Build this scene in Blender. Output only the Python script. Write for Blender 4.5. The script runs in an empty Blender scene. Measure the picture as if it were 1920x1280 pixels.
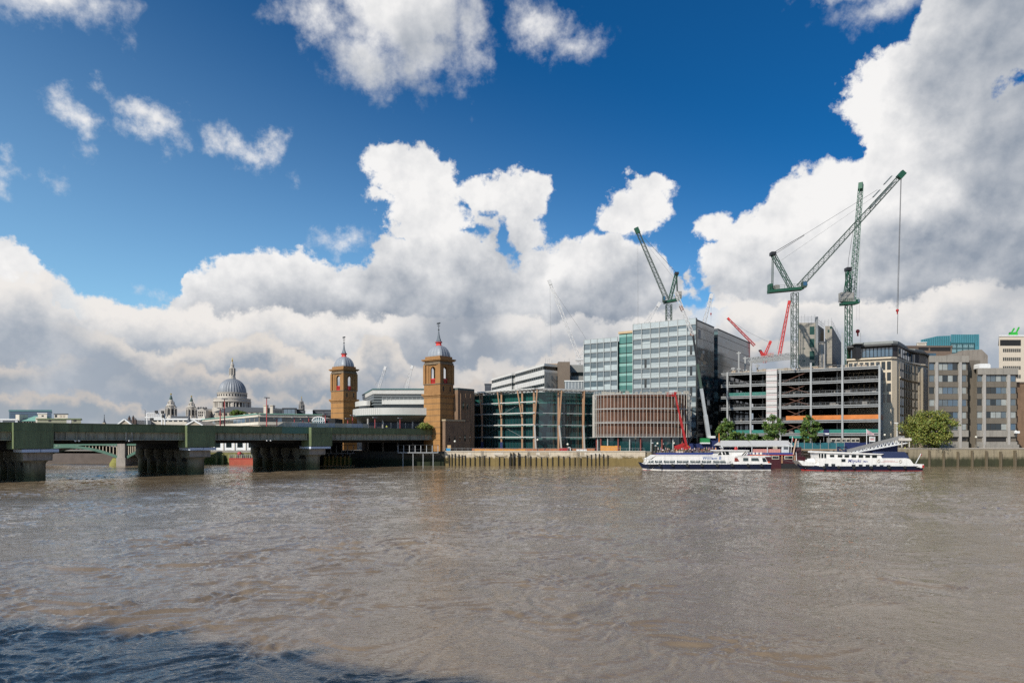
import bpy, bmesh, math, random
import numpy as np
from mathutils import Vector, Matrix
R = math.radians
random.seed(11)
sc = bpy.context.scene
col = sc.collection

# ------------------------------------------------------------------ camera
EYE = 9.0            # metres above the water
HY = 823.0           # image row of the horizon on the 1920 x 1280 photograph
FP = 1280.0          # focal length in photograph pixels (24 mm on a 36 mm sensor)
cam_d = bpy.data.cameras.new('camera')
cam = bpy.data.objects.new('camera', cam_d); col.objects.link(cam)
cam.location = (0, 0, EYE); cam.rotation_euler = (R(90), 0, 0)
cam_d.sensor_width = 36; cam_d.lens = 24; cam_d.shift_y = (HY - 640) / 1920
cam_d.clip_start = 0.5; cam_d.clip_end = 20000
sc.camera = cam

# ------------------------------------------------------------------ sun, sky, exposure
SUN_EL, SUN_AZ = 36.0, 221.0           # azimuth clockwise from +Y
sdir = Vector((math.cos(R(SUN_EL)) * math.sin(R(SUN_AZ)), math.cos(R(SUN_EL)) * math.cos(R(SUN_AZ)), math.sin(R(SUN_EL))))
sun_d = bpy.data.lights.new('sun', 'SUN'); sun_d.energy = 4.8; sun_d.angle = R(0.8); sun_d.color = (1.0, 0.93, 0.82)
sun = bpy.data.objects.new('sun', sun_d); col.objects.link(sun)
sun.rotation_euler = sdir.to_track_quat('Z', 'Y').to_euler()
sun.location = (-100, -100, 200)
sc.view_settings.view_transform = 'Standard'; sc.view_settings.look = 'None'
sc.view_settings.exposure = 0.0; sc.view_settings.gamma = 1.0
sc.cycles.max_bounces = 6; sc.cycles.diffuse_bounces = 3; sc.cycles.glossy_bounces = 4
sc.cycles.transparent_max_bounces = 6; sc.cycles.use_denoising = False
sc.cycles.sample_clamp_indirect = 6.0

class G:
    """tiny node-expression helper"""
    def __init__(s, nt): s.nt = nt; s.x = 0
    def new(s, t, **kw):
        n = s.nt.nodes.new(t); s.x += 20; n.location = (s.x, 0)
        for k, v in kw.items(): setattr(n, k, v)
        return n
    def put(s, sock, v):
        if isinstance(v, bpy.types.NodeSocket): s.nt.links.new(v, sock)
        elif v is not None:
            if hasattr(sock.default_value, '__len__') and len(sock.default_value) == 4 and len(v) == 3: v = (*v, 1)
            sock.default_value = v
    def m(s, op, a, b=None, c=None, clamp=False):
        n = s.new('ShaderNodeMath', operation=op, use_clamp=clamp)
        s.put(n.inputs[0], a)
        if b is not None: s.put(n.inputs[1], b)
        if c is not None: s.put(n.inputs[2], c)
        return n.outputs[0]
    def v(s, op, a, b=None, c=None):
        n = s.new('ShaderNodeVectorMath', operation=op)
        s.put(n.inputs[0], a)
        if b is not None: s.put(n.inputs[3 if op == 'SCALE' else 1], b)
        if c is not None: s.put(n.inputs[2], c)
        return n.outputs[1] if op in ('LENGTH', 'DOT_PRODUCT') else n.outputs[0]
    def noise(s, vec, scale, detail=3, rough=0.5, dist=0.0, lac=2.0, out=0, dim='3D'):
        n = s.new('ShaderNodeTexNoise', noise_dimensions=dim)
        s.put(n.inputs['Vector'], vec); s.put(n.inputs['Scale'], scale); n.inputs['Detail'].default_value = detail
        n.inputs['Roughness'].default_value = rough; n.inputs['Distortion'].default_value = dist; n.inputs['Lacunarity'].default_value = lac
        return n.outputs[out]
    def ramp(s, v, a, b, lo=0.0, hi=1.0, smooth=True):
        n = s.new('ShaderNodeMapRange', interpolation_type='SMOOTHSTEP' if smooth else 'LINEAR')
        s.put(n.inputs[0], v); s.put(n.inputs[1], a); s.put(n.inputs[2], b); s.put(n.inputs[3], lo); s.put(n.inputs[4], hi)
        return n.outputs[0]
    def mix(s, f, a, b):
        n = s.new('ShaderNodeMix', data_type='RGBA')
        s.put(n.inputs[0], f); s.put(n.inputs[6], a); s.put(n.inputs[7], b)
        return n.outputs[2]
    def curve(s, v, pts, x0, x1, y0, y1):
        n = s.new('ShaderNodeFloatCurve')
        c = n.mapping.curves[0]
        q = [((x - x0) / (x1 - x0), (y - y0) / (y1 - y0)) for x, y in pts]
        while len(c.points) < len(q): c.points.new(0.5, 0.5)
        for p, (x, y) in zip(c.points, q): p.location = (x, y); p.handle_type = 'VECTOR'
        n.mapping.update()
        s.put(n.inputs['Value'], s.ramp(v, x0, x1, 0, 1, False))
        return s.ramp(n.outputs[0], 0, 1, y0, y1, False)

def azel(px, py):
    d = Vector(((px - 960) / FP, 1, (HY - py) / FP)).normalized()
    return math.degrees(math.atan2(d.x, d.y)), math.degrees(math.asin(d.z))

def build_sky():
    w = bpy.data.worlds.new('World'); sc.world = w; w.use_nodes = True
    nt = w.node_tree; nt.nodes.clear(); g = G(nt)
    geo = g.new('ShaderNodeTexCoord'); D = geo.outputs['Generated']
    sep = g.new('ShaderNodeSeparateXYZ'); g.put(sep.inputs[0], D)
    sx, sy, sz = sep.outputs
    DEG = 180 / math.pi
    az = g.m('MULTIPLY', g.m('ARCTAN2', sx, sy), DEG)
    el = g.m('MULTIPLY', g.m('ARCSINE', sz), DEG)
    # warped sky coordinates: coarse + fine cauliflower warping
    wc = g.v('SUBTRACT', g.noise(D, 9.0, 6, 0.58, out=1), (0.5, 0.5, 0.5))
    wf = g.v('SUBTRACT', g.noise(D, 42.0, 5, 0.62, out=1), (0.5, 0.5, 0.5))
    comb = g.new('ShaderNodeCombineXYZ'); g.put(comb.inputs[0], az); g.put(comb.inputs[1], el)
    P0 = comb.outputs[0]
    P = g.v('ADD', g.v('ADD', P0, g.v('MULTIPLY', wc, (5.0, 5.0, 0))), g.v('MULTIPLY', wf, (1.7, 1.7, 0)))
    sp = g.new('ShaderNodeSeparateXYZ'); g.put(sp.inputs[0], P)
    paz, pel = sp.outputs[0], sp.outputs[1]
    def blobs(pt, lst):
        acc = None
        for (px, py, rx, ry, *rot) in lst:
            a, e = azel(px, py)
            a1, _ = azel(px + rx * .5, py); a0, _ = azel(px - rx * .5, py)
            _, e1 = azel(px, py - ry * .5); _, e0 = azel(px, py + ry * .5)
            ra, re = abs(a1 - a0), abs(e1 - e0)
            if rot:
                mp = g.new('ShaderNodeMapping', vector_type='TEXTURE')
                mp.inputs['Location'].default_value = (a, e, 0); mp.inputs['Rotation'].default_value = (0, 0, R(rot[0]))
                mp.inputs['Scale'].default_value = (ra, re, 1); g.put(mp.inputs['Vector'], pt); q = mp.outputs[0]
            else:
                q = g.v('MULTIPLY_ADD', pt, (1 / ra, 1 / re, 0), (-a / ra, -e / re, 0))
            r = min(ra, re)
            s_ = g.m('MULTIPLY_ADD', g.v('LENGTH', q), -r, r)
            acc = s_ if acc is None else g.m('MAXIMUM', acc, s_)
        return acc
    # ---- the long bank of cumulus: its top edge as a function of azimuth
    top = [(-500, 520), (-200, 470), (-60, 430), (0, 430), (30, 455), (70, 480), (85, 530), (150, 575), (190, 568), (240, 572), (290, 596), (330, 585), (345, 500),
           (400, 492), (450, 482), (500, 462), (545, 458), (590, 475), (620, 492), (690, 490), (725, 440), (1040, 440), (1110, 432), (1165, 440),
           (1210, 450), (1260, 480), (1290, 560), (1325, 470), (1370, 410), (1420, 365), (1480, 335), (1540, 322), (1570, 320), (1610, 290), (1640, 200), (2100, 180), (2600, 300)]
    pts = [azel(x, y) for x, y in top]
    pts = [(-180, 6), (-120, 10), (-80, 12)] + pts + [(70, 14), (110, 9), (180, 6)]
    topc = g.curve(paz, pts, -180, 180, 0, 50)
    bank = g.m('MULTIPLY', g.m('SUBTRACT', topc, pel), 0.8)
    tower = blobs(P, [(775, 330, 85, 62), (738, 318, 55, 45), (800, 400, 80, 90), (715, 375, 30, 16), (930, 375, 95, 52), (985, 370, 52, 44), (975, 430, 55, 45),
                      (1195, 385, 68, 52, 18), (1235, 345, 28, 20),
                      (1640, 190, 60, 66), (1690, 140, 90, 60), (1760, 230, 150, 160), (1850, 80, 170, 170), (1800, 30, 90, 90), (1600, 215, 26, 18),
                      (1350, 430, 50, 26)])
    upper = blobs(P, [(765, 30, 135, 110), (700, 105, 70, 60), (810, 115, 75, 52), (885, 70, 36, 80), (590, 25, 40, 30), (1005, 40, 42, 36), (1055, 80, 20, 10),
                      (90, 8, 105, 34), (165, 25, 32, 22), (1650, 5, 60, 26)])
    low = blobs(P, [(130, 235, 52, 26, -38), (105, 212, 26, 10, -20), (280, 232, 70, 38, 0), (240, 260, 50, 18), (400, 240, 25, 12, -30), (470, 268, 62, 30, -28), (500, 275, 36, 30), (430, 245, 24, 16),
                    (35, 325, 46, 24), (10, 345, 30, 20), (180, 180, 9, 8), (642, 452, 36, 20), (318, 545, 18, 7), (1800, -180, 300, 160), (300, -260, 260, 120), (1100, -300, 200, 90), (-300, 200, 160, 80), (-500, 420, 300, 60)])
    holes = blobs(P, [(945, 455, 14, 42, 14), (910, 400, 20, 12), (1310, 505, 20, 56, 18), (1285, 430, 26, 26), (1915, 140, 34, 14), (1345, 585, 34, 12), (1330, 540, 24, 20), (1290, 560, 26, 14), (860, 395, 8, 12)])
    n1 = g.noise(D, 24.0, 8, 0.62)
    n2 = g.noise(D, 6.0, 4, 0.5)
    nz = g.m('SUBTRACT', n1, 0.5)
    cum = g.m('MAXIMUM', bank, tower)
    cum = g.m('MINIMUM', cum, g.m('MULTIPLY', g.m('ADD', holes, -0.05), -1.0))
    sdf1 = g.m('MULTIPLY_ADD', nz, 2.6, cum)
    d1 = g.ramp(sdf1, -0.18, 0.36)
    up = g.m('MINIMUM', upper, g.m('MULTIPLY', holes, -1.5))
    sdf2 = g.m('MULTIPLY_ADD', nz, 5.0, up)
    d2 = g.ramp(sdf2, -1.0, 1.9)
    sdf3 = g.m('MULTIPLY_ADD', nz, 6.0, low)
    d3 = g.m('MULTIPLY', g.ramp(sdf3, -0.5, 1.9), 0.93)
    dens = g.m('MAXIMUM', g.m('MAXIMUM', d1, d2), d3)
    # ---- light in the clouds: billows lit from the upper left, grey bellies
    L = (-0.016, -0.004, 0.022)
    nL = g.noise(g.v('ADD', D, L), 13.0, 6, 0.55); n0 = g.noise(D, 13.0, 6, 0.55)
    nl2 = g.noise(g.v('ADD', D, (-0.006, 0, 0.008)), 40.0, 5, 0.6); n02 = g.noise(D, 40.0, 5, 0.6)
    bil = g.m('ADD', g.m('MULTIPLY', g.m('SUBTRACT', n0, nL), 1.05), g.m('MULTIPLY', g.m('SUBTRACT', n02, nl2), 0.28))
    grey = blobs(P, [(1810, 480, 170, 110), (1720, 570, 200, 60), (1890, 320, 110, 160), (1880, 90, 140, 200), (1790, 100, 80, 110), (1700, 470, 90, 50), (1500, 610, 170, 60),
                     (860, 600, 260, 62), (640, 590, 130, 36), (1130, 580, 160, 50), (900, 545, 100, 50), (1200, 520, 60, 40), (780, 560, 120, 60),
                     (60, 610, 60, 26), (430, 590, 70, 20), (240, 640, 120, 14), (1000, 650, 300, 36), (1420, 540, 60, 40),
                     (830, 95, 60, 44), (760, 160, 60, 20), (1700, 420, 60, 30), (960, 470, 60, 50)])
    gs = g.ramp(g.m('MULTIPLY_ADD', g.m('SUBTRACT', n2, 0.5), 7.0, g.m('MULTIPLY_ADD', nz, 2.5, grey)), -3.0, 2.6)
    litc = (9.2, 9.1, 9.0); shc = (2.9, 3.35, 4.05)
    b1 = g.m('ADD', g.m('SUBTRACT', 0.95, g.m('MULTIPLY', gs, 0.74)), bil)
    b1 = g.m('SUBTRACT', b1, g.ramp(el, 12.0, 5.0, 0.0, 0.55))
    b1 = g.m('SUBTRACT', b1, g.m('MULTIPLY', g.ramp(sdf1, 2.0, 9.0), 0.16), clamp=True)
    cc = g.mix(b1, shc, litc)
    # ---- nearer rows of smaller cumulus stacked down to the horizon: bright heads, grey flat bellies
    cu = g.new('ShaderNodeCombineXYZ'); g.put(cu.inputs[0], paz)
    row_a = None
    for k, (t0, amp, fr, depth, lit_, sh_, cov) in enumerate(((10.2, 2.9, .085, 4.6, (8.6, 8.3, 8.0), (3.9, 4.4, 5.1), .50), (7.6, 3.4, .12, 2.7, (7.5, 7.05, 6.6), (3.3, 3.8, 4.5), .49), (5.3, 2.2, .16, 1.8, (6.5, 6.0, 5.6), (3.2, 3.7, 4.35), .48), (3.3, 1.6, .22, 1.3, (5.7, 5.3, 5.0), (3.3, 3.8, 4.4), .47))):
        g.put(cu.inputs[1], 0.0)
        off = g.v('ADD', cu.outputs[0], (37.0 * k + 3, 11.0 * k, 5.0))
        tn = g.noise(off, fr, 3, 0.55)
        tk = g.m('MULTIPLY_ADD', g.m('SUBTRACT', tn, .5), amp * 2, t0)
        sk_ = g.m('MULTIPLY_ADD', nz, 1.8, g.m('SUBTRACT', tk, pel))
        al = g.ramp(sk_, -0.15, 0.45)
        fade = g.ramp(sk_, depth * 1.1, depth * 2.4, 1.0, 0.35)
        al = g.m('MULTIPLY', al, fade)
        al = g.m('MULTIPLY', al, g.ramp(g.noise(g.v('ADD', D, (k * 3.1, 0, 0)), 3.2, 3, .5), cov - .12, cov + .05))
        bb = g.m('ADD', g.m('SUBTRACT', 1.0, g.ramp(sk_, 0.3, depth)), bil, clamp=True)
        cc = g.mix(al, cc, g.mix(bb, sh_, lit_))
        row_a = al if row_a is None else g.m('MAXIMUM', row_a, al)
    dens = g.m('MAXIMUM', dens, row_a)
    # ---- blue sky
    sky = g.new('ShaderNodeTexSky', sky_type='NISHITA', sun_disc=False)
    sky.sun_elevation = R(SUN_EL); sky.sun_rotation = R(SUN_AZ); sky.altitude = 10; sky.air_density = 1.0; sky.dust_density = 0.6; sky.ozone_density = 2.0
    tint = g.mix(g.ramp(g.m('MULTIPLY_ADD', az, 0.34, el), -3, 32), (1.08, 1.46, 1.56), (0.063, 0.51, 0.90))
    tint = g.mix(g.ramp(el, 34, 60), tint, (0.55, 0.90, 1.05))
    blue = g.v('MULTIPLY', sky.outputs[0], tint)
    # pale towards the horizon
    blue = g.mix(g.ramp(el, 9.0, 1.0), blue, (3.4, 3.9, 4.5))
    full = g.mix(dens, blue, cc)
    # below the horizon
    full = g.mix(g.ramp(el, -0.2, -1.5), full, (1.3, 1.15, 0.95))
    bg = g.new('ShaderNodeBackground'); g.put(bg.inputs[0], full); bg.inputs[1].default_value = 0.1
    o = g.new('ShaderNodeOutputWorld'); g.put(o.inputs[0], bg.outputs[0])
    w.cycles.sampling_method = 'MANUAL'; w.cycles.sample_map_resolution = 1024
build_sky()

# ------------------------------------------------------------------ helpers
def P3(px, py, Y): return Vector(((px - 960) / FP * Y, Y, EYE + (HY - py) / FP * Y))
def XX(px, Y): return (px - 960) / FP * Y
def ZZ(py, Y): return EYE + (HY - py) / FP * Y
GZ = 4.75            # quay level above the water

class MB:
    def __init__(s): s.v = []; s.f = []; s.mi = []; s.cur = 0
    def quadify(s, vs, fs):
        n = len(s.v); s.v += [tuple(v) for v in vs]
        for f in fs: s.f.append(tuple(i + n for i in f)); s.mi.append(s.cur)
    def bx(s, x0, x1, y0, y1, z0, z1):
        s.quadify([(x0, y0, z0), (x1, y0, z0), (x1, y1, z0), (x0, y1, z0), (x0, y0, z1), (x1, y0, z1), (x1, y1, z1), (x0, y1, z1)],
                  [(0, 3, 2, 1), (4, 5, 6, 7), (0, 1, 5, 4), (1, 2, 6, 5), (2, 3, 7, 6), (3, 0, 4, 7)]); return s
    def box(s, cx, cy, cz, sx, sy, sz): return s.bx(cx - sx / 2, cx + sx / 2, cy - sy / 2, cy + sy / 2, cz - sz / 2, cz + sz / 2)
    def prism(s, poly, z0, z1, top=None):
        n = len(poly); t = top or poly
        vs = [(x, y, z0) for x, y in poly] + [(x, y, z1) for x, y in t]
        fs = [tuple(range(n))[::-1], tuple(range(n, 2 * n))] + [(i, (i + 1) % n, n + (i + 1) % n, n + i) for i in range(n)]
        s.quadify(vs, fs); return s
    def ext(s, poly, y0, y1):                     # polygon in x-z, extruded along y
        n = len(poly)
        vs = [(x, y0, z) for x, z in poly] + [(x, y1, z) for x, z in poly]
        fs = [tuple(range(n)), tuple(range(n, 2 * n))[::-1]] + [((i + 1) % n, i, n + i, n + (i + 1) % n) for i in range(n)]
        s.quadify(vs, fs); return s
    def beam(s, a, b, w, h=None, up=(0, 0, 1)):
        a = Vector(a); b = Vector(b); d = (b - a)
        if d.length < 1e-6: return s
        d.normalize(); h = h or w; up = Vector(up)
        if abs(d.dot(up)) > .98: up = Vector((0, 1, 0))
        sd = d.cross(up).normalized() * (w / 2); u = sd.cross(d).normalized() * (h / 2)
        vs = [a - sd - u, a + sd - u, a + sd + u, a - sd + u, b - sd - u, b + sd - u, b + sd + u, b - sd + u]
        s.quadify(vs, [(0, 3, 2, 1), (4, 5, 6, 7), (0, 1, 5, 4), (1, 2, 6, 5), (2, 3, 7, 6), (3, 0, 4, 7)]); return s
    def tube(s, a, b, r0, r1=None, n=8):
        a = Vector(a); b = Vector(b); d = (b - a).normalized(); r1 = r0 if r1 is None else r1
        up = Vector((0, 0, 1)) if abs(d.z) < .95 else Vector((1, 0, 0))
        e = d.cross(up).normalized(); g = d.cross(e)
        vs = []
        for c, r in ((a, r0), (b, r1)):
            vs += [c + e * (r * math.cos(2 * math.pi * i / n)) + g * (r * math.sin(2 * math.pi * i / n)) for i in range(n)]
        s.quadify(vs, [(i, (i + 1) % n, n + (i + 1) % n, n + i) for i in range(n)] + [tuple(range(n))[::-1], tuple(range(n, 2 * n))]); return s
    def path(s, pts, r, n=6):
        for a, b in zip(pts, pts[1:]): s.tube(a, b, r, r, n)
        return s
    def lathe(s, prof, cx=0, cy=0, n=24, ph=0.0, sq=None):
        vs = []
        for r, z in prof:
            for i in range(n):
                a = 2 * math.pi * (i + ph) / n; k = 1.0
                vs.append((cx + r * k * math.cos(a), cy + r * k * math.sin(a), z))
        fs = []
        for j in range(len(prof) - 1):
            fs += [(j * n + i, j * n + (i + 1) % n, (j + 1) * n + (i + 1) % n, (j + 1) * n + i) for i in range(n)]
        fs += [tuple(range(n))[::-1], tuple(range((len(prof) - 1) * n, len(prof) * n))]
        s.quadify(vs, fs); return s
    def ball(s, c, r, n=8, m=6):
        prof = [(max(1e-3, r * math.sin(math.pi * j / m)), c[2] - r * math.cos(math.pi * j / m)) for j in range(m + 1)]
        return s.lathe(prof, c[0], c[1], n)
    def lattice(s, a, b, w, h=None, n=10, r=.12, rb=None, w1=None, up=(0, 0, 1)):
        a = Vector(a); b = Vector(b); d = (b - a).normalized(); h = h or w; up = Vector(up)
        if abs(d.dot(up)) > .97: up = Vector((0, 1, 0))
        sd = d.cross(up).normalized(); u = sd.cross(d).normalized(); k1 = (w1 or w) / w; rb = rb or r * .6
        def c(t, i):
            k = 1 + (k1 - 1) * t
            return a + (b - a) * t + sd * (w / 2 * k * (-1, 1, 1, -1)[i]) + u * (h / 2 * k * (-1, -1, 1, 1)[i])
        for i in range(4): s.beam(c(0, i), c(1, i), r)
        for j in range(n):
            t0, t1 = j / n, (j + 1) / n
            for i in range(4):
                k = (i + 1) % 4
                if (j + i) % 2: s.beam(c(t0, i), c(t1, k), rb)
                else: s.beam(c(t0, k), c(t1, i), rb)
                s.beam(c(t1, i), c(t1, k), rb)
        return s
    def build(s, name, mats, parent=None, smooth=False, uv=False):
        me = bpy.data.meshes.new(name); me.from_pydata(s.v, [], s.f)
        if not isinstance(mats, (list, tuple)): mats = [mats]
        for m_ in mats: me.materials.append(m_)
        if len(mats) > 1: me.polygons.foreach_set('material_index', s.mi)
        if smooth:
            me.polygons.foreach_set('use_smooth', [True] * len(me.polygons)); 
            try: me.set_sharp_from_angle(angle=R(38))
            except Exception: pass
        me.update()
        o = bpy.data.objects.new(name, me); col.objects.link(o)
        if parent: o.parent = parent
        return o

def tag(o, label=None, cat=None, group=None, kind=None):
    if label: o['label'] = label
    if cat: o['category'] = cat
    if group: o['group'] = group
    if kind: o['kind'] = kind
    return o
def thing(name, label, cat, loc=(0, 0, 0), rz=0.0, group=None):
    o = bpy.data.objects.new(name, None); col.objects.link(o); o.empty_display_size = .5
    o.location = loc; o.rotation_euler = (0, 0, rz); return tag(o, label, cat, group)
def put(src, parent, loc=(0, 0, 0), rz=0.0, sc_=None):      # another part with the same mesh
    c = src.copy(); col.objects.link(c); c.parent = parent; c.location = loc; c.rotation_euler = (0, 0, rz)
    if sc_: c.scale = sc_
    return c
def kids(o): return list(KIDS.get(o.name, [])) or [c for c in bpy.data.objects if c.parent == o]
KIDS = {}
def dup(root, loc, rz=0.0, label=None, scale=None):
    def cp(o, par):
        c = o.copy(); col.objects.link(c); c.parent = par
        for ch in [q for q in bpy.data.objects if q.parent == o]: cp(ch, c)
        return c
    r = root.copy(); col.objects.link(r); r.location = loc; r.rotation_euler = (0, 0, rz)
    if label: r['label'] = label
    if scale: r.scale = (scale,) * 3
    for ch in [q for q in bpy.data.objects if q.parent == root]: cp(ch, r)
    return r

# ------------------------------------------------------------------ materials
MATS = {}
def mt(name, c, rough=.8, metal=0.0, var=.18, scale=.6, bump=0.0, streak=0.0, spec=.5, ior=None, course=None, stain=None, rust=0.0):
    if name in MATS: return MATS[name]
    m_ = bpy.data.materials.new(name); m_.use_nodes = True; MATS[name] = m_
    nt = m_.node_tree; b = nt.nodes['Principled BSDF']; g = G(nt)
    b.inputs['Roughness'].default_value = rough; b.inputs['Metallic'].default_value = metal
    b.inputs['Specular IOR Level'].default_value = spec
    if ior: b.inputs['IOR'].default_value = ior
    tc = g.new('ShaderNodeTexCoord').outputs['Object']
    base = None; f = None
    if var:
        n = g.noise(tc, scale, 5, .6)
        f = g.m('MULTIPLY_ADD', g.m('SUBTRACT', n, .5), 2.6 * var, 1.0)
    if streak:
        n = g.noise(g.v('MULTIPLY', tc, (1.0, 1.0, .08)), 1.3, 5, .65)
        f2 = g.m('SUBTRACT', 1.0, g.m('MULTIPLY', g.ramp(n, .45, .75), streak))
        f = g.m('MULTIPLY', f, f2) if f else f2
    if course:                                    # horizontal courses / board lines: (spacing m, strength)
        sp = g.new('ShaderNodeSeparateXYZ'); g.put(sp.inputs[0], tc)
        w = g.m('FRACT', g.m('DIVIDE', sp.outputs[2], course[0]))
        f3 = g.m('SUBTRACT', 1.0, g.m('MULTIPLY', g.ramp(w, .12, .03), course[1]))
        f = g.m('MULTIPLY', f, f3) if f else f3
    if f is not None:
        colr = g.v('SCALE', (*c,), f)
        if stain:                                # (z below which it is stained, colour, softness)
            sp = g.new('ShaderNodeSeparateXYZ'); g.put(sp.inputs[0], tc)
            zz = g.m('MULTIPLY_ADD', g.m('SUBTRACT', g.noise(g.v('MULTIPLY', tc, (1, 1, .3)), 1.1, 5, .65), .5), 2.2, sp.outputs[2])
            colr = g.mix(g.ramp(zz, stain[0] - stain[2], stain[0] + stain[2]), g.v('SCALE', (*stain[1],), f), colr)
        if rust:
            rn = g.noise(g.v('MULTIPLY', tc, (1.0, 1.0, .12)), 2.4, 6, .7)
            colr = g.mix(g.m('MULTIPLY', g.ramp(rn, .52, .70), rust), colr, (.10, .045, .022))
        g.put(b.inputs['Base Color'], colr)
    else: b.inputs['Base Color'].default_value = (*c, 1)
    if bump:
        bn = g.new('ShaderNodeBump'); bn.inputs['Strength'].default_value = bump; bn.inputs['Distance'].default_value = .1
        g.put(bn.inputs['Height'], g.noise(tc, scale * 6, 4, .6)); g.put(b.inputs['Normal'], bn.outputs[0])
    return m_
def glass(name, c, rough=.05, ior=1.9, var=.35, scale=.35, wob=.02):
    if name in MATS: return MATS[name]
    m_ = mt(name, c, rough, 0, var, scale, 0, 0, .6, ior)
    nt = m_.node_tree; g = G(nt); b = nt.nodes['Principled BSDF']
    tc = g.new('ShaderNodeTexCoord').outputs['Object']
    bn = g.new('ShaderNodeBump'); bn.inputs['Strength'].default_value = wob * 5; bn.inputs['Distance'].default_value = .05
    g.put(bn.inputs['Height'], g.noise(tc, .45, 2, .5)); g.put(b.inputs['Normal'], bn.outputs[0])
    return m_
def panels(name, cols, size, rough=.12, ior=1.8, mortar=(.02, .02, .02), msize=.012, axis='x', offset=.5):
    """staggered panel cladding: random panel colours in a running grid"""
    m_ = bpy.data.materials.new(name); m_.use_nodes = True; MATS[name] = m_
    nt = m_.node_tree; b = nt.nodes['Principled BSDF']; g = G(nt)
    tc = g.new('ShaderNodeTexCoord').outputs['Object']
    sp = g.new('ShaderNodeSeparateXYZ'); g.put(sp.inputs[0], tc)
    cb = g.new('ShaderNodeCombineXYZ'); g.put(cb.inputs[0], sp.outputs[0 if axis == 'x' else 1]); g.put(cb.inputs[1], sp.outputs[2])
    br = g.new('ShaderNodeTexBrick'); g.put(br.inputs['Vector'], cb.outputs[0])
    br.offset = offset; br.inputs['Scale'].default_value = 1.0; br.inputs['Brick Width'].default_value = size[0]; br.inputs['Row Height'].default_value = size[1]
    br.inputs['Mortar Size'].default_value = msize; br.inputs['Bias'].default_value = 0
    br.inputs['Color1'].default_value = (0, 0, 0, 1); br.inputs['Color2'].default_value = (1, 1, 1, 1); br.inputs['Mortar'].default_value = (0, 0, 0, 1)
    cr = g.new('ShaderNodeValToRGB'); cr.color_ramp.interpolation = 'CONSTANT'
    els = cr.color_ramp.elements
    while len(els) < len(cols): els.new(.5)
    for i, (e, c) in enumerate(zip(els, cols)): e.position = i / len(cols); e.color = (*c, 1)
    g.put(cr.inputs[0], br.outputs['Color'])
    g.put(b.inputs['Base Color'], g.mix(br.outputs['Fac'], cr.outputs[0], mortar))
    b.inputs['Roughness'].default_value = rough; b.inputs['IOR'].default_value = ior
    return m_

M_white = mt('white_paint', (.72, .72, .71), .45, 0, .08, .8, 0, .12)
M_cream = mt('cream_render', (.56, .51, .43), .8, 0, .12, .3, 0, .15)
M_beige = mt('beige_stone', (.40, .34, .27), .85, 0, .14, .3, 0, .15)
M_pale = mt('pale_concrete', (.36, .34, .315), .85, 0, .14, .4, .1, .22)
M_conc = mt('board_concrete', (.33, .30, .26), .9, 0, .16, .5, .2, .30, course=(1.15, .22))
M_brut = mt('grey_concrete', (.27, .25, .22), .9, 0, .14, .35, .1, .28)
M_brut2 = mt('spandrel_concrete', (.145, .125, .10), .9, 0, .14, .35, .1, .2)
M_brick = mt('yellow_brick', (.34, .172, .058), .9, 0, .22, .5, .2, .25, course=(2.15, .45))
M_brick2 = mt('yellow_brick_plain', (.29, .15, .055), .9, 0, .22, .5, .2, .25)
M_stone_tr = mt('sooty_stone', (.17, .125, .08), .9, 0, .2, .6, .1, .3)
M_dbrick = mt('brown_brick', (.19, .12, .075), .9, 0, .3, .5, .2, .3, course=(.6, .15))
M_lead = mt('lead_sheet', (.26, .28, .31), .55, .15, .15, .5)
M_slate = mt('slate_roof', (.07, .08, .095), .7, 0, .15, .6)
M_copper = mt('copper_green_roof', (.18, .36, .29), .8, 0, .15, .6)
M_red = mt('red_paint', (.55, .03, .02), .5, 0, .1, 1)
M_redc = mt('crane_red_paint', (.60, .05, .045), .5, 0, .1, 1)
M_green = mt('bridge_green_paint', (.135, .175, .085), .65, 0, .30, .35, .1, .45, rust=.35)
M_green2 = mt('fresh_green_paint', (.09, .19, .14), .6, 0, .1, .35, .05, .1)
M_web = mt('faded_girder_paint', (.37, .36, .27), .75, 0, .25, .5, .1, .5, rust=.6)
M_under = mt('near_black_steel', (.028, .027, .024), .9, 0, .3, .6)  # one near-black tone for the deck and the parts below it
M_pier = mt('riveted_pier_iron', (.22, .20, .14), .85, 0, .35, .8, .2, .5, stain=(2.2, (.12, .115, .05), 1.2))
M_pcap = mt('pier_cap_stone', (.30, .28, .25), .9, 0, .25, .8, .1, .4)
M_bear = mt('pale_blue_bearing_paint', (.55, .62, .74), .6, 0, .12, 1)
M_cgreen = mt('crane_green_paint', (.018, .085, .050), .5, .1, .15, 1)
M_clgreen = mt('crane_pale_green_paint', (.055, .085, .065), .5, .1, .15, 1)
M_cwhite = mt('crane_white_paint', (.62, .61, .60), .5, 0, .08, 1)
M_rope = mt('steel_rope', (.10, .10, .10), .6, .3, 0)
M_cw = mt('counterweight_concrete', (.30, .29, .27), .9, 0, .12, 1, course=(.9, .5))
M_steel = mt('galvanised_steel', (.29, .30, .305), .5, .1, .15, .8, 0, .2)
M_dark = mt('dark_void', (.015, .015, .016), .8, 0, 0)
M_black = mt('black_metal', (.02, .02, .022), .5, 0, .1, 1)
M_glass = glass('dark_window_glass', (.010, .016, .018))
M_gblue = glass('sky_blue_window_glass', (.05, .10, .15), ior=2.3)
M_gteal = glass('teal_facade_glass', (.008, .042, .045), .06, 1.95, .5, .25, .02)
M_gteal2 = glass('pale_teal_glass', (.05, .17, .15), .10, 1.8, .4, .25, .03)
M_ggrey = glass('grey_facade_glass', (.10, .135, .155), .08, 1.9, .35, .18, .02)
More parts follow.
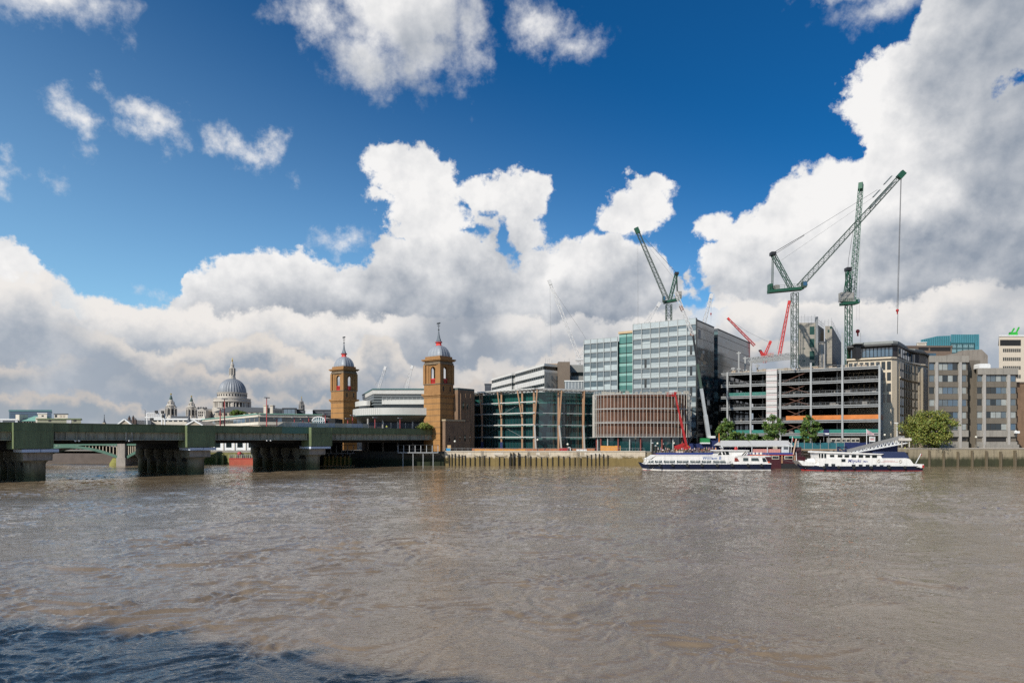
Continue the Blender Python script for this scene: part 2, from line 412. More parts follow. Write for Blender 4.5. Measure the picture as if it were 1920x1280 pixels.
M_blind = mt('white_blind', (.34, .385, .39), .45, 0, .25, .25, ior=1.7)
M_mull = mt('pale_mullion', (.36, .37, .36), .4, .2, .1, 1)
M_wood = mt('oiled_timber', (.36, .21, .12), .6, 0, .2, .8, .05, .25)
M_slat = mt('timber_screen', (.12, .055, .032), .8, 0, .75, .25, .1, .4, course=(.36, .5))
M_louv = mt('white_louvre', (.60, .60, .58), .4, .1, .08, .8)
M_ply = mt('orange_plywood', (.60, .27, .06), .8, 0, .15, .7, 0, .15)
M_orange = mt('orange_edge_board', (.50, .16, .035), .75, 0, .3, .5)
M_net = mt('teal_debris_net', (.03, .17, .14), .9, 0, .25, 1.2)
M_bluehoard = mt('navy_hoarding', (.015, .025, .10), .6, 0, .12, .6)
M_tealh = mt('teal_hoarding', (.02, .12, .15), .6, 0, .2, .5, 0, .3)
M_rust = mt('rusty_brace', (.10, .045, .03), .8, 0, .2, 1)
M_quay = mt('quay_limestone', (.54, .46, .35), .9, 0, .22, .5, .2, .25, stain=(2.9, (.20, .145, .055), .5))
M_quay2 = mt('quay_granite', (.28, .235, .16), .9, 0, .3, .4, .3, .35, stain=(2.9, (.038, .04, .018), .9), course=(.75, .35))
M_quay3 = mt('dark_abutment', (.05, .048, .04), .95, 0, .4, .5, .3, .4, stain=(2.5, (.015, .022, .008), .8))  # near-black wall, darker and greener towards the bottom
M_weed = mt('green_weed_wall', (.16, .15, .06), .95, 0, .4, .6, .3, .4, stain=(2.4, (.08, .11, .02), 1.0))
M_pile = mt('tarred_timber', (.022, .018, .014), .85, 0, .3, 1)
M_pave = mt('paving', (.22, .20, .17), .9, 0, .15, .1)
M_navy = mt('navy_hull_paint', (.008, .013, .038), .3, 0, .1, .5)
M_boatw = mt('boat_white_paint', (.74, .72, .69), .4, 0, .10, .9, 0, .22)
M_maroon = mt('maroon_hull_paint', (.055, .012, .016), .5, 0, .2, .6)
M_boatr = mt('boat_red_paint', (.36, .02, .02), .5, 0, .1, 1)
M_bblue = mt('boat_blue_paint', (.02, .05, .22), .5, 0, .1, 1)
M_awn = mt('grey_awning_canvas', (.44, .43, .42), .8, 0, .08, .8)
M_tarp = mt('navy_tarpaulin', (.022, .034, .09), .6, 0, .15, .5, .2)
M_rubber = mt('dark_rubber', (.02, .02, .02), .8, 0, 0)
M_yellow = mt('hi_vis_yellow', (.55, .75, .03), .6, 0, 0)
M_gold = mt('gilded_metal', (.75, .50, .10), .35, .8, 0)

# ------------------------------------------------------------------ water
def build_water():
    rng = np.random.default_rng(5)
    ny, nx = 1450, 1050
    y = 11.0 * np.exp(np.linspace(0, math.log(1600 / 11.0), ny))
    s = np.linspace(-1.3, 1.3, nx)
    Yg = np.repeat(y[:, None], nx, 1); Xg = s[None, :] * (Yg + 14.0)
    dy = np.gradient(y)[:, None]; dx = (s[1] - s[0]) * (Yg + 14.0)
    def lown(sc, seed, k=14):
        r = np.random.default_rng(seed); o = np.zeros_like(Xg)
        for i in range(k):
            a = r.uniform(0, 2 * np.pi); f = 2 * np.pi / (sc * r.uniform(.6, 1.8)); o += np.sin(Xg * np.cos(a) * f + Yg * np.sin(a) * f + r.uniform(0, 6.28))
        return o / math.sqrt(k / 2)
    patch = np.clip(.85 + .34 * lown(38, 1) + .26 * lown(12, 2), .25, 1.8)
    wx = .8 * lown(7, 3); wy = .8 * lown(7, 4)
    Z = np.zeros_like(Xg); wind = R(103)
    lam = np.exp(rng.uniform(math.log(.32), math.log(6.0), 140))
    for l in lam:
        a = wind + rng.normal(0, .55); k = 2 * np.pi / l
        amp = .0084 * l * (1.1 if l < 1.3 else (1.3 / l) ** .85)
        dd = np.sqrt((dx * np.cos(a)) ** 2 + (dy * np.sin(a)) ** 2) + 1e-6
        fil = np.exp(-(dd / l * 2.4) ** 2)
        ph = k * ((Xg + wx) * np.cos(a) + (Yg + wy) * np.sin(a)) + rng.uniform(0, 6.28)
        Z += amp * fil * (np.sin(ph) + .25 * np.sin(2 * ph + .6))
    Z *= patch * .60
    # fade the waves out far away
    Z = (Z - Z.mean()) * 1.0
    co = np.stack([Xg, Yg, Z], -1).reshape(-1, 3).astype(np.float32)
    i = np.arange((ny - 1) * (nx - 1)); r_, c_ = i // (nx - 1), i % (nx - 1); a0 = r_ * nx + c_
    q = np.stack([a0, a0 + 1, a0 + nx + 1, a0 + nx], -1).astype(np.int32)
    me = bpy.data.meshes.new('water'); me.vertices.add(len(co)); me.vertices.foreach_set('co', co.ravel())
    me.loops.add(q.size); me.loops.foreach_set('vertex_index', q.ravel())
    me.polygons.add(len(q)); me.polygons.foreach_set('loop_start', np.arange(0, q.size, 4, dtype=np.int32)); me.polygons.foreach_set('loop_total', np.full(len(q), 4, np.int32))
    me.polygons.foreach_set('use_smooth', np.ones(len(q), bool)); me.update(calc_edges=True)
    m_ = bpy.data.materials.new('river_water'); m_.use_nodes = True; nt = m_.node_tree; b = nt.nodes['Principled BSDF']; g = G(nt)
    tc = g.new('ShaderNodeTexCoord').outputs['Object']
    n = g.noise(g.v('MULTIPLY', tc, (.5, 1.2, 1)), .10, 5, .6); n2 = g.noise(tc, .6, 3, .6)
    f = g.m('ADD', g.m('MULTIPLY', g.m('SUBTRACT', n, .5), 1.0), g.m('MULTIPLY', g.m('SUBTRACT', n2, .5), .3))
    c = g.mix(g.ramp(f, -.28, .28), (.170, .123, .074), (.245, .185, .121))
    g.put(b.inputs['Base Color'], c)
    b.inputs['Roughness'].default_value = .03; b.inputs['IOR'].default_value = 1.8; b.inputs['Specular IOR Level'].default_value = .7
    h = g.m('ADD', g.noise(g.v('MULTIPLY', tc, (.8, 1.7, 1)), 3.3, 4, .58, .4), g.m('MULTIPLY', g.noise(tc, .75, 3, .6, .5), 2.2))
    bn = g.new('ShaderNodeBump'); bn.inputs['Strength'].default_value = .30; bn.inputs['Distance'].default_value = .16
    g.put(bn.inputs['Height'], h); g.put(b.inputs['Normal'], bn.outputs[0])
    me.materials.append(m_)
    o = bpy.data.objects.new('water', me); col.objects.link(o); tag(o, 'choppy brown river water with pale glints', kind='structure')
build_water()

# ------------------------------------------------------------------ north bank: ground sheet and river walls
BANK = [(-700, 330), (-178, 262), (-109, 250), (-66, 232), (-23, 232.5), (45.6, 233), (150, 233), (420, 238), (1500, 300)]
mb = MB(); mb.prism([(x, y + .6) for x, y in BANK] + [(4500, 5200), (-4500, 5200)], GZ - .25, GZ)
tag(mb.build('ground', M_pave), 'paved quay and city ground of the north bank', kind='structure')

def wall_run(name, label, pts, z1, mat, th=1.2, cope=None):
    r = thing(name, label, 'wall', (pts[0][0], pts[0][1], 0))
    ox, oy = pts[0]
    for (x0, y0), (x1, y1) in zip(pts, pts[1:]):
        d = Vector((x1 - x0, y1 - y0)).normalized(); n = Vector((d.y, -d.x))     # towards the river
        q = [(x0 - ox, y0 - oy), (x1 - ox, y1 - oy), (x1 - ox - n.x * th, y1 - oy - n.y * th), (x0 - ox - n.x * th, y0 - oy - n.y * th)]
        w = MB().prism(q, -1.5, z1).build('wall_face', mat, r)
        if cope:
            q2 = [(x0 - ox + n.x * .15, y0 - oy + n.y * .15), (x1 - ox + n.x * .15, y1 - oy + n.y * .15), (x1 - ox - n.x * (th + .1), y1 - oy - n.y * (th + .1)), (x0 - ox - n.x * (th + .1), y0 - oy - n.y * (th + .1))]
            MB().prism(q2, z1 + .003, z1 + .28).build('coping', cope, r)
    return r
# middle quay: pale stone with a row of tarred fender piles
r = wall_run('quay_wall', 'pale limestone river wall with dark timber fender piles below the timber column office', [(-23, 232), (45.4, 232.4)], 4.75, M_quay, 1.4, mt('coping_stone', (.50, .45, .37), .9))
pxs = [842, 847, 853, 860, 866, 872, 881, 890, 899, 908, 917, 936, 945, 955, 965, 975, 985, 995, 1005, 1015, 1026, 1036, 1047, 1057, 1068, 1078, 1089, 1101, 1109, 1117, 1124, 1132, 1140]
for i, px in enumerate(pxs):
    x = XX(px, 231.5) + 23; hgt = 3.1 + .55 * math.sin(i * .9) * .5 + random.uniform(-.15, .15) + (.7 if i < 6 or i > 26 else 0)
    MB().box(x, -.2 + x * .4 / 68, hgt / 2 - .7, .27, .24, hgt + 1.4).build('fender_pile', M_pile, r)
for px, h in ((957, 4.4), (963, 4.5), (972, 4.5)):
    x = XX(px, 231.5) + 23; MB().box(x, -.4, h / 2 - .7, .36, .4, h + 1.4).build('fender_pile', M_pile, r)
for k in range(16):
    x = random.uniform(4, 64); wd = random.uniform(1.2, 3.4); MB().bx(x, x + wd, -.055 + x * .4 / 68, -.002 + x * .4 / 68, 3.62, 4.45).build('stone_block', random.choice([mt('block_pale', (.56, .50, .42), .9), mt('block_tan', (.38, .31, .22), .9)]), r)
rl = MB(); rl.bx(0, 68, .6, .66, 5.95, 6.0); rl.bx(0, 68, .6, .66, 5.5, 5.53)
for i in range(35): rl.bx(i * 2 - .03, i * 2 + .03, .6, .66, 5.031, 6.0)
rl.build('railing', M_steel, r)
for px in (903.5, 990.5, 1083):
    x = XX(px, 231.5) + 23; q = MB(); q.bx(x - .3, x - .24, -.3, -.24, 0, 5.2); q.bx(x + .24, x + .3, -.3, -.24, 0, 5.2)
    for k in range(16): q.bx(x - .24, x + .24, -.29, -.25, .2 + k * .3, .25 + k * .3)
    q.build('ladder', M_rope, r)
for k in range(9):
    x = 3 + k * 7.1; MB().path([(x + i * .7, -.12, 3.55 - .5 * math.sin(math.pi * i / 6)) for i in range(7)], .06, 5).build('chain', M_pile, r)
r = wall_run('quay_wall', 'grey river wall with dark stained lower half behind the moored boats', [(45.6, 233), (131.5, 233)], 4.6, M_quay2, 1.4, mt('coping_dark', (.30, .28, .25), .9))
for i in range(9): MB().box(3 + i * 5.2, -.5, 1.3, .5, .8, 5.2).build('fender_pile', M_pile, r)
r = wall_run('quay_wall', 'tall rough granite embankment wall with timber buttresses under the concrete offices', [(131.6, 226), (420, 231)], 5.75, M_quay2, 8.0, mt('coping_pale', (.36, .32, .27), .9))
for i in range(12): MB().bx(6.5 + i * 4.75 - .26, 6.5 + i * 4.75 + .26, -.3, .1 + i * .08, -1, 5.3 - (i % 3) * .2).build('buttress', mt('weathered_buttress', (.12, .095, .06), .9), r)
wall_run('abutment_wall', 'near black abutment wall, greener towards its foot, beneath the railway bridge', [(-66, 231.4), (-23.1, 231.4)], 4.9, M_quay3, 2.0)
wr = wall_run('river_wall', 'ribbed green and yellow weedy river wall seen between the bridge piers', [(-150, 258), (-109, 249.3), (-66.1, 231.6)], 4.3, M_weed, 2.0, mt('coping_dark', (.3, .28, .25), .9))
for i in range(16):
    t_ = i / 15; x_, y_ = -107 + 40 * t_ + 150, 248.4 - 16.6 * t_ - 258
    MB().bx(x_ - .3, x_ + .3, y_ - 1.3, y_ - .7, -1, 3.9 - .2 * (i % 3)).build('timber_rib', mt('mossy_rib', (.24, .24, .09), .9, 0, .3, 1, .1, .3), wr)
wall_run('river_wall', 'distant dark river wall seen under the arch of the green bridge', [(-700, 329.2), (-178, 261.2), (-150.1, 257.9)], 3.6, mt('far_wall_stone', (.10, .08, .07), .9, 0, .3, .4), 2.0)

# ------------------------------------------------------------------ south bank behind the camera: unseen warehouse added to throw the shadow on the near water
mb = MB(); mb.prism([(-400, 60), (-90, 14), (-60, 1.5), (60, -1.5), (400, -20), (400, -600), (-400, -600)], -1, 7.3)
tag(mb.build('south_bank_ground', M_pave), 'paved south bank promenade', kind='structure')
def warehouse():
    r = thing('shadow_warehouse', 'unseen tall brick warehouse added behind the viewpoint to shade the near water', 'building', (-23.6, -13.5, 7.3), math.atan2(-14.2, 38.9))
    def blk(x0, x1, h, d=18, nm='wall'): MB().bx(x0, x1, -d, 0, 0, h).build(nm, M_dbrick, r)
    blk(-62, -38, 26.0); blk(-37.99, -14, 27.0); blk(-13.99, 12, 27.0); blk(12.01, 36, 27.9)
    for x0, x1, h in ((-60, -40, 26.0), (-36, -16, 27.0), (-12, 10, 27.0), (14, 34, 27.9)):
        MB().ext([(x0, h), (x1, h), ((x0 + x1) / 2, h + 3.2)], -16, -3).build('roof', M_slate, r)
        for k in range(5): MB().bx(x0 + 1.5 + k * 4, x0 + 2.6 + k * 4 + (k % 2), -1.6, -.4, h, h + .7 + (k * 7 % 5) * .28).build('chimney', M_dbrick, r)  # uneven blocks added to break up the edge of the cast shadow
        for j in range(6):
            for i in range(5):
                a = x0 + 1 + i * 3.7; MB().bx(a, a + 1.6, -.1, .05, 2 + j * 4.2, 4.4 + j * 4.2).build('window', M_glass, r)
warehouse()

# ------------------------------------------------------------------ railway bridge (local x along the bridge towards the north bank, local y away from the camera)
BA = Vector((-101.3, 148.0)); BU = Vector((.632, .775)).normalized(); BN = Vector((-BU.y, BU.x)); BRZ = math.atan2(BU.y, BU.x)
def bt(px, off=0.0):                      # distance along the bridge's near face (shifted off metres) whose image column is px
    k = (px - 960) / FP; a = BA + BN * off
    return (k * a.y - a.x) / (BU.x - k * BU.y)
def build_bridge():
    W = 34.0; t0, t1 = -60.0, bt(823)
    r = thing('railway_bridge', 'long green girder railway bridge on fluted iron piers crossing the river', 'bridge', (BA.x, BA.y, 0), BRZ)
    zt, zb, zg = 12.4, 10.62, 8.75
    tb0, tb1 = bt(528), bt(615)
    for i, (a, b, m_) in enumerate(((t0, tb0, M_green), (tb0 + .004, tb1, M_green2), (tb1 + .004, t1, M_green))):
        q = MB().bx(a, b, -.25, .35, zb, zt); q.bx(a, b, -.34, .44, zt + .003, zt + .16); q.bx(a, b, -.36, -.251, zb, zb + .16)
        x = a + 3
        while x < b: q.bx(x - .03, x + .03, -.27, -.251, zb + .17, zt - .01); x += 4.1
        o = q.build('parapet_girder', m_, r)
        if i == 1: o['label'] = 'freshly repainted blue green length of parapet'
    w = MB().bx(t0, t1, .30, .6, zg + .2, zb - .002); w.bx(t0, t1, -.05, 1.0, zg, zg + .19)
    w.build('web_girder', M_web, r)
    for i in range(int((t1 - t0) / 2.05)):
        x = t0 + .5 + i * 2.05
        if x > t1 - 1: break
        MB().ext([(x - .05, zg + .2), (x + .05, zg + .2), (x + .05, zb - .01), (x - .05, zb - .01)], -.12, .298).build('web_stiffener', M_web, r)
    u = MB().bx(t0, t1, 1.1, W, 9.0, 11.2)
    for k in range(1, 9): u.bx(t0, t1, 1.4 + k * 3.8, 2.0 + k * 3.8, 7.9, 8.998)
    u.build('deck', M_under, r)
    MB().bx(t0, t1, W + .2, W + .8, 8.8, 12.4).build('far_parapet', M_green, r)
    # piers
    for px, bxa, bxb, big in ((72, 41, 99, 1), (376, 357, 402, 1), (596, 584, 621, 1), (-330, -370, -290, 1)):
        t = bt(px)
        p = MB()
        fw = 2.6
        # front column: heavier, faceted, flat cap
        col_ = MB().lathe([(2.05, -2), (2.05, 3.6), (2.15, 3.9), (2.6, 4.35)], t, 2.6, 12, .5)
        col_.prism([(t - 2.7, .3), (t + 2.7, .3), (t + 2.7, 5.2), (t - 2.7, 5.2)], 4.352, 6.1)
        o = col_.build('pier_column', M_pier, r, True)
        MB().bx(t - 2.72, t + 2.72, .15, .298, 4.5, 6.1).build('cap_block', M_pcap, r)
        bb = MB().bx(t - 3.4, t - .06, -1.5, 4.2, 6.22, 6.85); bb.bx(t + .06, t + 3.4, -1.5, 4.2, 6.22, 6.85); bb.build('bearing_block', M_bear, r)
        for k in range(5):
            yy = 9.0 + k * 5.9
            c = MB().lathe([(1.75, -2), (1.75, 3.2), (1.9, 3.7), (2.45, 4.4), (2.45, 6.2), (2.1, 6.5)], t, yy, 12, .5).build('pier_column', M_pier, r, True)
        MB().bx(t - 1.9, t + 1.9, 5.3, 34, 6.5, 8.2).build('pier_head', M_under, r)
        MB().bx(t - 1.2, t + 1.2, 1.6, 34, 3.2, 5.6).build('cross_brace', M_under, r)
        if px > 0:
            a = bt(bxb, -1.2); L = 7.2
            q = MB().bx(a - L, a, -1.6, -.4, 7.0, 12.45); q.bx(a - L, a, -.4, 3.2, 6.9, 8.6)
            q.bx(a - L - .06, a + .06, -1.66, -1.601, 10.68, 10.84); q.bx(a - L - .02, a - L + .14, -1.66, -1.602, 7.0, 12.45); q.bx(a - .14, a + .02, -1.66, -1.602, 7.0, 12.45)
            q.build('pier_casing', M_green, r)
    # paired warning lamps under mid span
    for px in (139, 146, 240, 498, 505):
        t = bt(px); MB().tube((t, -.9, 8.6), (t, -.5, 8.6), .16).build('navigation_lamp', M_white, r); 
    for px in (235, 246): t = bt(px); MB().bx(t - .05, t + .05, -.5, -.4, 8.5, 10.6).build('lamp_bracket', M_steel, r)
    # pale hoarding panels beside the platform
    h = thing('platform_hoarding', 'row of pale grey and cream panels along the bridge parapet by the station', 'hoarding', (BA.x, BA.y, 12.5), BRZ)
    a, b = bt(534, 1), bt(690, 1); n = 14
    cols_ = [mt('panel_cream', (.42, .38, .32), .7, 0, .08), mt('panel_grey', (.40, .41, .45), .7, 0, .08), mt('panel_white', (.50, .48, .44), .7, 0, .08)]
    for i in range(n):
        x0 = a + (b - a) * i / n; x1 = a + (b - a) * (i + 1) / n
        MB().bx(x0 + .02, x1 - .02, .9, 1.0, 0.1, 1.35 + .0 * i).build('panel', cols_[(i * 5 + i // 3) % 3], h)
    MB().ext([(a - 3, .08), (a - .05, .08), (a - .05, 1.3), (a - 4.0 + 3.5, 1.3)], .9, .98).build('end_panel', cols_[0], h)
    f = thing('platform_fence', 'dark mesh fence on the bridge deck beneath the curved white building', 'fence', (BA.x, BA.y, 12.5), BRZ)
    a, b = bt(691, 1), bt(800, 1)
    for i in range(9):
        x = a + (b - a) * i / 8; MB().bx(x - .05, x + .05, 1.2, 1.3, 0, 1.9).build('post', M_steel, f)
    me_ = MB()
    for k in range(8): me_.bx(a, b, 1.23, 1.26, .15 + k * .23, .19 + k * .23)
    for k in range(90): x = a + (b - a) * k / 90; me_.bx(x - .012, x + .012, 1.22, 1.24, .1, 1.8)
    me_.build('mesh_panel', mt('grey_mesh', (.12, .13, .15), .7), f)
    return r
build_bridge()

def on_bridge(px, off, z=12.4):
    t = bt(px, off); p = BA + BU * t + BN * off; return (p.x, p.y, z)
def bridge_lamp(px, ytop, label, off=2.0, mat=None):
    x, y, z = on_bridge(px, off, 11.9); H = ZZ(ytop, y) - z; mat = mat or mt('pink_red_pole_paint', (.42, .07, .07), .6)
    r = thing('platform_lamp', label, 'lamp', (x, y, z), BRZ, 'lamps along the railway bridge platforms')
    MB().tube((0, 0, 0), (0, 0, H), .16, .11).build('pole', mat, r)
    MB().bx(-.85, .85, -.22, .22, H, H + .22).build('lamp_head', mt('lamp_grey', (.25, .25, .26), .6), r)
bridge_lamp(500, 746, 'tallest red pole platform lamp beside the beige ribbon windowed office')
bridge_lamp(413, 766, 'slim red platform lamp in front of the cathedral, left one of a close pair')
bridge_lamp(421, 748, 'slim taller red platform lamp right of a close pair in front of the cathedral')
bridge_lamp(519, 785, 'short red platform lamp just right of the tallest lamp pole')
bridge_lamp(552, 783, 'short red platform lamp beside the grey hoarding left of the arched glass roof', 3)
bridge_lamp(568, 786, 'short red platform lamp left of the small arched glass roof', 3)
bridge_lamp(579, 781, 'mid height red platform lamp left of the arched glass roof', 3)
bridge_lamp(610, 776, 'red platform lamp right beside the small arched glass roof', 3)
bridge_lamp(616, 787, 'short red platform lamp left of the farther brick tower', 3)
bridge_lamp(652, 785, 'short red platform lamp against the base of the farther brick tower', 3)
bridge_lamp(661, 779, 'red platform lamp right of the farther brick tower', 3)
bridge_lamp(703, 783, 'red platform lamp standing under the white curved building, left one', 1.6)
bridge_lamp(750, 784, 'red platform lamp standing under the white curved building, right one', 1.6)

def gantry():
    x0, y0, _ = on_bridge(274, 6); r = thing('signal_gantry', 'white steel railway signal gantry with handrails and signal heads on the bridge', 'gantry', (x0, y0, 11.5), -.1)
    s = y0 / FP; z = lambda py: ZZ(py, y0) - 11.5; X = lambda px: (px - 274) * s
    f = MB()
    for px in (276, 305, 311): f.bx(X(px) - .12, X(px) + .12, -.1, .1, 0, z(775))
    f.bx(X(272), X(314), -.15, .15, z(783), z(781.5)); f.bx(X(275), X(304), -.1, .1, z(775), z(774)); f.bx(X(275), X(304), -.1, .1, z(778.5), z(778))
    for i in range(7): f.bx(X(276 + i * 4.6) - .04, X(276 + i * 4.6) + .04, -.05, .05, z(782), z(774))
    f.build('frame', M_white, r)
    MB().path([(X(272), 0, 0), (X(272), 0, z(769)), (X(270.6), 0, z(767.5))], .08).build('lamp_bracket', M_steel, r)
    for px, py, w, h in ((296, 772, 5, 5), (308.5, 773, 5, 6), (287, 786, 6, 6), (309, 780, 4, 5)):
        MB().box(X(px), -.35, z(py), w * s, .35, h * s).build('signal_head', M_black, r)
gantry()

def road_bridge():
    Y = 231.0; s = Y / FP; x0 = XX(230, Y)
    r = thing('arch_bridge', 'green and cream steel arch road bridge seen beneath the railway bridge', 'bridge', (x0, Y, 0), 0.0)
    X = lambda px: (px - 230) * s; Z = lambda py: ZZ(py, Y)
    Mg = mt('arch_green_paint', (.06, .14, .10), .6, 0, .15, .5, 0, .2); Ms = mt('arch_pier_stone', (.30, .27, .24), .9, 0, .2, .6, 0, .3)
    Mo = mt('ochre_parapet', (.50, .33, .14), .8, 0, .15, .6); D = 14
    def arch(c, half, right):
        seg = 26; n = 0
        zc, zs = Z(837), Z(857)
        for k, (yy, th) in enumerate(((0, .85), (D, .85))):
            q = MB()
            for i in range(seg):
                u0, u1 = -1 + 2 * i / seg, -1 + 2 * (i + 1) / seg
                a = (c + u0 * half, yy, zs + (zc - zs) * (1 - u0 * u0)); b = (c + u1 * half, yy, zs + (zc - zs) * (1 - u1 * u1))
                q.beam(a, b, .6, th)
            q.build('arch_rib', Mg, r)
            sp = MB()
            for i in range(30):
                u = -1 + 2 * (i + .5) / 30; z = zs + (zc - zs) * (1 - u * u)
                if Z(835) - z > .8: sp.bx(c + u * half - .13, c + u * half + .13, yy, yy + .2, z, Z(834.8))
            sp.build('spandrel_bars', mt('cream_bars', (.42, .36, .28), .8), r)
        q = MB()
        for i in range(seg):
            u0, u1 = -1 + 2 * i / seg, -1 + 2 * (i + 1) / seg
            q.beam((c + u0 * half, D / 2, zs + (zc - zs) * (1 - u0 * u0) - .1), (c + u1 * half, D / 2, zs + (zc - zs) * (1 - u1 * u1) - .1), D - .8, .3)
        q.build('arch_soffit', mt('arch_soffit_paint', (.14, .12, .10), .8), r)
    arch(X(125), X(222) - X(125), 0); arch(X(299), X(299 + 60) - X(299), 1)
    MB().bx(X(20), X(362), -.3, D + .3, Z(834.8), Z(831.3)).build('deck', Mg, r)
    MB().bx(X(20), X(362), -.2, .2, Z(831.2), Z(828.4)).build('parapet', Mo, r)
    q = MB().prism([(X(221), -1), (X(238), -1), (X(238), D + 1), (X(221), D + 1)], -2, Z(857.5)); q.bx(X(222.5), X(236.5), -.8, D + .8, Z(857.5), Z(827))
    q.bx(X(221.5), X(237.5), -.95, D + .9, Z(828), Z(826.2)); q.build('pier', Ms, r)
    q = MB().lathe([(2.6, -2), (2.5, .6), (1.6, 2.4), (.6, 3.4)], X(216) , 1.5, 14); q.build('cutwater', mt('weedy_yellow_stone', (.20, .19, .05), .9, 0, .35, .8, .2), r, True)
    q = MB().prism([(X(160), 22), (X(219), 22), (X(219), 26), (X(160), 26)], -1, Z(856)); q.build('jetty', mt('far_jetty_stone', (.16, .14, .12), .9), r)
road_bridge()

# ------------------------------------------------------------------ brick station towers
def build_tower(x, y, label, s=1.0):
    r = thing('brick_tower', label, 'tower', (x, y, 0), BRZ - math.pi / 2); r.scale = (1, .82, 1)
    # local x runs from the river-face left corner (-w) to the right corner (0); local y runs back
    w = 7.4; cx, cy = -w / 2, w / 2
    z0, z1 = GZ - 2, 24.2
    o = MB().bx(-w - .35, .35, -.35, w + .35, z0, z1).build('shaft', M_brick, r)
    bands = MB()
    for k in range(7):
        z = 11.0 + k * 2.05; bands.bx(-w - .42, .42, -.42, w + .42, z, z + .12)
    bands.build('string_course', M_stone_tr, r)
    c = MB().bx(-w - 1.0, 1.0, -1.0, w + 1.0, z1 + .003, z1 + .7); c.bx(-w - .6, .6, -.6, w + .6, z1 - .5, z1)
    c.bx(-w - .3, .3, -.3, w + .3, z1 + .703, 28.0); c.build('sill_cornice', M_brick2, r)
    q = MB().bx(-w - .55, .55, -.55, w + .55, 28.0, 28.35); q.build('belfry_sill', M_stone_tr, r)
    # belfry: four corner piers, arches above, open inside
    b = MB(); a = 1.75; zt = 35.0
    for (ax, ay) in ((-w, 0), (-a, 0), (-w, w - a), (-a, w - a)): b.bx(ax, ax + a, ay, ay + a, 28.353, zt)
    pw = .5
    for (ax, ay) in ((-w, 0), (0, 0), (-w, w), (0, w)): b.box(ax, ay, (28.36 + zt) / 2, 1.1, 1.1, zt - 28.36)
    # arch heads: fill between piers above a semicircle
    op = w - 2 * a; rad = 1.15; zs = 33.2
    for side in range(4):
        def T(u, d, z):
            if side == 0: return (-w + u, d, z)
            if side == 2: return (-w + u, w - d, z)
            if side == 1: return (-d, u, z)
            return (-w + d, u, z)
        m_ = w / 2
        def fill(u0, u1, za, zb2, d0=.25, d1=.9):
            ps = [T(u0, d0, za), T(u1, d0, za), T(u1, d1, za), T(u0, d1, za), T(u0, d0, zb2), T(u1, d0, zb2), T(u1, d1, zb2), T(u0, d1, zb2)]
            b.quadify(ps, [(0, 3, 2, 1), (4, 5, 6, 7), (0, 1, 5, 4), (1, 2, 6, 5), (2, 3, 7, 6), (3, 0, 4, 7)])
        fill(a, m_ - rad, 28.36, zt); fill(m_ + rad, w - a, 28.36, zt)
        N = 10
        for i in range(N):
            u0 = m_ - rad + 2 * rad * i / N; u1 = m_ - rad + 2 * rad * (i + 1) / N; um = (u0 + u1) / 2
            fill(u0, u1, zs + math.sqrt(max(0, rad ** 2 - (um - m_) ** 2)), zt)
    b.build('belfry', M_brick2, r)
    rl = MB()
    for side in range(4):
        for k in range(9):
            u = w / 2 - 1.1 + 2.2 * k / 8
            p = {0: (-w + u, .5), 2: (-w + u, w - .5), 1: (-.5, u), 3: (-w + .5, u)}[side]; rl.box(p[0], p[1], 29.2, .12, .12, 1.6)
        p = {0: (-w / 2, .5, 2.3, .14), 2: (-w / 2, w - .5, 2.3, .14), 1: (-.5, w / 2, .14, 2.3), 3: (-w + .5, w / 2, .14, 2.3)}[side]
        rl.box(p[0], p[1], 30.05, p[2], p[3], .22); rl.box(p[0], p[1], 28.5, p[2], p[3], .2)
    rl.build('red_railing', M_red, r)
    e = MB().bx(-w - .35, .35, -.35, w + .35, zt + .003, 35.7); e.bx(-w - .1, .1, -.1, w + .1, 35.703, 36.5); e.build('entablature', M_stone_tr, r)
    e = MB().bx(-w - 1.05, 1.05, -1.05, w + 1.05, 36.503, 36.95); e.bx(-w - .7, .7, -.7, w + .7, 36.2, 36.5); e.bx(-w + .0, 0, 0, w, 36.953, 37.9); e.build('cornice', M_brick2, r)
    # lead dome: square plan with rounded ribs
    d = MB(); n = 32; prof = [(4.0, 37.9), (3.95, 38.5), (3.7, 39.4), (3.25, 40.3), (2.6, 41.1), (1.9, 41.6), (1.2, 41.9)]
    vs = []
    for rr, z in prof:
        for i in range(n):
            an = 2 * math.pi * i / n; k = (abs(math.cos(an)) ** 5 + abs(math.sin(an)) ** 5) ** (-1 / 5); k *= 1.0 + (.022 if i % 2 else -.01)
            vs.append((cx + rr * .93 * k * math.cos(an), cy + rr * .93 * k * math.sin(an), z))
    fs = [(j * n + i, j * n + (i + 1) % n, (j + 1) * n + (i + 1) % n, (j + 1) * n + i) for j in range(len(prof) - 1) for i in range(n)] + [tuple(range((len(prof) - 1) * n, len(prof) * n))]
    d.quadify(vs, fs); d.build('lead_dome', M_lead, r)
    MB().lathe([(1.35, 41.8), (1.15, 42.1), (.95, 42.7), (1.5, 43.0), (1.5, 43.12)], cx, cy, 8, .5).build('red_collar', M_red, r)
    MB().lathe([(1.45, 43.123), (1.0, 43.6), (.62, 44.6), (.36, 45.8), (.2, 47.0), (.14, 47.3)], cx, cy, 8, .5).build('spire', mt('spire_lead', (.12, .14, .16), .5, .2), r)
    v = MB().tube((cx, cy, 47.3), (cx, cy, 50.0), .09); v.ball((cx, cy, 47.5), .32); v.ball((cx, cy, 48.3), .18)
    v.box(cx, cy, 48.9, 1.5, .08, .08); v.box(cx, cy, 48.9, .08, 1.5, .08); v.ext([(cx - .9, 49.5), (cx + .5, 49.5), (cx + 1.0, 49.85), (cx + .5, 50.1), (cx - .9, 50.0)], cy - .05, cy + .05)
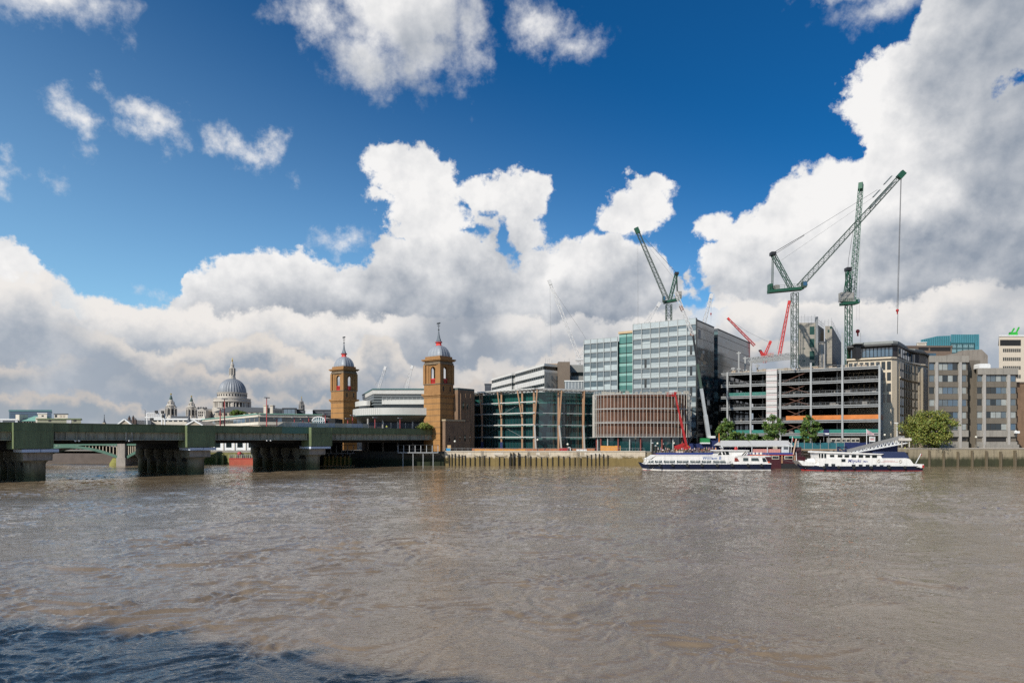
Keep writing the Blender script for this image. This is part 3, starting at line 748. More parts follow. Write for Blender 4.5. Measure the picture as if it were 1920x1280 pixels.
    v.build('weather_vane', mt('vane_metal', (.03, .035, .04), .5, .3), r)
    for u in (1.7, 5.7):      # tall slot recesses on the flanks below the belfry
        MB().bx(-.02 + .35, .36, u - .3, u + .3, 25.6, 27.3).build('slot', M_dark, r)
    return r
def corner(px, Y): return XX(px, Y), Y
cx_, cy_ = corner(825.5, 236); build_tower(cx_ - .1, cy_, 'nearer yellow brick tower with lead dome and weather vane, at the bridge end')
cx_, cy_ = corner(644, 269); build_tower(cx_, cy_, 'farther yellow brick tower with lead dome, left of the curved white building')

def flank_wall():
    x, y = corner(847, 241.6)
    r = thing('station_flank_wall', 'high brown brick station wall with round window running back from the nearer tower', 'building', (x, y, 0), BRZ)
    def lp(px, Y):
        v = Vector((XX(px, Y) - x, Y - y)); return (v.x * BU.x + v.y * BU.y, -v.x * BU.y + v.y * BU.x)
    foot = [(0, -3), (8.6, -3), lp(872.0, 266), lp(903, 268), lp(905, 272), lp(868, 272), (0, 2)]
    MB().prism(foot, GZ - .3, 26.3).build('wall', M_dbrick, r)
    MB().prism(foot, 26.303, 27.0).build('coping', mt('teal_coping', (.05, .08, .08), .7), r)
    for i in range(3): MB().bx(1.2 + i * 2.6, 1.7 + i * 2.6, -3.25, -3.005, GZ, 25.2).build('pilaster', M_dbrick, r)
    c = MB().lathe([(1.5, 0), (1.5, .12)], 0, 0, 20); c.v = [(a + 3.6, -3.02 - b_ * 0 - c_, b_ + 20.6) for a, b_, c_ in c.v]; c.build('round_window', M_glass, r)
    c = MB()
    for i in range(20):
        a, b_ = 2 * math.pi * i / 20, 2 * math.pi * (i + 1) / 20; c.beam((3.6 + 1.6 * math.cos(a), -3.1, 20.6 + 1.6 * math.sin(a)), (3.6 + 1.6 * math.cos(b_), -3.1, 20.6 + 1.6 * math.sin(b_)), .25, .25)
    c.build('window_surround', M_stone_tr, r)
    # buttress plinth at the tower foot
    MB().bx(-7.6, 5, -4.4, -3.01, GZ - .2, 15.2).build('plinth', M_dbrick, r); MB().bx(-7.8, 2, -4.7, -2.9, 15.203, 15.8).build('plinth_cap', mt('plinth_stone', (.36, .28, .18), .9), r)
    for i in range(5): MB().bx(-6 + i * 2.6, -5.3 + i * 2.6, -4.42, -4.3, 8.2, 10.4).build('window', M_glass, r)
flank_wall()

# ------------------------------------------------------------------ generic rectangular block with window parts
def block(name, label, cat, cx, cy, rz, x0, x1, y0, y1, ztop, wall, rows=(), roof=None, z0=GZ - .2, parapet=.8, skew=0.0):
    """rows: (face, z0, z1, [(a, b), ...], material, proud); face 'f' front (local -y side at y0), 'r' right, 'l' left"""
    r = thing(name, label, cat, (cx, cy, 0), rz)
    k = skew * (y1 - y0)
    MB().prism([(x0, y0), (x1, y0), (x1 + k, y1), (x0 + k, y1)], z0, ztop).build('wall', wall, r)
    if roof: MB().prism([(x0 - .2, y0 - .25), (x1 + .2, y0 - .25), (x1 + .2 + k, y1 + .25), (x0 - .2 + k, y1 + .25)], ztop + .003, ztop + parapet).build('roof_edge', roof, r)
    for face, za, zb, spans, m_, *_ in rows:
        for a, b in spans:
            if face == 'f': q = MB().bx(a, b, y0 - .06, y0 + .1, za, zb)
            elif face == 'r': q = MB().bx(x1 - .1, x1 + .06, a, b, za, zb)
            else: q = MB().bx(x0 - .06, x0 + .1, a, b, za, zb)
            q.build('window', m_, r)
    return r
def spans(a, b, n, fill=.7):
    s = (b - a) / n; return [(a + s * (i + (1 - fill) / 2), a + s * (i + (1 + fill) / 2)) for i in range(n)]
def flat(name, label, cat, px0, px1, ytop, Y, depth, wall, rows=(), roof=None, parapet=.8, rz=0, z0=GZ - .2):
    """block whose front is parallel to the picture: px range and top row measured at distance Y; rows in rows of the photograph"""
    s = Y / FP; c = XX(px0, Y)
    rr = [(f, ZZ(yb, Y), ZZ(ya, Y), [((a - px0) * s, (b - px0) * s) for a, b in sp] if f == 'f' else sp, m_) for f, ya, yb, sp, m_ in rows]
    return block(name, label, cat, c, Y, rz, 0, (px1 - px0) * s, 0, depth, ZZ(ytop, Y) - (parapet if roof else 0), wall, rr, roof, z0, parapet, (px0 if px0 > 960 else px1 if px1 < 960 else 960) / FP - .75)

# ------------------------------------------------------------------ cathedral
def cathedral():
    Y = 700.0; s = Y / FP; x = XX(435.5, Y)
    r = thing('domed_cathedral', 'grey domed cathedral with columned drum and twin baroque west towers on the skyline', 'cathedral', (x, Y, 0))
    Z = lambda py: ZZ(py, Y)
    Ms = mt('portland_stone', (.45, .41, .36), .85, 0, .15, .12, 0, .25)
    MB().lathe([(19, 0), (19, Z(765))], 0, 0, 32).build('drum_base', Ms, r, True)
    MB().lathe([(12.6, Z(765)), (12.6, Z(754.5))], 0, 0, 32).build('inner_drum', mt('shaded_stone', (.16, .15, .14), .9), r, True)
    colm = MB().tube((0, 0, Z(765)), (0, 0, Z(755)), .75, .68, 8).build('column', Ms, r)
    colm.location = (17, 0, 0)
    for i in range(1, 32):
        a = 2 * math.pi * i / 32; put(colm, r, (17 * math.cos(a), 17 * math.sin(a), 0))
    for i in range(8):
        a = 2 * math.pi * (i + .5) / 8; MB().box(0, 0, Z(760), 3.4, 2.4, Z(755) - Z(765)).build('niche_pier', Ms, r).location = (16.2 * math.cos(a), 16.2 * math.sin(a), 0)
    MB().lathe([(17.2, Z(755)), (18.3, Z(754.2)), (18.4, Z(752.5)), (17.8, Z(752.4)), (17.8, Z(748.5)), (18.2, Z(748.4)), (18.2, Z(747.6))], 0, 0, 40).build('gallery', Ms, r, True)
    MB().lathe([(14.2, Z(748)), (14.2, Z(738)), (14.8, Z(737.4)), (14.8, Z(736.4))], 0, 0, 40).build('attic', Ms, r, True)
    for i in range(32):
        a = 2 * math.pi * i / 32
        w_ = MB().box(0, 0, Z(741.5), .5, 1.1, 1.9).build('attic_window', M_dark, r); w_.location = (14.15 * math.cos(a), 14.15 * math.sin(a), 0); w_.rotation_euler = (0, 0, a)
    d = MB(); n = 64; prof = [(13.4 * math.cos(t), Z(736) + 14.6 * math.sin(t)) for t in [i / 12 * 1.33 for i in range(13)]]
    vs = []
    for rr, z in prof:
        for i in range(n):
            a = 2 * math.pi * i / n; k = 1 + (.022 if i % 2 else -.012); vs.append((rr * k * math.cos(a), rr * k * math.sin(a), z))
    fs = [(j * n + i, j * n + (i + 1) % n, (j + 1) * n + (i + 1) % n, (j + 1) * n + i) for j in range(12) for i in range(n)]
    d.quadify(vs, fs); d.build('dome', mt('dome_lead', (.22, .235, .26), .55, .1, .2, .15, 0, .3), r)
    l = MB().lathe([(3.6, Z(711)), (3.7, Z(709)), (3.2, Z(708.5)), (3.0, Z(704)), (2.3, Z(702)), (2.2, Z(692)), (2.9, Z(691)), (2.9, Z(690)), (1.9, Z(689)), (1.8, Z(685)), (2.1, Z(684.5)), (1.2, Z(682)), (.9, Z(679)), (.5, Z(677))], 0, 0, 12)
    for i in range(8):
        a = math.pi * i / 4; l.box(2.9 * math.cos(a), 2.9 * math.sin(a), Z(697), .7, .7, 7)
    l.build('lantern', Ms, r)
    g_ = MB().ball((0, 0, Z(676)), .9); g_.box(0, 0, Z(673), .3, .3, 3); g_.box(0, 0, Z(672.6), 1.6, .3, .3); g_.build('gold_cross', M_gold, r)
    # body of the church
    X = lambda px: (px - 435.5) * s
    MB().bx(X(340), X(560), 8, 40, 0, Z(781)).build('nave', Ms, r)
    q = MB().ext([(X(389), 0), (X(404), 0), (X(404), Z(771)), (X(396.5), Z(766.5)), (X(389), Z(771))], -22, 20); q.build('transept', Ms, r)
    for i in range(4):
        for j in range(2): MB().box(X(391.3 + i * 3.3), -22.1, Z(774.5 + j * 5), .8, .4, 1.8).build('window', M_dark, r)
    for i in range(4): MB().ball((X(389.5 + i * 4.6), -21, Z(766.5)), 1.2).build('statue', mt('dark_statue', (.10, .10, .10), .9), r)
    for (px, k, yt) in ((320.6, 1.0, 736.5), (359.0, .94, 741)):
        zb = Z(790); zt = Z(yt); H = zt - zb; cx = X(px)
        t = MB()
        t.box(cx, 0, Z(795), 11.5 * k, 11.5 * k, 8); 
        t.lathe([(6.6 * k, zb), (6.2 * k, zb + H * .10), (5.2 * k, zb + H * .16), (4.2 * k, zb + H * .2), (3.9 * k, zb + H * .52), (4.5 * k, zb + H * .54), (4.4 * k, zb + H * .57), (3.0 * k, zb + H * .61), (2.2 * k, zb + H * .70), (2.4 * k, zb + H * .72), (1.5 * k, zb + H * .76)], cx, 0, 12)
        for i in range(8):
            a = math.pi * (i + .5) / 4
            t.tube((cx + 5.1 * k * math.cos(a), 5.1 * k * math.sin(a), zb + H * .18), (cx + 5.1 * k * math.cos(a), 5.1 * k * math.sin(a), zb + H * .46), .55 * k, .5 * k, 6)
            t.ball((cx + 5.1 * k * math.cos(a), 5.1 * k * math.sin(a), zb + H * .50), .7 * k, 6, 4); t.ball((cx + 6.3 * k * math.cos(a), 6.3 * k * math.sin(a), zb + H * .13), .8 * k, 6, 4)
            t.tube((cx + 3.0 * k * math.cos(a), 3.0 * k * math.sin(a), zb + H * .58), (cx + 3.0 * k * math.cos(a), 3.0 * k * math.sin(a), zb + H * .69), .4 * k, .3, 5)
        o = t.build('west_tower', Ms, r)
        q = MB()
        for i in range(8):
            a = math.pi * i / 4; q.box(cx + 3.95 * k * math.cos(a), 3.95 * k * math.sin(a), zb + H * .34, 1.3 * k, 1.3 * k, H * .2)
        q.build('belfry_opening', M_dark, o)
        MB().lathe([(1.6 * k, zb + H * .76), (1.5 * k, zb + H * .82), (.9 * k, zb + H * .88), (.5 * k, zb + H * .92)], cx, 0, 8).build('tower_cap', mt('tower_cap_lead', (.05, .09, .08), .7), o)
        MB().ball((cx, 0, zb + H * .96), .9 * k).build('gold_pineapple', M_gold, o)
cathedral()

# ------------------------------------------------------------------ skyline left of the towers
gl = M_glass
flat('glass_office', 'far blue glass office with stepped louvred top behind the left end of the bridge', 'building', 17, 97, 768, 520, 40, M_gblue, [('f', 771 + i * 4, 773.4 + i * 4, [(19, 95)], mt('dark_louvre', (.03, .05, .09), .5)) for i in range(6)], mt('teal_edge', (.05, .14, .15), .6), 1.2)
flat('white_shed', 'low white gabled shed roofline at the far left edge above the bridge', 'building', -40, 33, 785, 300, 20, mt('grey_white_render', (.45, .46, .50), .8), [('f', 788, 791, [(-38, -20), (-15, 0), (5, 28)], M_slate)], M_white, .5)
def green_roof_house():
    Y = 320.0; s = Y / FP; r = thing('copper_roof_house', 'beige building with pale green copper roof and white gable above the bridge', 'building', (XX(42, Y), Y, 0)); Z = lambda p: ZZ(p, Y)
    MB().bx(0, 34 * s, 0, 10, GZ, Z(789)).build('wall', M_beige, r)
    q = MB(); q.quadify([(-.3, -.5, Z(789)), (34.5 * s, -.5, Z(789)), (30 * s, 6, Z(779)), (5 * s, 6, Z(779)), (-.3, 12, Z(789)), (34.5 * s, 12, Z(789))], [(0, 1, 2, 3), (3, 2, 5, 4), (0, 3, 4), (1, 5, 2), (0, 4, 5, 1)]); q.build('roof', M_copper, r)
    MB().bx(27 * s, 33 * s, -.8, 4, Z(792), Z(782)).build('chimney', M_cream, r)
    MB().bx(-11 * s, -4 * s, -.6, 5, GZ, Z(777)).build('stair_tower', M_cream, r)
    for i in range(5): MB().bx((3 + i * 5) * s, (6 + i * 5) * s, -.06, .1, Z(793), Z(790.5)).build('window', gl, r)
green_roof_house()
flat('relay_building', 'flat roofed grey green railway building above the left of the bridge', 'building', 70, 152, 784, 192, 8, mt('olive_render', (.22, .22, .16), .85, 0, .1), [('f', 787, 790, [(91, 96), (138, 143)], M_black), ('f', 786.5, 793, [(125, 134)], mt('pale_door', (.38, .38, .40), .7))], M_green, .3, z0=11.7)
flat('roof_plant_room', 'small square cream plant room on the skyline, left of two', 'building', 71, 88, 774, 300, 6, M_cream, [('f', 778, 780.5, [(78, 82)], gl)], M_white, .3)
flat('roof_plant_room', 'wider cream plant room with dark curved end on the skyline, right of two', 'building', 102, 127, 775, 300, 6, M_cream, [('f', 777.5, 782, [(103, 107)], gl), ('f', 778, 782, [(112, 116), (118, 122)], M_beige)], M_slate, .3)
def spire(px, ytop, ybase, wpx, Y, label, m_, name='church_spire'):
    s = Y / FP; r = thing(name, label, 'spire', (XX(px, Y), Y, 0)); zb, zt = ZZ(ybase, Y), ZZ(ytop, Y); H = zt - zb; w = wpx * s / 2
    MB().bx(-w, w, -w, w, GZ, zb + H * .25).build('tower', M_cream if m_ != M_slate else M_beige, r)
    MB().lathe([(w * 1.15, zb + H * .25), (w * .6, zb + H * .42), (w * .35, zb + H * .6), (w * .12, zb + H * .93)], 0, 0, 8, .5).build('spire_cone', m_, r)
    MB().tube((0, 0, zb + H * .9), (0, 0, zt), .18).build('finial', M_black, r)
spire(195.5, 777, 797, 4.5, 420, 'thin dark needle spire on the skyline left of the cathedral', M_slate)
spire(383, 767, 786, 5, 600, 'small pale church spire just left of the domed cathedral', M_cream)
spire(354.5, 767, 800, 8, 330, 'dark pointed church spire in front of the right west tower', M_slate)
def tiered_spire(px, ytop, Y, label):
    s = Y / FP; r = thing('tiered_spire', label, 'spire', (XX(px, Y), Y, 0)); Z = lambda p: ZZ(p, Y)
    o = MB().lathe([(5.5 * s, GZ), (5.5 * s, Z(768)), (6 * s, Z(767)), (4.4 * s, Z(765)), (4.2 * s, Z(760)), (4.6 * s, Z(759.5)), (3 * s, Z(757)), (2.8 * s, Z(753)), (1.4 * s, Z(751)), (.6 * s, Z(746))], 0, 0, 8, .5)
    for i in range(8):
        a = math.pi * i / 4
        o.lathe([(.5 * s, Z(768)), (.5 * s, Z(761)), (.05, Z(757))], 5.2 * s * math.cos(a), 5.2 * s * math.sin(a), 5); o.lathe([(.4 * s, Z(761)), (.4 * s, Z(755)), (.05, Z(751))], 3.6 * s * math.cos(a), 3.6 * s * math.sin(a), 5)
    o.build('stone_tiers', mt('weathered_portland', (.20, .19, .18), .9), r); MB().tube((0, 0, Z(747)), (0, 0, Z(ytop)), .25).build('finial', M_gold, r)
tiered_spire(565.5, 743, 480, 'ornate pinnacled stone spire rising between the office roofs left of the farther brick tower')
def pediment(px0, px1, ytop, yb, Y, label):
    s = Y / FP; r = thing('gabled_building', label, 'building', (XX(px0, Y), Y, 0)); w = (px1 - px0) * s; Z = lambda p: ZZ(p, Y)
    MB().ext([(0, GZ), (w, GZ), (w, Z(yb)), (w / 2, Z(ytop)), (0, Z(yb))], 0, 15).build('wall', M_beige, r)
    q = MB(); q.beam((-.4, -.2, Z(yb)), (w / 2, -.2, Z(ytop) + .1), .6, .5); q.beam((w + .4, -.2, Z(yb)), (w / 2, -.2, Z(ytop) + .1), .6, .5); q.build('gable_trim', M_white, r)
    return r, s, w, Z
r, s, w, Z = pediment(222, 246, 786, 796, 300, 'white edged gable with dark pointed chimneys on the skyline above the bridge')
for px, yt in ((229, 785), (234, 778.5), (241.5, 778), (246, 783)):
    MB().bx((px - 223.4) * s, (px - 220.6) * s, 3, 4, Z(796), Z(yt + 3)).build('chimney', mt('dark_chimney', (.10, .07, .06), .9), r); MB().lathe([(.35, Z(yt + 3)), (.25, Z(yt))], (px - 222) * s, 3.5, 6).build('chimney_pot', M_slate, r)
pediment(350, 379, 788.5, 797, 290, 'low white edged pediment just below the cathedral')
flat('dark_roof_house', 'long low dark slate roofed building left of the signal gantry', 'building', 250, 283, 788, 330, 12, M_beige, [('f', 793, 796, [(255, 262), (266, 273)], gl)], M_slate, 2.2)
flat('white_office', 'long low white office with a ribbon of windows left of the cathedral', 'building', 283, 384, 784, 340, 20, M_cream, [('f', 787, 790, spans(286, 382, 10, .7), gl)], M_white, .8)
flat('brown_roof_block', 'flat grey roofed block with brown band left of the west towers', 'building', 322, 352, 780, 380, 15, M_beige, [('f', 783, 786, spans(324, 350, 4), gl)], M_slate, 1)
def ribbon_office():
    Y = 262.0; x, y = corner(486, Y)
    r = thing('ribbon_window_office', 'beige office with long dark ribbon windows and green edged flat roof below the cathedral', 'building', (x, y, 0))
    Z = lambda p: ZZ(p, Y)
    # left face recedes to the left, right face nearly parallel to the picture
    a = Vector((XX(376, 345), 345)) - Vector((x, y)); b = Vector((XX(604, 272), 272)) - Vector((x, y))
    poly = [(0, 0), (b.x, b.y), (b.x + 5, b.y + 60), (a.x, a.y)]
    MB().prism(poly, GZ - .2, Z(776)).build('wall', M_beige, r)
    def ring(name, z0, z1, o, m_):
        for (p, q) in (((a.x, a.y), (0, 0)), ((0, 0), (b.x, b.y))):
            p, q = Vector(p), Vector(q); d = (q - p).normalized(); n = Vector((d.y, -d.x))
            MB().prism([tuple(p + n * o), tuple(q + n * o), tuple(q - n * .1), tuple(p - n * .1)], z0, z1).build(name, m_, r)
    ring('roof_band', Z(781), Z(776.3), .5, M_cream); ring('roof_trim', Z(776.2), Z(774.6), .9, M_copper)
    ring('spandrel', Z(796), Z(790.5), .3, M_cream)
    for (p, q, n_) in (((a.x, a.y), (0, 0), 16), ((0, 0), (b.x, b.y), 14)):
        p, q = Vector(p), Vector(q); d = (q - p); L = d.length; d.normalize(); n = Vector((d.y, -d.x))
        for i in range(n_):
            u0 = p + d * (L * (i + .06) / n_); u1 = p + d * (L * (i + .94) / n_)
            MB().prism([tuple(u0 + n * .12), tuple(u1 + n * .12), tuple(u1), tuple(u0)], Z(790.3), Z(781.2)).build('window', random.choice([gl, gl, M_gblue]), r)
ribbon_office()
def slate_range():
    Y = 330.0; s = Y / FP; r = thing('slate_roof_range', 'long dark slate mansard roof with two pale chimneys in front of the cathedral', 'building', (XX(404, Y), Y, 0)); Z = lambda p: ZZ(p, Y); X = lambda p: (p - 404) * s
    MB().bx(0, X(560), 0, 18, GZ, Z(772.5)).build('wall', M_beige, r)
    q = MB().ext([(X(400), Z(772.5)), (X(430), Z(762)), (X(520), Z(765)), (X(560), Z(768)), (X(560), Z(772.5))], -.3, 18.3); q.build('roof', M_slate, r)
    for px, yt in ((499.5, 759), (511.5, 759.5)):
        MB().bx(X(px - 2.6), X(px + 2.6), -2, 1, Z(775), Z(yt + 1.2)).build('chimney', M_cream, r); MB().bx(X(px - 3.1), X(px + 3.1), -2.3, 1.3, Z(yt + 1.2), Z(yt)).build('chimney_cap', M_cream, r)
    for i in range(14): MB().bx(X(410 + i * 10), X(415 + i * 10), -.36, 0, Z(778), Z(774)).build('window', gl, r)
slate_range()
flat('dark_glass_penthouse', 'dark glass rooftop box with pale blue panes left of the ornate spire', 'building', 530, 556, 764.5, 300, 12, mt('near_black_cladding', (.03, .035, .045), .5), [('f', 767, 777, spans(532, 553, 3, .92), mt('pale_pane', (.12, .16, .20), .1, ior=1.8))], M_black, .3)
flat('dark_rooftop_block', 'near black rooftop block directly left of the ornate spire', 'building', 556.5, 571, 767, 305, 12, mt('near_black_cladding', (.03, .03, .04), .5), [('f', 770, 773, [(559, 569)], M_slate)], M_black, .3)
flat('white_rooftop_block', 'plain pale grey rooftop block right of the ornate spire', 'building', 572.5, 586, 767.5, 300, 12, mt('pale_grey_render', (.46, .48, .52), .8), [('f', 770, 771, [(573, 586)], M_white)], M_white, .3)
flat('dark_long_roof', 'long dark flat rooftop meeting the farther brick tower', 'building', 586.5, 622, 768, 305, 12, mt('charcoal_cladding', (.045, .05, .06), .5), [('f', 771, 774, [(590, 606), (609, 620)], M_slate)], M_black, .3)
flat('slate_lower_roof', 'lower dark roof with chimney pots right of the pale chimneys', 'building', 513, 530, 766, 302, 12, mt('dark_slate_wall', (.05, .055, .065), .6), [('f', 770, 775, spans(514, 529, 3, .8), gl)], M_slate, .6)
def arch_roof():
    Y = 240.0; s = Y / FP; r = thing('arched_glass_roof', 'small arched pale blue glass roof beside the farther brick tower', 'building', (XX(597, Y), Y, 0)); Z = lambda p: ZZ(p, Y)
    n = 14; pl = [(12 * s * math.cos(math.pi * i / n), Z(789) + (Z(781) - Z(789)) * math.sin(math.pi * i / n)) for i in range(n + 1)]
    MB().ext([(12 * s, GZ)] + pl + [(-12 * s, GZ)], .3, 12).build('roof', mt('arch_glazing', (.25, .36, .38), .2, 0, .2, 1), r)
    q = MB()
    for i in range(n): q.beam((pl[i][0], .1, pl[i][1]), (pl[i + 1][0], .1, pl[i + 1][1]), .3, .3)
    for k in range(-2, 3): q.bx(k * 4 * s - .08, k * 4 * s + .08, 0, .2, Z(795), Z(789) + (Z(781) - Z(789)) * math.sqrt(max(0, 1 - (k * 4 / 12) ** 2)))
    q.bx(-12 * s, 12 * s, 0, .25, Z(789.4), Z(788.4)); q.build('frame', M_white, r)
    MB().bx(13 * s, 30 * s, 1, 12, GZ, Z(784)).build('side_wall', M_dark, r)
arch_roof()
# seen below the railway bridge
def grid_house():
    Y = 262.0; s = Y / FP; x = XX(396, Y); r = thing('riverside_office', 'cream riverside office with big square windows seen beneath the railway bridge', 'building', (x, Y, 0)); Z = lambda p: ZZ(p, Y)
    MB().bx(0, 82 * s, 0, 14, GZ - .2, Z(812)).build('wall', M_white, r)
    for j, (ya, yb) in enumerate(((829, 838.5), (843.5, 850.5))):
        for i in range(4): MB().bx((7 + i * 21) * s, (17 + i * 21) * s, -.08, .1, Z(yb), Z(ya)).build('window', gl, r)
    for i in range(4): MB().bx((1.5 + i * 21) * s, (3 + i * 21) * s, -.3, -.005, Z(851), Z(820)).build('pilaster', M_cream, r)
grid_house()
def barge():
    r = thing('red_barge', 'low red deck barge moored beneath the railway bridge', 'barge', (XX(455, 240), 243, 0)); s = 243 / FP
    MB().ext([(-28 * s, 2.0), (-27 * s, -.3), (27 * s, -.3), (28 * s, 2.0)], -2, 3).build('hull', mt('rusty_red_paint', (.35, .07, .04), .7, 0, .3, .5), r)
    MB().bx(-28 * s, 28 * s, -2.05, 3.05, 2.003, 2.3).build('rubbing_strake', M_boatr, r)
    q = MB()
    for i in range(15): q.bx((-26 + i * 3.7) * s - .1, (-26 + i * 3.7) * s + .1, -1.9, -1.7, 2.303, 3.5)
    q.bx(-26 * s, 26 * s, -1.9, -1.7, 3.5, 3.6); q.build('railing', M_steel, r)
    MB().lathe([(.1, 3.0), (.6, 3.1), (.9, 3.8), (.5, 4.5), (.1, 4.6)], -12 * s, 0, 10).build('red_buoy', M_boatr, r)
barge()
def under_houses():
    Y = 275.0
    for (a, b, yt, m_, lab) in ((88, 112, 838, mt('far_dark_stone', (.13, .10, .09), .9), 'dark low riverside building left under the green arch'), (108, 134, 836, mt('far_red_brick', (.24, .10, .08), .9), 'red brick riverside house under the green arch'), (134.5, 190, 837, mt('far_purple_brick', (.10, .065, .06), .9), 'long dark brick warehouse under the green arch'), (190.5, 262, 840, mt('far_brown', (.13, .09, .07), .9), 'brown riverside range behind the arch bridge pier')):
        n = int((b - a) / 7)
        flat('riverside_house', lab, 'building', a, b, yt, Y, 10, m_, [('f', 841, 844.5, spans(a + 1, b - 1, n, .45), mt('far_pale_window', (.2, .15, .13), .6) if a == 108 else gl), ('f', 848, 852, spans(a + 1, b - 1, n, .6), M_dark)], M_slate, .4)
under_houses()
def jetty(px0, px1, yd, Y, label, npost, mat, tall=True):
    s = Y / FP; r = thing('river_jetty', label, 'jetty', (XX(px0, Y), Y, 0)); Z = lambda p: ZZ(p, Y); w = (px1 - px0) * s
    Mj = mt('jetty_grey_paint', (.33, .34, .35), .6); MB().bx(0, w, -1.2, 1.0, Z(yd + 1.4), Z(yd)).build('deck', Mj, r)
    for i in range(npost): x = w * (i + .02) / (npost - 1 + .04); MB().bx(x - .10, x + .10, -1.1, -.9, Z(yd) + .003, Z(834)).build('post', Mj, r)
    q = MB(); q.bx(0, w, -1.0, -.9, Z(yd - 5), Z(yd - 5.6)); q.bx(-.1, w + .1, -1.3, 1.0, Z(834), Z(833.5)); q.build('rail', M_black, r)
    for i in range(4): MB().bx(w * (i + .5) / 4 - .12, w * (i + .5) / 4 + .12, -.9, -.7, -.5, Z(yd + 1.8)).build('pile', M_steel, r)
jetty(747, 822, 847.4, 229.5, 'jetty platform with evenly spaced white posts beneath the end of the railway bridge', 8, M_steel)
jetty(611, 664, 848.8, 229.0, 'sunlit white edged jetty beneath the railway bridge beside the last pier', 6, M_black)
def foreshore():
    r = thing('timber_fender', 'sunlit weedy timber fender frame on the shore under the bridge beside the last pier', 'fender', (XX(608, 226), 226, 0)); s = 226 / FP
    for i in range(7): MB().bx(i * 7.4 * s, i * 7.4 * s + .5, 0, .5, -.5, 3.4).build('post', mt('orange_weedy_timber', (.35, .22, .06), .9, 0, .3), r)
    MB().bx(-.5, 50 * s, .6, 1.0, .5, 2.9).build('planking', mt('weed_planks', (.10, .14, .03), .9, 0, .4, 1), r)
    MB().bx(-.8, 54 * s, -1.5, 2.5, -.5, .35).build('sill', mt('mud', (.35, .22, .10), .9), r)
foreshore()

# ------------------------------------------------------------------ curved white building between the towers
def curved_building():
    r = thing('curved_white_office', 'white curved office with stepped rounded balconies between the two brick towers', 'building', (XX(740, 250), 250, 0))
    ox, oy = XX(740, 250), 250.0
    def L(px, Y): return (XX(px, Y) - ox, Y - oy)
    Mw = mt('white_cladding', (.50, .49, .46), .5, 0, .06, .5, 0, .08)
    def curve(pts, n=10):
        q = [Vector(L(*p)) for p in pts]; out = []
        for i in range(len(q) - 1):
            p0, p1, p2, p3 = q[max(0, i - 1)], q[i], q[i + 1], q[min(len(q) - 1, i + 2)]
            for k in range(n):
                t = k / n; out.append(.5 * ((2 * p1) + (p2 - p0) * t + (2 * p0 - 5 * p1 + 4 * p2 - p3) * t * t + (3 * p1 - p0 - 3 * p2 + p3) * t ** 3))
        out.append(q[-1]); return [tuple(v) for v in out]
    low = curve([(690, 292), (664, 262), (668, 247), (700, 239.5), (745, 237.5), (803, 240)]) + [L(806, 285)]
    inn = curve([(696, 288), (679, 262), (684, 251), (712, 245), (750, 243), (803, 244)]) + [L(806, 285)]
    Z = lambda p, Y=240: ZZ(p, Y)
    MB().prism(low, Z(777.5), Z(764.5)).build('balcony_band', Mw, r, True)
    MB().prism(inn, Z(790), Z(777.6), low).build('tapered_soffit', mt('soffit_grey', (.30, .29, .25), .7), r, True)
    MB().prism(low, Z(778.4), Z(777.52)).build('teal_trim', mt('teal_trim_paint', (.04, .12, .12), .5), r, True)
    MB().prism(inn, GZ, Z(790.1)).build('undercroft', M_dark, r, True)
    # first set back tier: left drum and right long band
    lt = curve([(690, 292), (667, 272), (671, 262), (683, 257), (694, 257)]) + [L(700, 285)]
    MB().prism(lt, Z(760.5, 258), Z(751, 258)).build('balcony_band', Mw, r, True)
    MB().prism(lt, Z(764.4), Z(760.6, 258)).build('glazing_band', M_glass, r, True)
    rt = [L(716, 247), L(803, 246), L(803, 285), L(716, 285)]
    MB().prism(rt, Z(757.5, 246.5), Z(749, 246.5)).build('balcony_band', Mw, r)
    MB().prism([L(717.5, 248), L(803, 247), L(803, 285), L(717.5, 285)], Z(764.4), Z(757.6, 246.5)).build('glazing_band', M_glass, r)
    up = [L(701, 252), L(803, 252), L(803, 290), L(681, 285)]
    MB().prism(up, Z(764.3), Z(738.5, 252)).build('upper_glazing', M_glass, r)
    def off(poly, d): 
        c = Vector((sum(p[0] for p in poly) / len(poly), sum(p[1] for p in poly) / len(poly)))
        return [tuple(Vector(p) + (Vector(p) - c).normalized() * d) for p in poly]
    MB().prism(off(up, .6), Z(738.4, 252), Z(730.5, 252)).build('roof_band', Mw, r)
    MB().prism(off(up, .9), Z(730.4, 252), Z(728.4, 252)).build('roof_trim', mt('teal_trim_paint', (.04, .12, .12), .5), r)
    q = MB()
    for k in range(4):
        z = Z(743 + k * 5.2, 252); q.prism(off(up, .25), z, z + .35)
    q.build('floor_edge', mt('grey_transom', (.16, .18, .18), .5), r)
    q = MB(); 
    for i in range(11): 
        a, b = L(717 + i * 8, 246.6); q.bx(a - .06, a + .06, b - .05, b + .05, Z(749, 246.5), Z(744.5, 246.5))
    a, b = L(716, 246.6); a2, _ = L(803, 246.6); q.bx(a, a2, b - .04, b + .04, Z(745, 246.5), Z(744.5, 246.5)); q.build('terrace_railing', M_steel, r)
    for i in range(4): 
        a, b = L(690 + i * 28, 243.2); MB().tube((a, b, GZ), (a, b, Z(784)), .35, .35, 8).build('concrete_column', M_pale, r)
    sm = MB()
    for i in range(26):
        a, b = low[8 + i]; sm.box(a, b, Z(771), .10, .10, 2.3)
    sm.build('panel_joint', mt('joint_grey', (.35, .36, .35), .6), r)
curved_building()

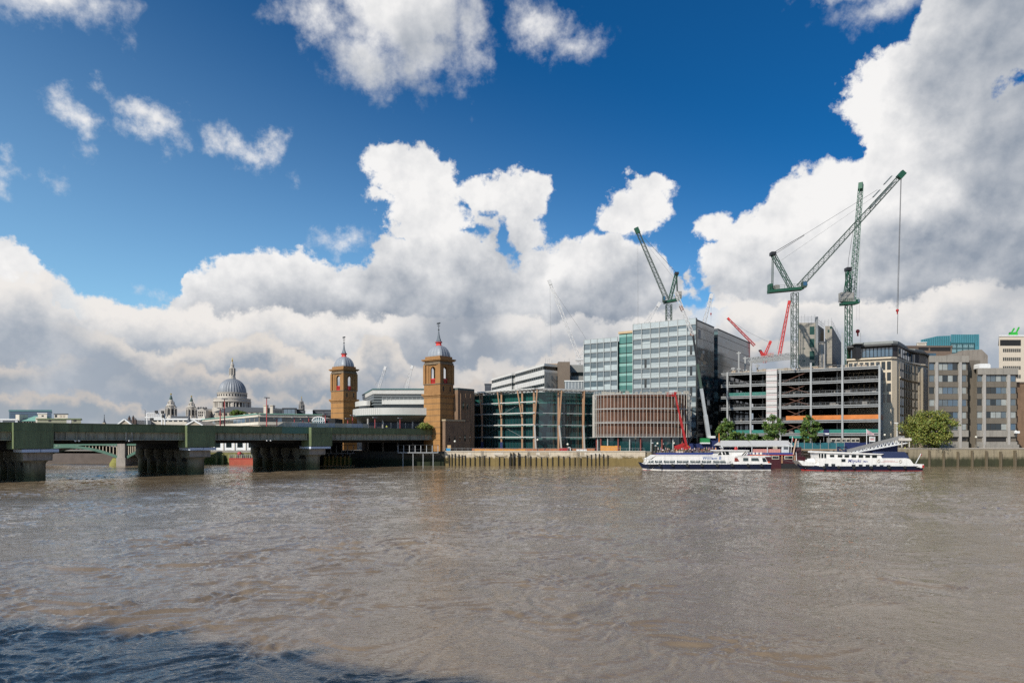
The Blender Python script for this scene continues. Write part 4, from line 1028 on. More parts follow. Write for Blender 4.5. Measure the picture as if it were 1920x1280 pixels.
# ------------------------------------------------------------------ teal glass office with leaning timber columns
def timber_office():
    K = Vector((XX(1006, 240), 240.0)); Lw = Vector((XX(874, 264), 264.0)); Rw = Vector((XX(1118, 249), 249.0))
    r = thing('timber_column_office', 'low teal glass office with leaning timber columns and white louvred sunshades', 'building', (K.x, K.y, 0))
    a, b = Lw - K, Rw - K; O = Vector((0, 0))
    zr = 26.4
    back = Vector((8, 40))
    def seg(p, q): d = (q - p); L = d.length; d.normalize(); return d, Vector((d.y, -d.x)), L
    ins = 2.2
    da, na, La = seg(a, O); db, nb, Lb = seg(O, b)
    # rounded corner glass body set back behind the columns
    body = [a - na * ins, a - na * ins + da * (La - 5)] + [(-da * 5 * (1 - t) ** 2 + (-na * ins) * (1 - t) ** 2 + (Vector((0, 1)) * .9) * 2 * t * (1 - t) + (db * 5 - nb * ins) * t * t) + Vector((0, .3)) for t in (.2, .4, .6, .8)] + [O + db * 5 - nb * ins, b - nb * ins, b + back, a + back]
    body = [tuple(v) for v in body]
    floors = [GZ, 9.5, 14.0, 18.4, 22.2, zr - .6]
    for i in range(5):
        z0, z1 = floors[i], floors[i + 1]
        MB().prism(body, z0 + .003, z1 - .45).build('glazing_band', M_gteal if i != 4 else glass('upper_teal_glass', (.012, .075, .065), .06, 1.7, .45, .22), r)
        sp = MB().prism(body, z1 - .447, z1); sp.build('floor_edge', mt('teal_spandrel', (.10, .22, .20), .4, 0, .1), r)
    # thin mullions on the glass
    q = MB()
    for (p, d, n, Ln) in ((a - na * ins, da, na, La - 5), (O + db * 5 - nb * ins, db, nb, Lb - 5)):
        k = 1.5
        while k < Ln: c = p + d * k + n * .05; q.box(c.x, c.y, (GZ + zr) / 2, .09, .09, zr - GZ - 1); k += 1.5
    q.build('mullion', mt('dark_mullion', (.05, .07, .07), .5), r)
    def band(z, p, q_, d, n, o0, o1, name='sunshade', m_=M_louv, th=.22, ext=.8):
        P, Q = p - d * ext, q_ + d * ext * .2
        MB().prism([tuple(P + n * o0), tuple(Q + n * o0), tuple(Q + n * o1), tuple(P + n * o1)][::-1], z, z + th).build(name, m_, r)
    for i, z in enumerate((22.1, 18.2, 14.0, 9.6)):
        for o in (0, .55, 1.1):
            band(z, a, O, da, na, -1.2 + o, -.85 + o, th=.3)
        if i: 
            for o in (0, .5): band(z - .1 + 0.0, O, b, db, nb, -1.5 + o, -1.2 + o, m_=mt('grey_louvre', (.36, .37, .37), .5, 0, .08), th=.28)
        for k in range(18):
            c = a + da * (La * k / 17); q = MB().prism([tuple(c - da * .06 + na * -2.2), tuple(c + da * .06 + na * -2.2), tuple(c + da * .06 + na * .3), tuple(c - da * .06 + na * .3)], z - .12, z - .01); q.build('bracket', M_mull, r)
    # roof canopy of louvres
    for (p, q_, d, n, L) in ((a, O, da, na, La), (O, b, db, nb, Lb)):
        for o in range(5): band(zr + .25 - .1 * o, p, q_, d, n, 1.3 - o * .9, 1.3 - o * .9 - .5, 'roof_louvre', th=.22)
        band(zr - .25, p, q_, d, n, -2.0, -2.6, 'roof_beam', M_mull, .35)
        k = 0
        while k < L: c = p + d * k; MB().beam((c.x + n.x * 1.4, c.y + n.y * 1.4, zr + .2), (c.x - n.x * 3, c.y - n.y * 3, zr - .35), .12, .25).build('roof_rib', M_mull, r); k += 1.9
    # columns
    def pt(px, p, d, off, n):
        k = (px - 960) / FP; base = Vector(K) + p + n * off
        t = (k * base.y - base.x) / (d.x - k * d.y); return p + d * t + n * off
    for px, tx in ((880.5, 873), (904, 899), (940, 932.5), (979, 970)):
        c = pt(px, a, da, -.6, na); MB().box(c.x, c.y, (GZ + zr) / 2, .6, .6, zr - GZ - .1).build('timber_column', M_wood, r)
        t = pt(tx, a, da, .9, na); c2 = pt(px - 1, a, da, -.1, na)
        q = MB().beam((c2.x, c2.y, 17.0), (t.x, t.y, zr), .42); q.build('leaning_timber', M_wood, r)
        MB().box(c.x, c.y - .02, GZ + 1.6, .95, .95, 3.2).build('blue_wrap', M_bluehoard, r) if px not in (979,) else None
    for px, tx, bx_ in ((1001, 1007, 1005), (1047, 1053, 1053), (1093, 1095.5, 1096)):
        c = pt(px, O, db, -.6, nb) if px > 1006 else pt(px, a, da, -.6, na)
        MB().box(c.x, c.y, (GZ + zr) / 2, .6, .6, zr - GZ - .1).build('timber_column', M_wood, r)
        n_, d_, p_ = (nb, db, O)
        t = pt(tx, p_, d_, .9, n_); c2 = pt(px + 1, p_, d_, .2, n_); g_ = pt(bx_, p_, d_, .9, n_)
        MB().beam((c2.x, c2.y, 14), (t.x, t.y, zr), .45).build('leaning_timber', M_wood, r)
        MB().beam((g_.x, g_.y, GZ), (c2.x, c2.y, 14), .55).build('leaning_timber', M_pale, r)
    q = MB()
    for (u, v, z0, z1) in ((904, 940, 9.8, 14), (940, 979, 14, 9.8), (904, 940, 18, 14), (940, 979, 18.2, 22)):
        p, q2 = pt(u, a, da, -1.6, na), pt(v, a, da, -1.6, na); q.beam((p.x, p.y, z0), (q2.x, q2.y, z1), .07)
    q.build('steel_brace', M_steel, r)
timber_office()
def pv():
    flat('rooftop_pavilion', 'small white framed glazed box on the roof behind the timber column office', 'building', 1059, 1096, 713, 285, 10, mt('pale_grey_glass', (.22, .24, .26), .2, ior=1.7), [('f', 716, 728, [(1060 + i * 6, 1060.7 + i * 6)], M_white) for i in range(6)], M_white, .5)
pv()
def striped_office():
    c = Vector((XX(1020.5, 300), 300.0)); l = Vector((XX(921, 377), 377.0)) - c
    r = thing('striped_office', 'white office with long dark window stripes stepping back behind the timber column office', 'building', (c.x, c.y, 0))
    zt = 42.3; d = (-l).normalized(); n = Vector((d.y, -d.x)); L = l.length
    Mw = mt('ivory_cladding', (.60, .58, .55), .6, 0, .08, .3, 0, .15)
    b = Vector((XX(1047, 306), 306.0)) - c
    poly = [tuple(l), tuple(l + d * (L * .44)), tuple(l + d * (L * .44) - n * 2.2), tuple(l + d * (L * .50) - n * 2.2), tuple(l + d * (L * .50)), (0, 0), tuple(b), tuple(b + Vector((0, 60))), tuple(l + Vector((6, 40)))]
    zs = [(0, 25.5), (27.4, 32.4), (34.6, 38.6), (40.0, zt)]
    MB().prism([tuple(Vector(p) * .985 + Vector((0, .8))) for p in poly], 0, zt - .5).build('glazing_core', M_glass, r)
    for i, (z0, z1) in enumerate(((GZ, 27.0), (29.2, 33.6), (35.8, zt - .0))):
        pass
    Z = lambda p: ZZ(p, 300)
    for (ya, yb) in ((681, 685.6), (692.5, 702.5), (708.5, 718), (724, 740)):
        q = MB().prism(poly, Z(yb), Z(ya)); q.build('white_band', Mw, r)
    q = MB()
    for k in range(28):
        p = l + d * (L * (k + .5) / 28) + n * .0; q.box(p.x, p.y + .3, Z(705), .16, .3, Z(686) - Z(724))
    q.build('mullion', mt('dark_mullion', (.05, .07, .07), .5), r)
    # right hand return with square windows
    MB().prism([(b.x * .02, -.02), tuple(b + Vector((0, -.02))), tuple(b + Vector((0, 4))), (0, 4)], Z(740), Z(697)).build('return_wall', M_pale, r)
    for j in range(4):
        for i in range(3):
            if j == 0 and i == 0: continue
            p = b * ((i + .5) / 3.0); MB().box(p.x, p.y - .05, Z(703 + j * 14 + 4), 1.5, .3, 1.8).build('window', M_glass, r)
    q = Vector((XX(1047, 300), 304)) - c
    MB().bx(q.x, q.x + 22 * 300 / FP, 1, 20, GZ, Z(677.5)).build('stair_tower', mt('brown_tile', (.17, .13, .10), .8, 0, .12, .4, 0, 0, course=(.5, .15)), r)
    MB().bx(q.x + 22.3 * 300 / FP, q.x + 54 * 300 / FP, 6, 30, GZ, Z(681)).build('grey_wing', mt('grey_wing_panel', (.24, .24, .23), .7, 0, .1, .5), r)
    for (ya, yb) in ((695, 702), (713, 716), (709, 728)): MB().bx(q.x + 22.3 * 300 / FP, q.x + 54 * 300 / FP, 5.9, 6.1, Z(yb), Z(ya)).build('window', M_glass, r) if ya != 709 else None
    for i, px in enumerate((1024, 1028, 1031, 1060, 1069, 1036)): MB().bx((px - 1020.5) * 300 / FP - .06, (px - 1020.5) * 300 / FP + .06, 5, 5.12, Z(682), Z(672 if i % 2 else 669)).build('aerial', M_steel, r)
    MB().bx((1029 - 1020.5) * 300 / FP, (1068 - 1020.5) * 300 / FP, 8, 20, Z(682), Z(677.6)).build('roof_plant', mt('tan_plant', (.38, .27, .18), .8), r)
striped_office()
flat('dark_plant_block', 'small dark rooftop block left of the white striped office', 'building', 909, 921, 719, 330, 10, mt('dark_block', (.05, .055, .07), .6), [('f', 722, 726, [(911, 919)], M_slate)], M_slate, .3)

# ------------------------------------------------------------------ drum building with timber screen behind pale fins
def drum():
    cx, cy, A, B = 45.7, 241.5, 16.9, 9.5
    r = thing('curved_fin_building', 'low rounded building with timber screen behind pale vertical fins', 'building', (cx, cy, 0))
    def se(t, k=0.0, e=3.2):
        c, s_ = math.cos(t), math.sin(t); m_ = (abs(c) ** e + abs(s_) ** e) ** (-1 / e)
        return ((A - k) * c * m_, (B - k) * s_ * m_)
    n = 96; out = [se(2 * math.pi * i / n) for i in range(n)]
    ring = lambda k: [se(2 * math.pi * i / n, k) for i in range(n)]
    z0, z1 = 9.7, 24.6
    MB().prism(ring(1.1), z0 + .3, z1 - .3).build('timber_screen', M_slat, r, True)
    MB().prism(ring(1.6), GZ - .2, z0 + .29).build('ground_floor_glazing', M_gteal, r, True)
    MB().prism(ring(.2), z0, z0 + .28).build('drum_soffit', M_dark, r)
    def hoop(z, k0, h, nm='ring_beam', m_=M_mull):
        q = MB(); P = ring(k0)
        for i in range(n): q.beam((*P[i], z), (*P[(i + 1) % n], z), .16, h)
        q.build(nm, m_, r)
    for z in (z0 + .15, 14.6, 19.4, 24.3): hoop(z, .1, .3)
    for z in (z0 + .85, 15.0): hoop(z, .25, .12)
    # arc-length spaced fins
    pts = [Vector(se(2 * math.pi * i / 720, 0)) for i in range(721)]
    acc = 0; step = 1.22; nxt = 0; cnt = 0
    for i in range(720):
        d = (pts[i + 1] - pts[i]); acc += d.length
        if acc >= nxt:
            nxt += step
            p = pts[i]
            if p.y > 3.5: continue
            d.normalize()
            q = MB().beam((p.x, p.y, z0 - .1), (p.x, p.y, z1 + .1 + (.5 if cnt % 7 == 0 else 0)), .11, .20, up=(d.y, -d.x, 0)); q.build('fin', mt('fin_grey', (.42, .40, .37), .5) if cnt % 3 else mt('pale_fin', (.52, .48, .42), .5), r); cnt += 1
    for i in range(14):                                             # ground floor columns
        p = se(math.pi + math.pi * (i + .5) / 14, 1.0); MB().tube((*p, GZ), (*p, z0), .22).build('ground_column', M_mull if i % 2 else mt('red_steel', (.22, .05, .04), .6), r)
    q = MB(); rr = random.Random(4)
    for i in range(60):                                             # roof clutter: scaffold tubes, packs of boards
        u, v = rr.uniform(-15, 15), rr.uniform(-6, 4); hgt = rr.uniform(.3, 1.1); q.bx(u, u + rr.uniform(.3, 2), v, v + .6, z1 + .0, z1 + hgt)
    q.build('roof_clutter', mt('site_clutter', (.34, .32, .27), .8, 0, .5, 2), r)
    q = MB(); P = ring(.3)
    for i in range(n):
        if P[i][1] < 3: q.beam((*P[i], z1), (*P[i], z1 + 1.2), .06); q.beam((*P[i], z1 + 1.2), (*P[(i + 1) % n], z1 + 1.2), .06); q.beam((*P[i], z1 + .6), (*P[(i + 1) % n], z1 + .6), .05)
    q.build('guard_rail', M_steel, r)
drum()

# ------------------------------------------------------------------ tall glass office
def glass_tower():
    r = thing('tall_glass_office', 'tall glass office with white blinds and pale grid front and dark staggered panel side', 'building', (67.6, 250.0, 0), math.atan2(-.558, .83))
    ztop, zl = 52.4, 48.3
    core = MB().bx(-25, 0, .12, 20.3, GZ, ztop - 1.3); core.bx(-46.3, -31.4, .12, 30, GZ, zl - 1.0); core.bx(-31.4, -25, 1.2, 25, GZ, 50.2)
    core.build('core', M_dark, r)
    fh = 3.78; nb = 7; bw = 25.0 / nb; rnd = random.Random(7)
    # three versions of a front bay: grey glass above, white blinds below at different heights
    protos = []
    for v, (bh, lo) in enumerate(((1.45, .25), (1.75, .2), (1.15, .3), (2.4, .2))):
        q = MB(); q.cur = 0; q.bx(.06, bw - .06, 0, .1, .06, fh - .06); q.cur = 1; q.bx(.07, bw - .07, -.025, -.003, lo, lo + bh * .62)
        q.bx(.07, bw - .07, -.02, -.003, lo + bh * .68, lo + bh)
        if v == 2: q.cur = 2; q.bx(bw * .3, bw * .55, -.05, -.027, .2, fh - .3)
        protos.append(q)
    objs = [None] * 4
    for j in range(12):
        z = ztop - 1.3 - fh * (j + 1)
        if z < 9.5: break
        for i in range(nb):
            v = rnd.choice([0, 0, 1, 0, 1]); 
            if (j % 2 == 0 and i == 6 and j < 9) or (j % 2 == 1 and i == 1): v = 2
            if rnd.random() < .06: v = 3
            x = -25 + i * bw
            if objs[v] is None:
                objs[v] = protos[v].build('window', [M_ggrey, M_blind, M_glass], r); objs[v].location = (x, 0, z)
            else: put(objs[v], r, (x, 0, z))
    zb = z + fh
    MB().bx(-25, -.1, .02, .1, GZ, zb).build('base_glazing', M_glass, r)
    for j in range(11):
        z = zl - 1.0 - fh * (j + 1)
        q = MB(); q.cur = 0; q.bx(-46.3, -31.5, 0, .1, z + .06, z + fh - .06); q.cur = 1
        for i in range(5):
            bh = rnd.choice([1.2, 1.5, 1.3, 2.1]); x = -46.3 + i * 2.96
            q.bx(x + .07, x + 2.9, -.025, -.003, z + .22, z + .22 + bh)
        q.build('glazing_band', [M_ggrey, M_blind], r)
    for j in range(11):
        z = 50.2 - 3.78 * (j + 1); q = MB(); q.cur = 0; q.bx(-31.35, -25.1, 1.0, 1.15, z + .05, z + 2.4); q.cur = 1; q.bx(-31.35, -25.1, .97, 1.16, z + 2.45, z + 3.5)
        q.build('recess_glazing', [M_gteal2, mt('pale_teal_panel', (.20, .36, .32), .35, 0, .15, .6)], r)
    MB().bx(-28.3, -28.15, .8, .97, GZ, 50.2).build('mullion', M_black, r)
    MB().bx(-31.6, -24.9, .6, 10, 50.25, 51.1).build('recess_roof', mt('tan_parapet', (.45, .33, .20), .8), r)
    # pale grid of mullions and transoms
    for i in range(nb + 1):
        x = -25 + i * bw; MB().bx(x - .11, x + .11, -.42, -.03, zb - .3, ztop + .9).build('mullion', M_mull, r)
    for i in range(6):
        x = -46.3 + i * 2.96; MB().bx(x - .1, x + .1, -.42, -.03, 10, zl + .7).build('mullion', M_mull, r)
    for j in range(12):
        z = ztop - 1.3 - fh * j
        if z > zb - 1: MB().bx(-25, 0, -.30, -.035, z - .12, z + .06).build('transom', M_mull, r)
        z = zl - 1.0 - fh * j
        if z > 9: MB().bx(-46.3, -31.5, -.30, -.035, z - .12, z + .06).build('transom', M_mull, r)
    # glass parapets
    q = MB().bx(-25, 0, -.2, -.12, ztop - 1.2, ztop + .8); q.bx(-46.3, -31.5, -.2, -.12, zl - .9, zl + .6); q.build('glass_parapet', mt('pale_parapet_glass', (.38, .42, .43), .15, ior=1.5), r)
    q = MB().bx(-25, 0, -.25, -.05, ztop + .803, ztop + .95); q.bx(-46.3, -31.5, -.25, -.05, zl + .603, zl + .75); q.build('parapet_rail', M_mull, r)
    # dark side: staggered coloured glass panels, sky reflection painted into the upper ones
    Md = panels('sky_tint_staggered_panels', [(.020, .028, .034), (.05, .085, .10), (.03, .09, .10), (.075, .09, .10), (.025, .034, .04), (.12, .18, .19), (.045, .07, .09), (.09, .10, .11)], (2.6, 1.26), .08, 1.9, (.012, .012, .012), .03, 'y')
    Md2 = panels('dark_lower_panels', [(.008, .01, .012), (.012, .016, .018), (.02, .024, .024), (.01, .012, .014), (.10, .11, .10)], (3.4, 1.26), .10, 1.35, (.01, .01, .01), .03, 'y', 0.3)
    for (y0, y1, x) in ((.15, 20.4, .0), (25.2, 73.0, .0)):
        MB().bx(-10, x, y0, y1, 24.0, ztop).build('side_facade', Md, r)
        MB().bx(-10, x, y0, y1, GZ + 3.2, 23.99).build('side_facade_lower', Md2, r)
        q = MB()
        for k in range(12): q.bx(x - .05, x + .08, y0, y1, 8.5 + k * 3.78, 8.62 + k * 3.78)
        q.build('side_transom', mt('black_transom', (.02, .022, .022), .4), r)
        MB().bx(-10.1, x + .15, y0 - .05, y1 + .05, ztop + .003, ztop + .45).build('side_coping', M_black, r)
    MB().bx(-8, -2.5, 20.4, 25.2, 18, 51.8).build('side_recess', M_dark, r)
    MB().bx(-.15, .18, -.5, .14, GZ + 6, ztop + .9).build('corner_fin', M_black, r)
    for (y, z, w, h, m_) in ((2.2, 46, 2.2, 3.4, M_pale), (4.0, 38.4, 3.0, 1.2, mt('tan_panel', (.42, .30, .18), .6)), (7.2, 37.2, 3.4, 1.2, mt('tan_panel', (.42, .30, .18), .6)), (6.5, 41, 2.2, 1.2, M_cream), (5, 39.6, 2.4, 1.2, mt('tan_panel', (.42, .30, .18), .6)), (27, 20, 4, 2.6, M_pale), (33, 20, 3.4, 2.4, M_cream), (14, 13, 3.6, 1.5, M_pale), (28, 13, 4, 1.4, M_pale), (30, 9.4, 5, 1.4, M_pale), (12, 9.6, 4, 1.2, M_cream), (40, 14, 4, 1.4, M_pale), (12, 22, 3, 2, M_cream)):
        MB().bx(.003, .07, y, y + w, z, z + h).build('pale_side_panel', m_, r)  # panels in their own cream, tan and pale colours
    # splayed concrete leg at the foot of the corner
    q = MB().ext([(-7.5, GZ), (-3.2, GZ), (1.2, 12.0), (-1.2, 12.0)], -4.2, -3.2); q.build('raking_leg', M_brut, r)
    MB().bx(-25, 1.5, -4.0, .0, 11.9, 12.6).build('first_floor_edge', M_dark, r)
    q = MB()
    for i in range(12): q.bx(-25 + i * 2.2 - .05, -25 + i * 2.2 + .05, .6, .7, ztop - 1.3, ztop + 1.6)
    q.build('roof_guard', M_steel, r)
glass_tower()

# ------------------------------------------------------------------ steel frame under construction
FR = math.atan2(-.52, .854)
def frame_building():
    r = thing('steel_frame_building', 'unfinished pale steel frame building with open dark floors and orange edge boards', 'building', (126.5, 235.0, 0), FR)
    fz = [34.1, 29.6, 25.2, 20.9, 15.7, 11.0]; W = 53.0; D = 74.0
    for i, z in enumerate(fz):
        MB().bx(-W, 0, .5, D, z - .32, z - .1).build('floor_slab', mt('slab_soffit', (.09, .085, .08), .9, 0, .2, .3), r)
        q = MB().bx(-W - .8, .25, -.15, .2, z - .12, z + .2); q.bx(-W - .8, .25, -.05, .5, z - .75, z - .45); q.build('edge_beam', M_steel, r)
        q = MB().bx(-.2, .15, .25, D, z - .25, z + .22); q.bx(-.45, -.21, .5, D, z - .8, z - .26); q.build('edge_beam', M_steel, r)
        q = MB().bx(-W - .2, -W + .1, .3, 40, z - .25, z + .22); q.build('edge_beam', M_steel, r)
    # front columns located at their image columns
    def fx(px, off=0.0):
        k = (px - 960) / FP; d = Vector((.854, -.52)); p = Vector((126.5, 235.0)) + Vector((.52, .854)) * off
        return (k * p.y - p.x) / (d.x - k * d.y)
    for px in (1364, 1407.5, 1463, 1520.5, 1579.5, 1649):
        x = fx(px, -.2); top = 36.5 if px in (1407.5, 1520.5) else (46.5 if px == 1579.5 else 34.6)
        MB().bx(x - .32, x + .32, -.45, -.155, GZ, top).build('column', M_steel, r)
    for y in (8, 16, 24, 33, 42, 52, 62, 73):
        for x in ([-W + .5, -.4] + ([-40, -27, -14] if y < 34 else [])):
            MB().box(x, y, (GZ + 33.5) / 2, .5, .5, 33.5 - GZ).build('column', M_steel, r)
    # right flank: posts and sheeting
    for i in range(12): MB().bx(.16, .36, 1.5 + i * 6.2, 1.7 + i * 6.2, GZ, 33.8 + (i % 3) * .3).build('scaffold_standard', M_steel, r)
    fs = MB()
    for k in range(5):
        z = fz[k + 1]
        for i in range(20):
            if (i * 7 + k * 3) % 3: fs.bx(.05, .12, 1.8 + i * 3.5, 4.9 + i * 3.5, z + .25, z + 1.4)
    fs.build('flank_netting', mt('grey_green_net', (.05, .09, .08), .9, 0, .4, .6), r)
    bk = MB().bx(-W + 2, -2, 44, 45, GZ, 33); bk.bx(-22, -6, 26, 44, GZ, 33); bk.build('interior_shade_block', mt('interior_shade', (.05, .05, .05), .9), r)  # dark blocks carry the shade of the deep floors in their colour
    # wrapped hoist shaft
    xa, xb = fx(1437, -.5), fx(1457, -.5)
    for k in range(11):
        z = 34.9 - k * 2.25
        MB().bx(xa, xb, -.9, -.5, z - 2.05, z - .02).build('wrapped_panel', mt('foil_wrap', (.48, .47, .46), .5, 0, .08, 1.5, .2), r)
        MB().bx(xa, xb, -.93, -.905, z - .55, z - .45).build('red_tape', M_boatr, r)
    MB().bx(xa - .1, xb + .1, -.4, 6, GZ, 34.7).build('hoist_shaft', M_conc, r)
    # braces
    q = MB(); a, b = fx(1465), fx(1519)
    for k in range(5):
        z1, z0 = fz[k] - .4, fz[k + 1] + .3; q.beam((a, .75, z0), (b, .75, z1), .22); q.beam((a, 1.0, z1), (b, 1.0, z0), .22) if k else None
    q.build('cross_brace', M_rust, r)
    # orange edge boards
    MB().bx(fx(1474), .05, -.25, -.16, 15.99, 17.5).build('orange_boarding', M_orange, r); MB().bx(.16, .25, .1, D, 15.99, 17.5).build('orange_boarding', M_orange, r)
    # teal nets
    for z, a, b in ((25.5, 1366, 1436), (11.3, 1366, 1436), (11.3, 1490, 1648), (9.4, 1480, 1520)):
        MB().bx(fx(a), fx(b), .1, .17, z, z + 1.15).build('debris_net', M_net, r)
    q = MB()
    for z in fz[:5]:
        q.bx(-W, 0, .02, .05, z + 1.18, z + 1.22); q.bx(-W, 0, .02, .05, z + .7, z + .73)
        for i in range(27): q.bx(-W + i * 2 - .02, -W + i * 2 + .02, .02, .06, z + .3, z + 1.22)
    q.build('guard_rail', M_steel, r)
    # roof steelwork on the left: stub columns and trusses
    def top(px, Y): return fx(px, 0)
    for px, y, zt in ((1385.5, 6, 43.0), (1397.5, 12, 41.5), (1408.5, 18, 40.5), (1420, 24, 39.6), (1375, 3, 36.6)):
        x = fx(px, y); MB().box(x, y, (34.4 + zt) / 2, .55, .55, zt - 34.4).build('stub_column', M_steel, r)
        MB().box(x, y, zt - .6, 1.7, .4, .4).build('beam_stub', M_steel, r); MB().box(x, y - .2, 36.2, 1.5, .4, .5).build('beam_stub', M_steel, r)
    for k in range(4):
        y = 9 + k * 5; q = MB(); q.lattice((fx(1402 + k * 4, y), y, 40.0 + k * .25), (fx(1484 + k * 3, y), y, 41.0 + k * .2), .5, 1.3, 16, .18, .1); q.build('roof_truss', M_steel, r)
    MB().bx(fx(1421, 22), fx(1484, 22), 22, 22.4, 34.2, 37.2).build('parapet_wall', mt('cream_wall', (.34, .31, .26), .8), r)
    q = MB(); rr = random.Random(9)
    for i in range(70):
        x, y = rr.uniform(-W + 2, -1), rr.uniform(1, 14); q.bx(x, x + rr.uniform(.4, 2.2), y, y + .8, 34.3, 34.4 + rr.uniform(.2, 1.1))
    q.build('roof_materials', mt('stacked_materials', (.30, .24, .18), .85, 0, .6, 1.5), r)
    for i in range(95):
        k = rr.choice([0, 1, 2, 3, 4]); x, y = rr.uniform(-W + 2, -1), rr.uniform(1, 14); MB().bx(x, x + rr.uniform(.4, 2.0), y, y + .8, fz[k + 1] - .09, fz[k + 1] + rr.uniform(.3, 1.6)).build('material_stack', mt('pallet_stock', (.16, .15, .14), .85, 0, .6, 1.5), r)
frame_building()

def core(name_label, px0, px1, px2, yt, Y, dep, openings, yt2=None):
    """rough concrete lift core: front from px0 to px1, side receding to px2"""
    s = Y / FP; x0, x1 = XX(px0, Y), XX(px1, Y); r = thing('concrete_core', name_label, 'building', (x0, Y, 0)); Z = lambda p: ZZ(p, Y)
    w = x1 - x0; dx = XX(px2, Y + dep) - x0
    M = mt('raw_core_concrete', (.36, .33, .28), .92, 0, .2, .4, .2, .35, course=(1.5, .25))
    MB().prism([(0, 0), (w, 0), (dx, dep), (dx - w, dep)], 30, Z(yt)).build('wall', M, r)
    for (a, b, ya, yb) in openings: MB().bx((a - px0) * s, (b - px0) * s, -.06, .2, Z(yb), Z(ya)).build('opening', mt('opening_net', (.02, .07, .06), .8), r)
    q = MB(); n = int(w / 1.6) + 1
    for i in range(n + 1): x = w * i / n; q.bx(x - .04, x + .04, .2, .28, Z(yt), Z(yt) + 2.4 + (i % 3) * .5)
    for z in (1, 1.7, 2.3): q.bx(0, w, .22, .27, Z(yt) + z, Z(yt) + z + .05)
    for i in range(8): 
        t = i / 7; q.bx(w + (dx - w) * t - .04, w + (dx - w) * t + .04, dep * t, dep * t + .08, Z(yt), Z(yt) + 2.2 + (i % 2) * .7)
    for z in (1, 2): q.beam((w, 0, Z(yt) + z), (dx, dep, Z(yt) + z), .06)
    q.build('guard_rail', M_steel, r)
    return r, s, Z
r, s, Z = core('taller raw concrete lift core with dark door openings behind the first green crane mast', 1496.5, 1528.5, 1545, 605, 272, 16,
     [(1518, 1527, 612, 627), (1518, 1527, 635, 651), (1518, 1527, 658, 674), (1518, 1527, 680, 690)] + [(1505 + k, 1506.3 + k, y, y + 3) for y in (631, 652, 675) for k in (0, 3)] + [(1500, 1501.2, 622, 623.2), (1510, 1511.2, 621, 622.5)])
MB().bx((1529 - 1496.5) * s, (1533 - 1496.5) * s, -.5, .6, 34, Z(594)).build('hoist_mast', M_steel, r)
core('shorter raw concrete lift core right of the taller core', 1547, 1560, 1581, 611, 280, 60, [(1552, 1555, 618, 623), (1556, 1560, 612, 616), (1553, 1554.5, 640, 642)])
flat('steel_hut', 'grey site wall panel standing right of the raw concrete cores', 'building', 1536, 1546, 640, 268, 4, M_conc, [('f', 645, 690, [(1540, 1542)], M_steel)], M_steel, .3)

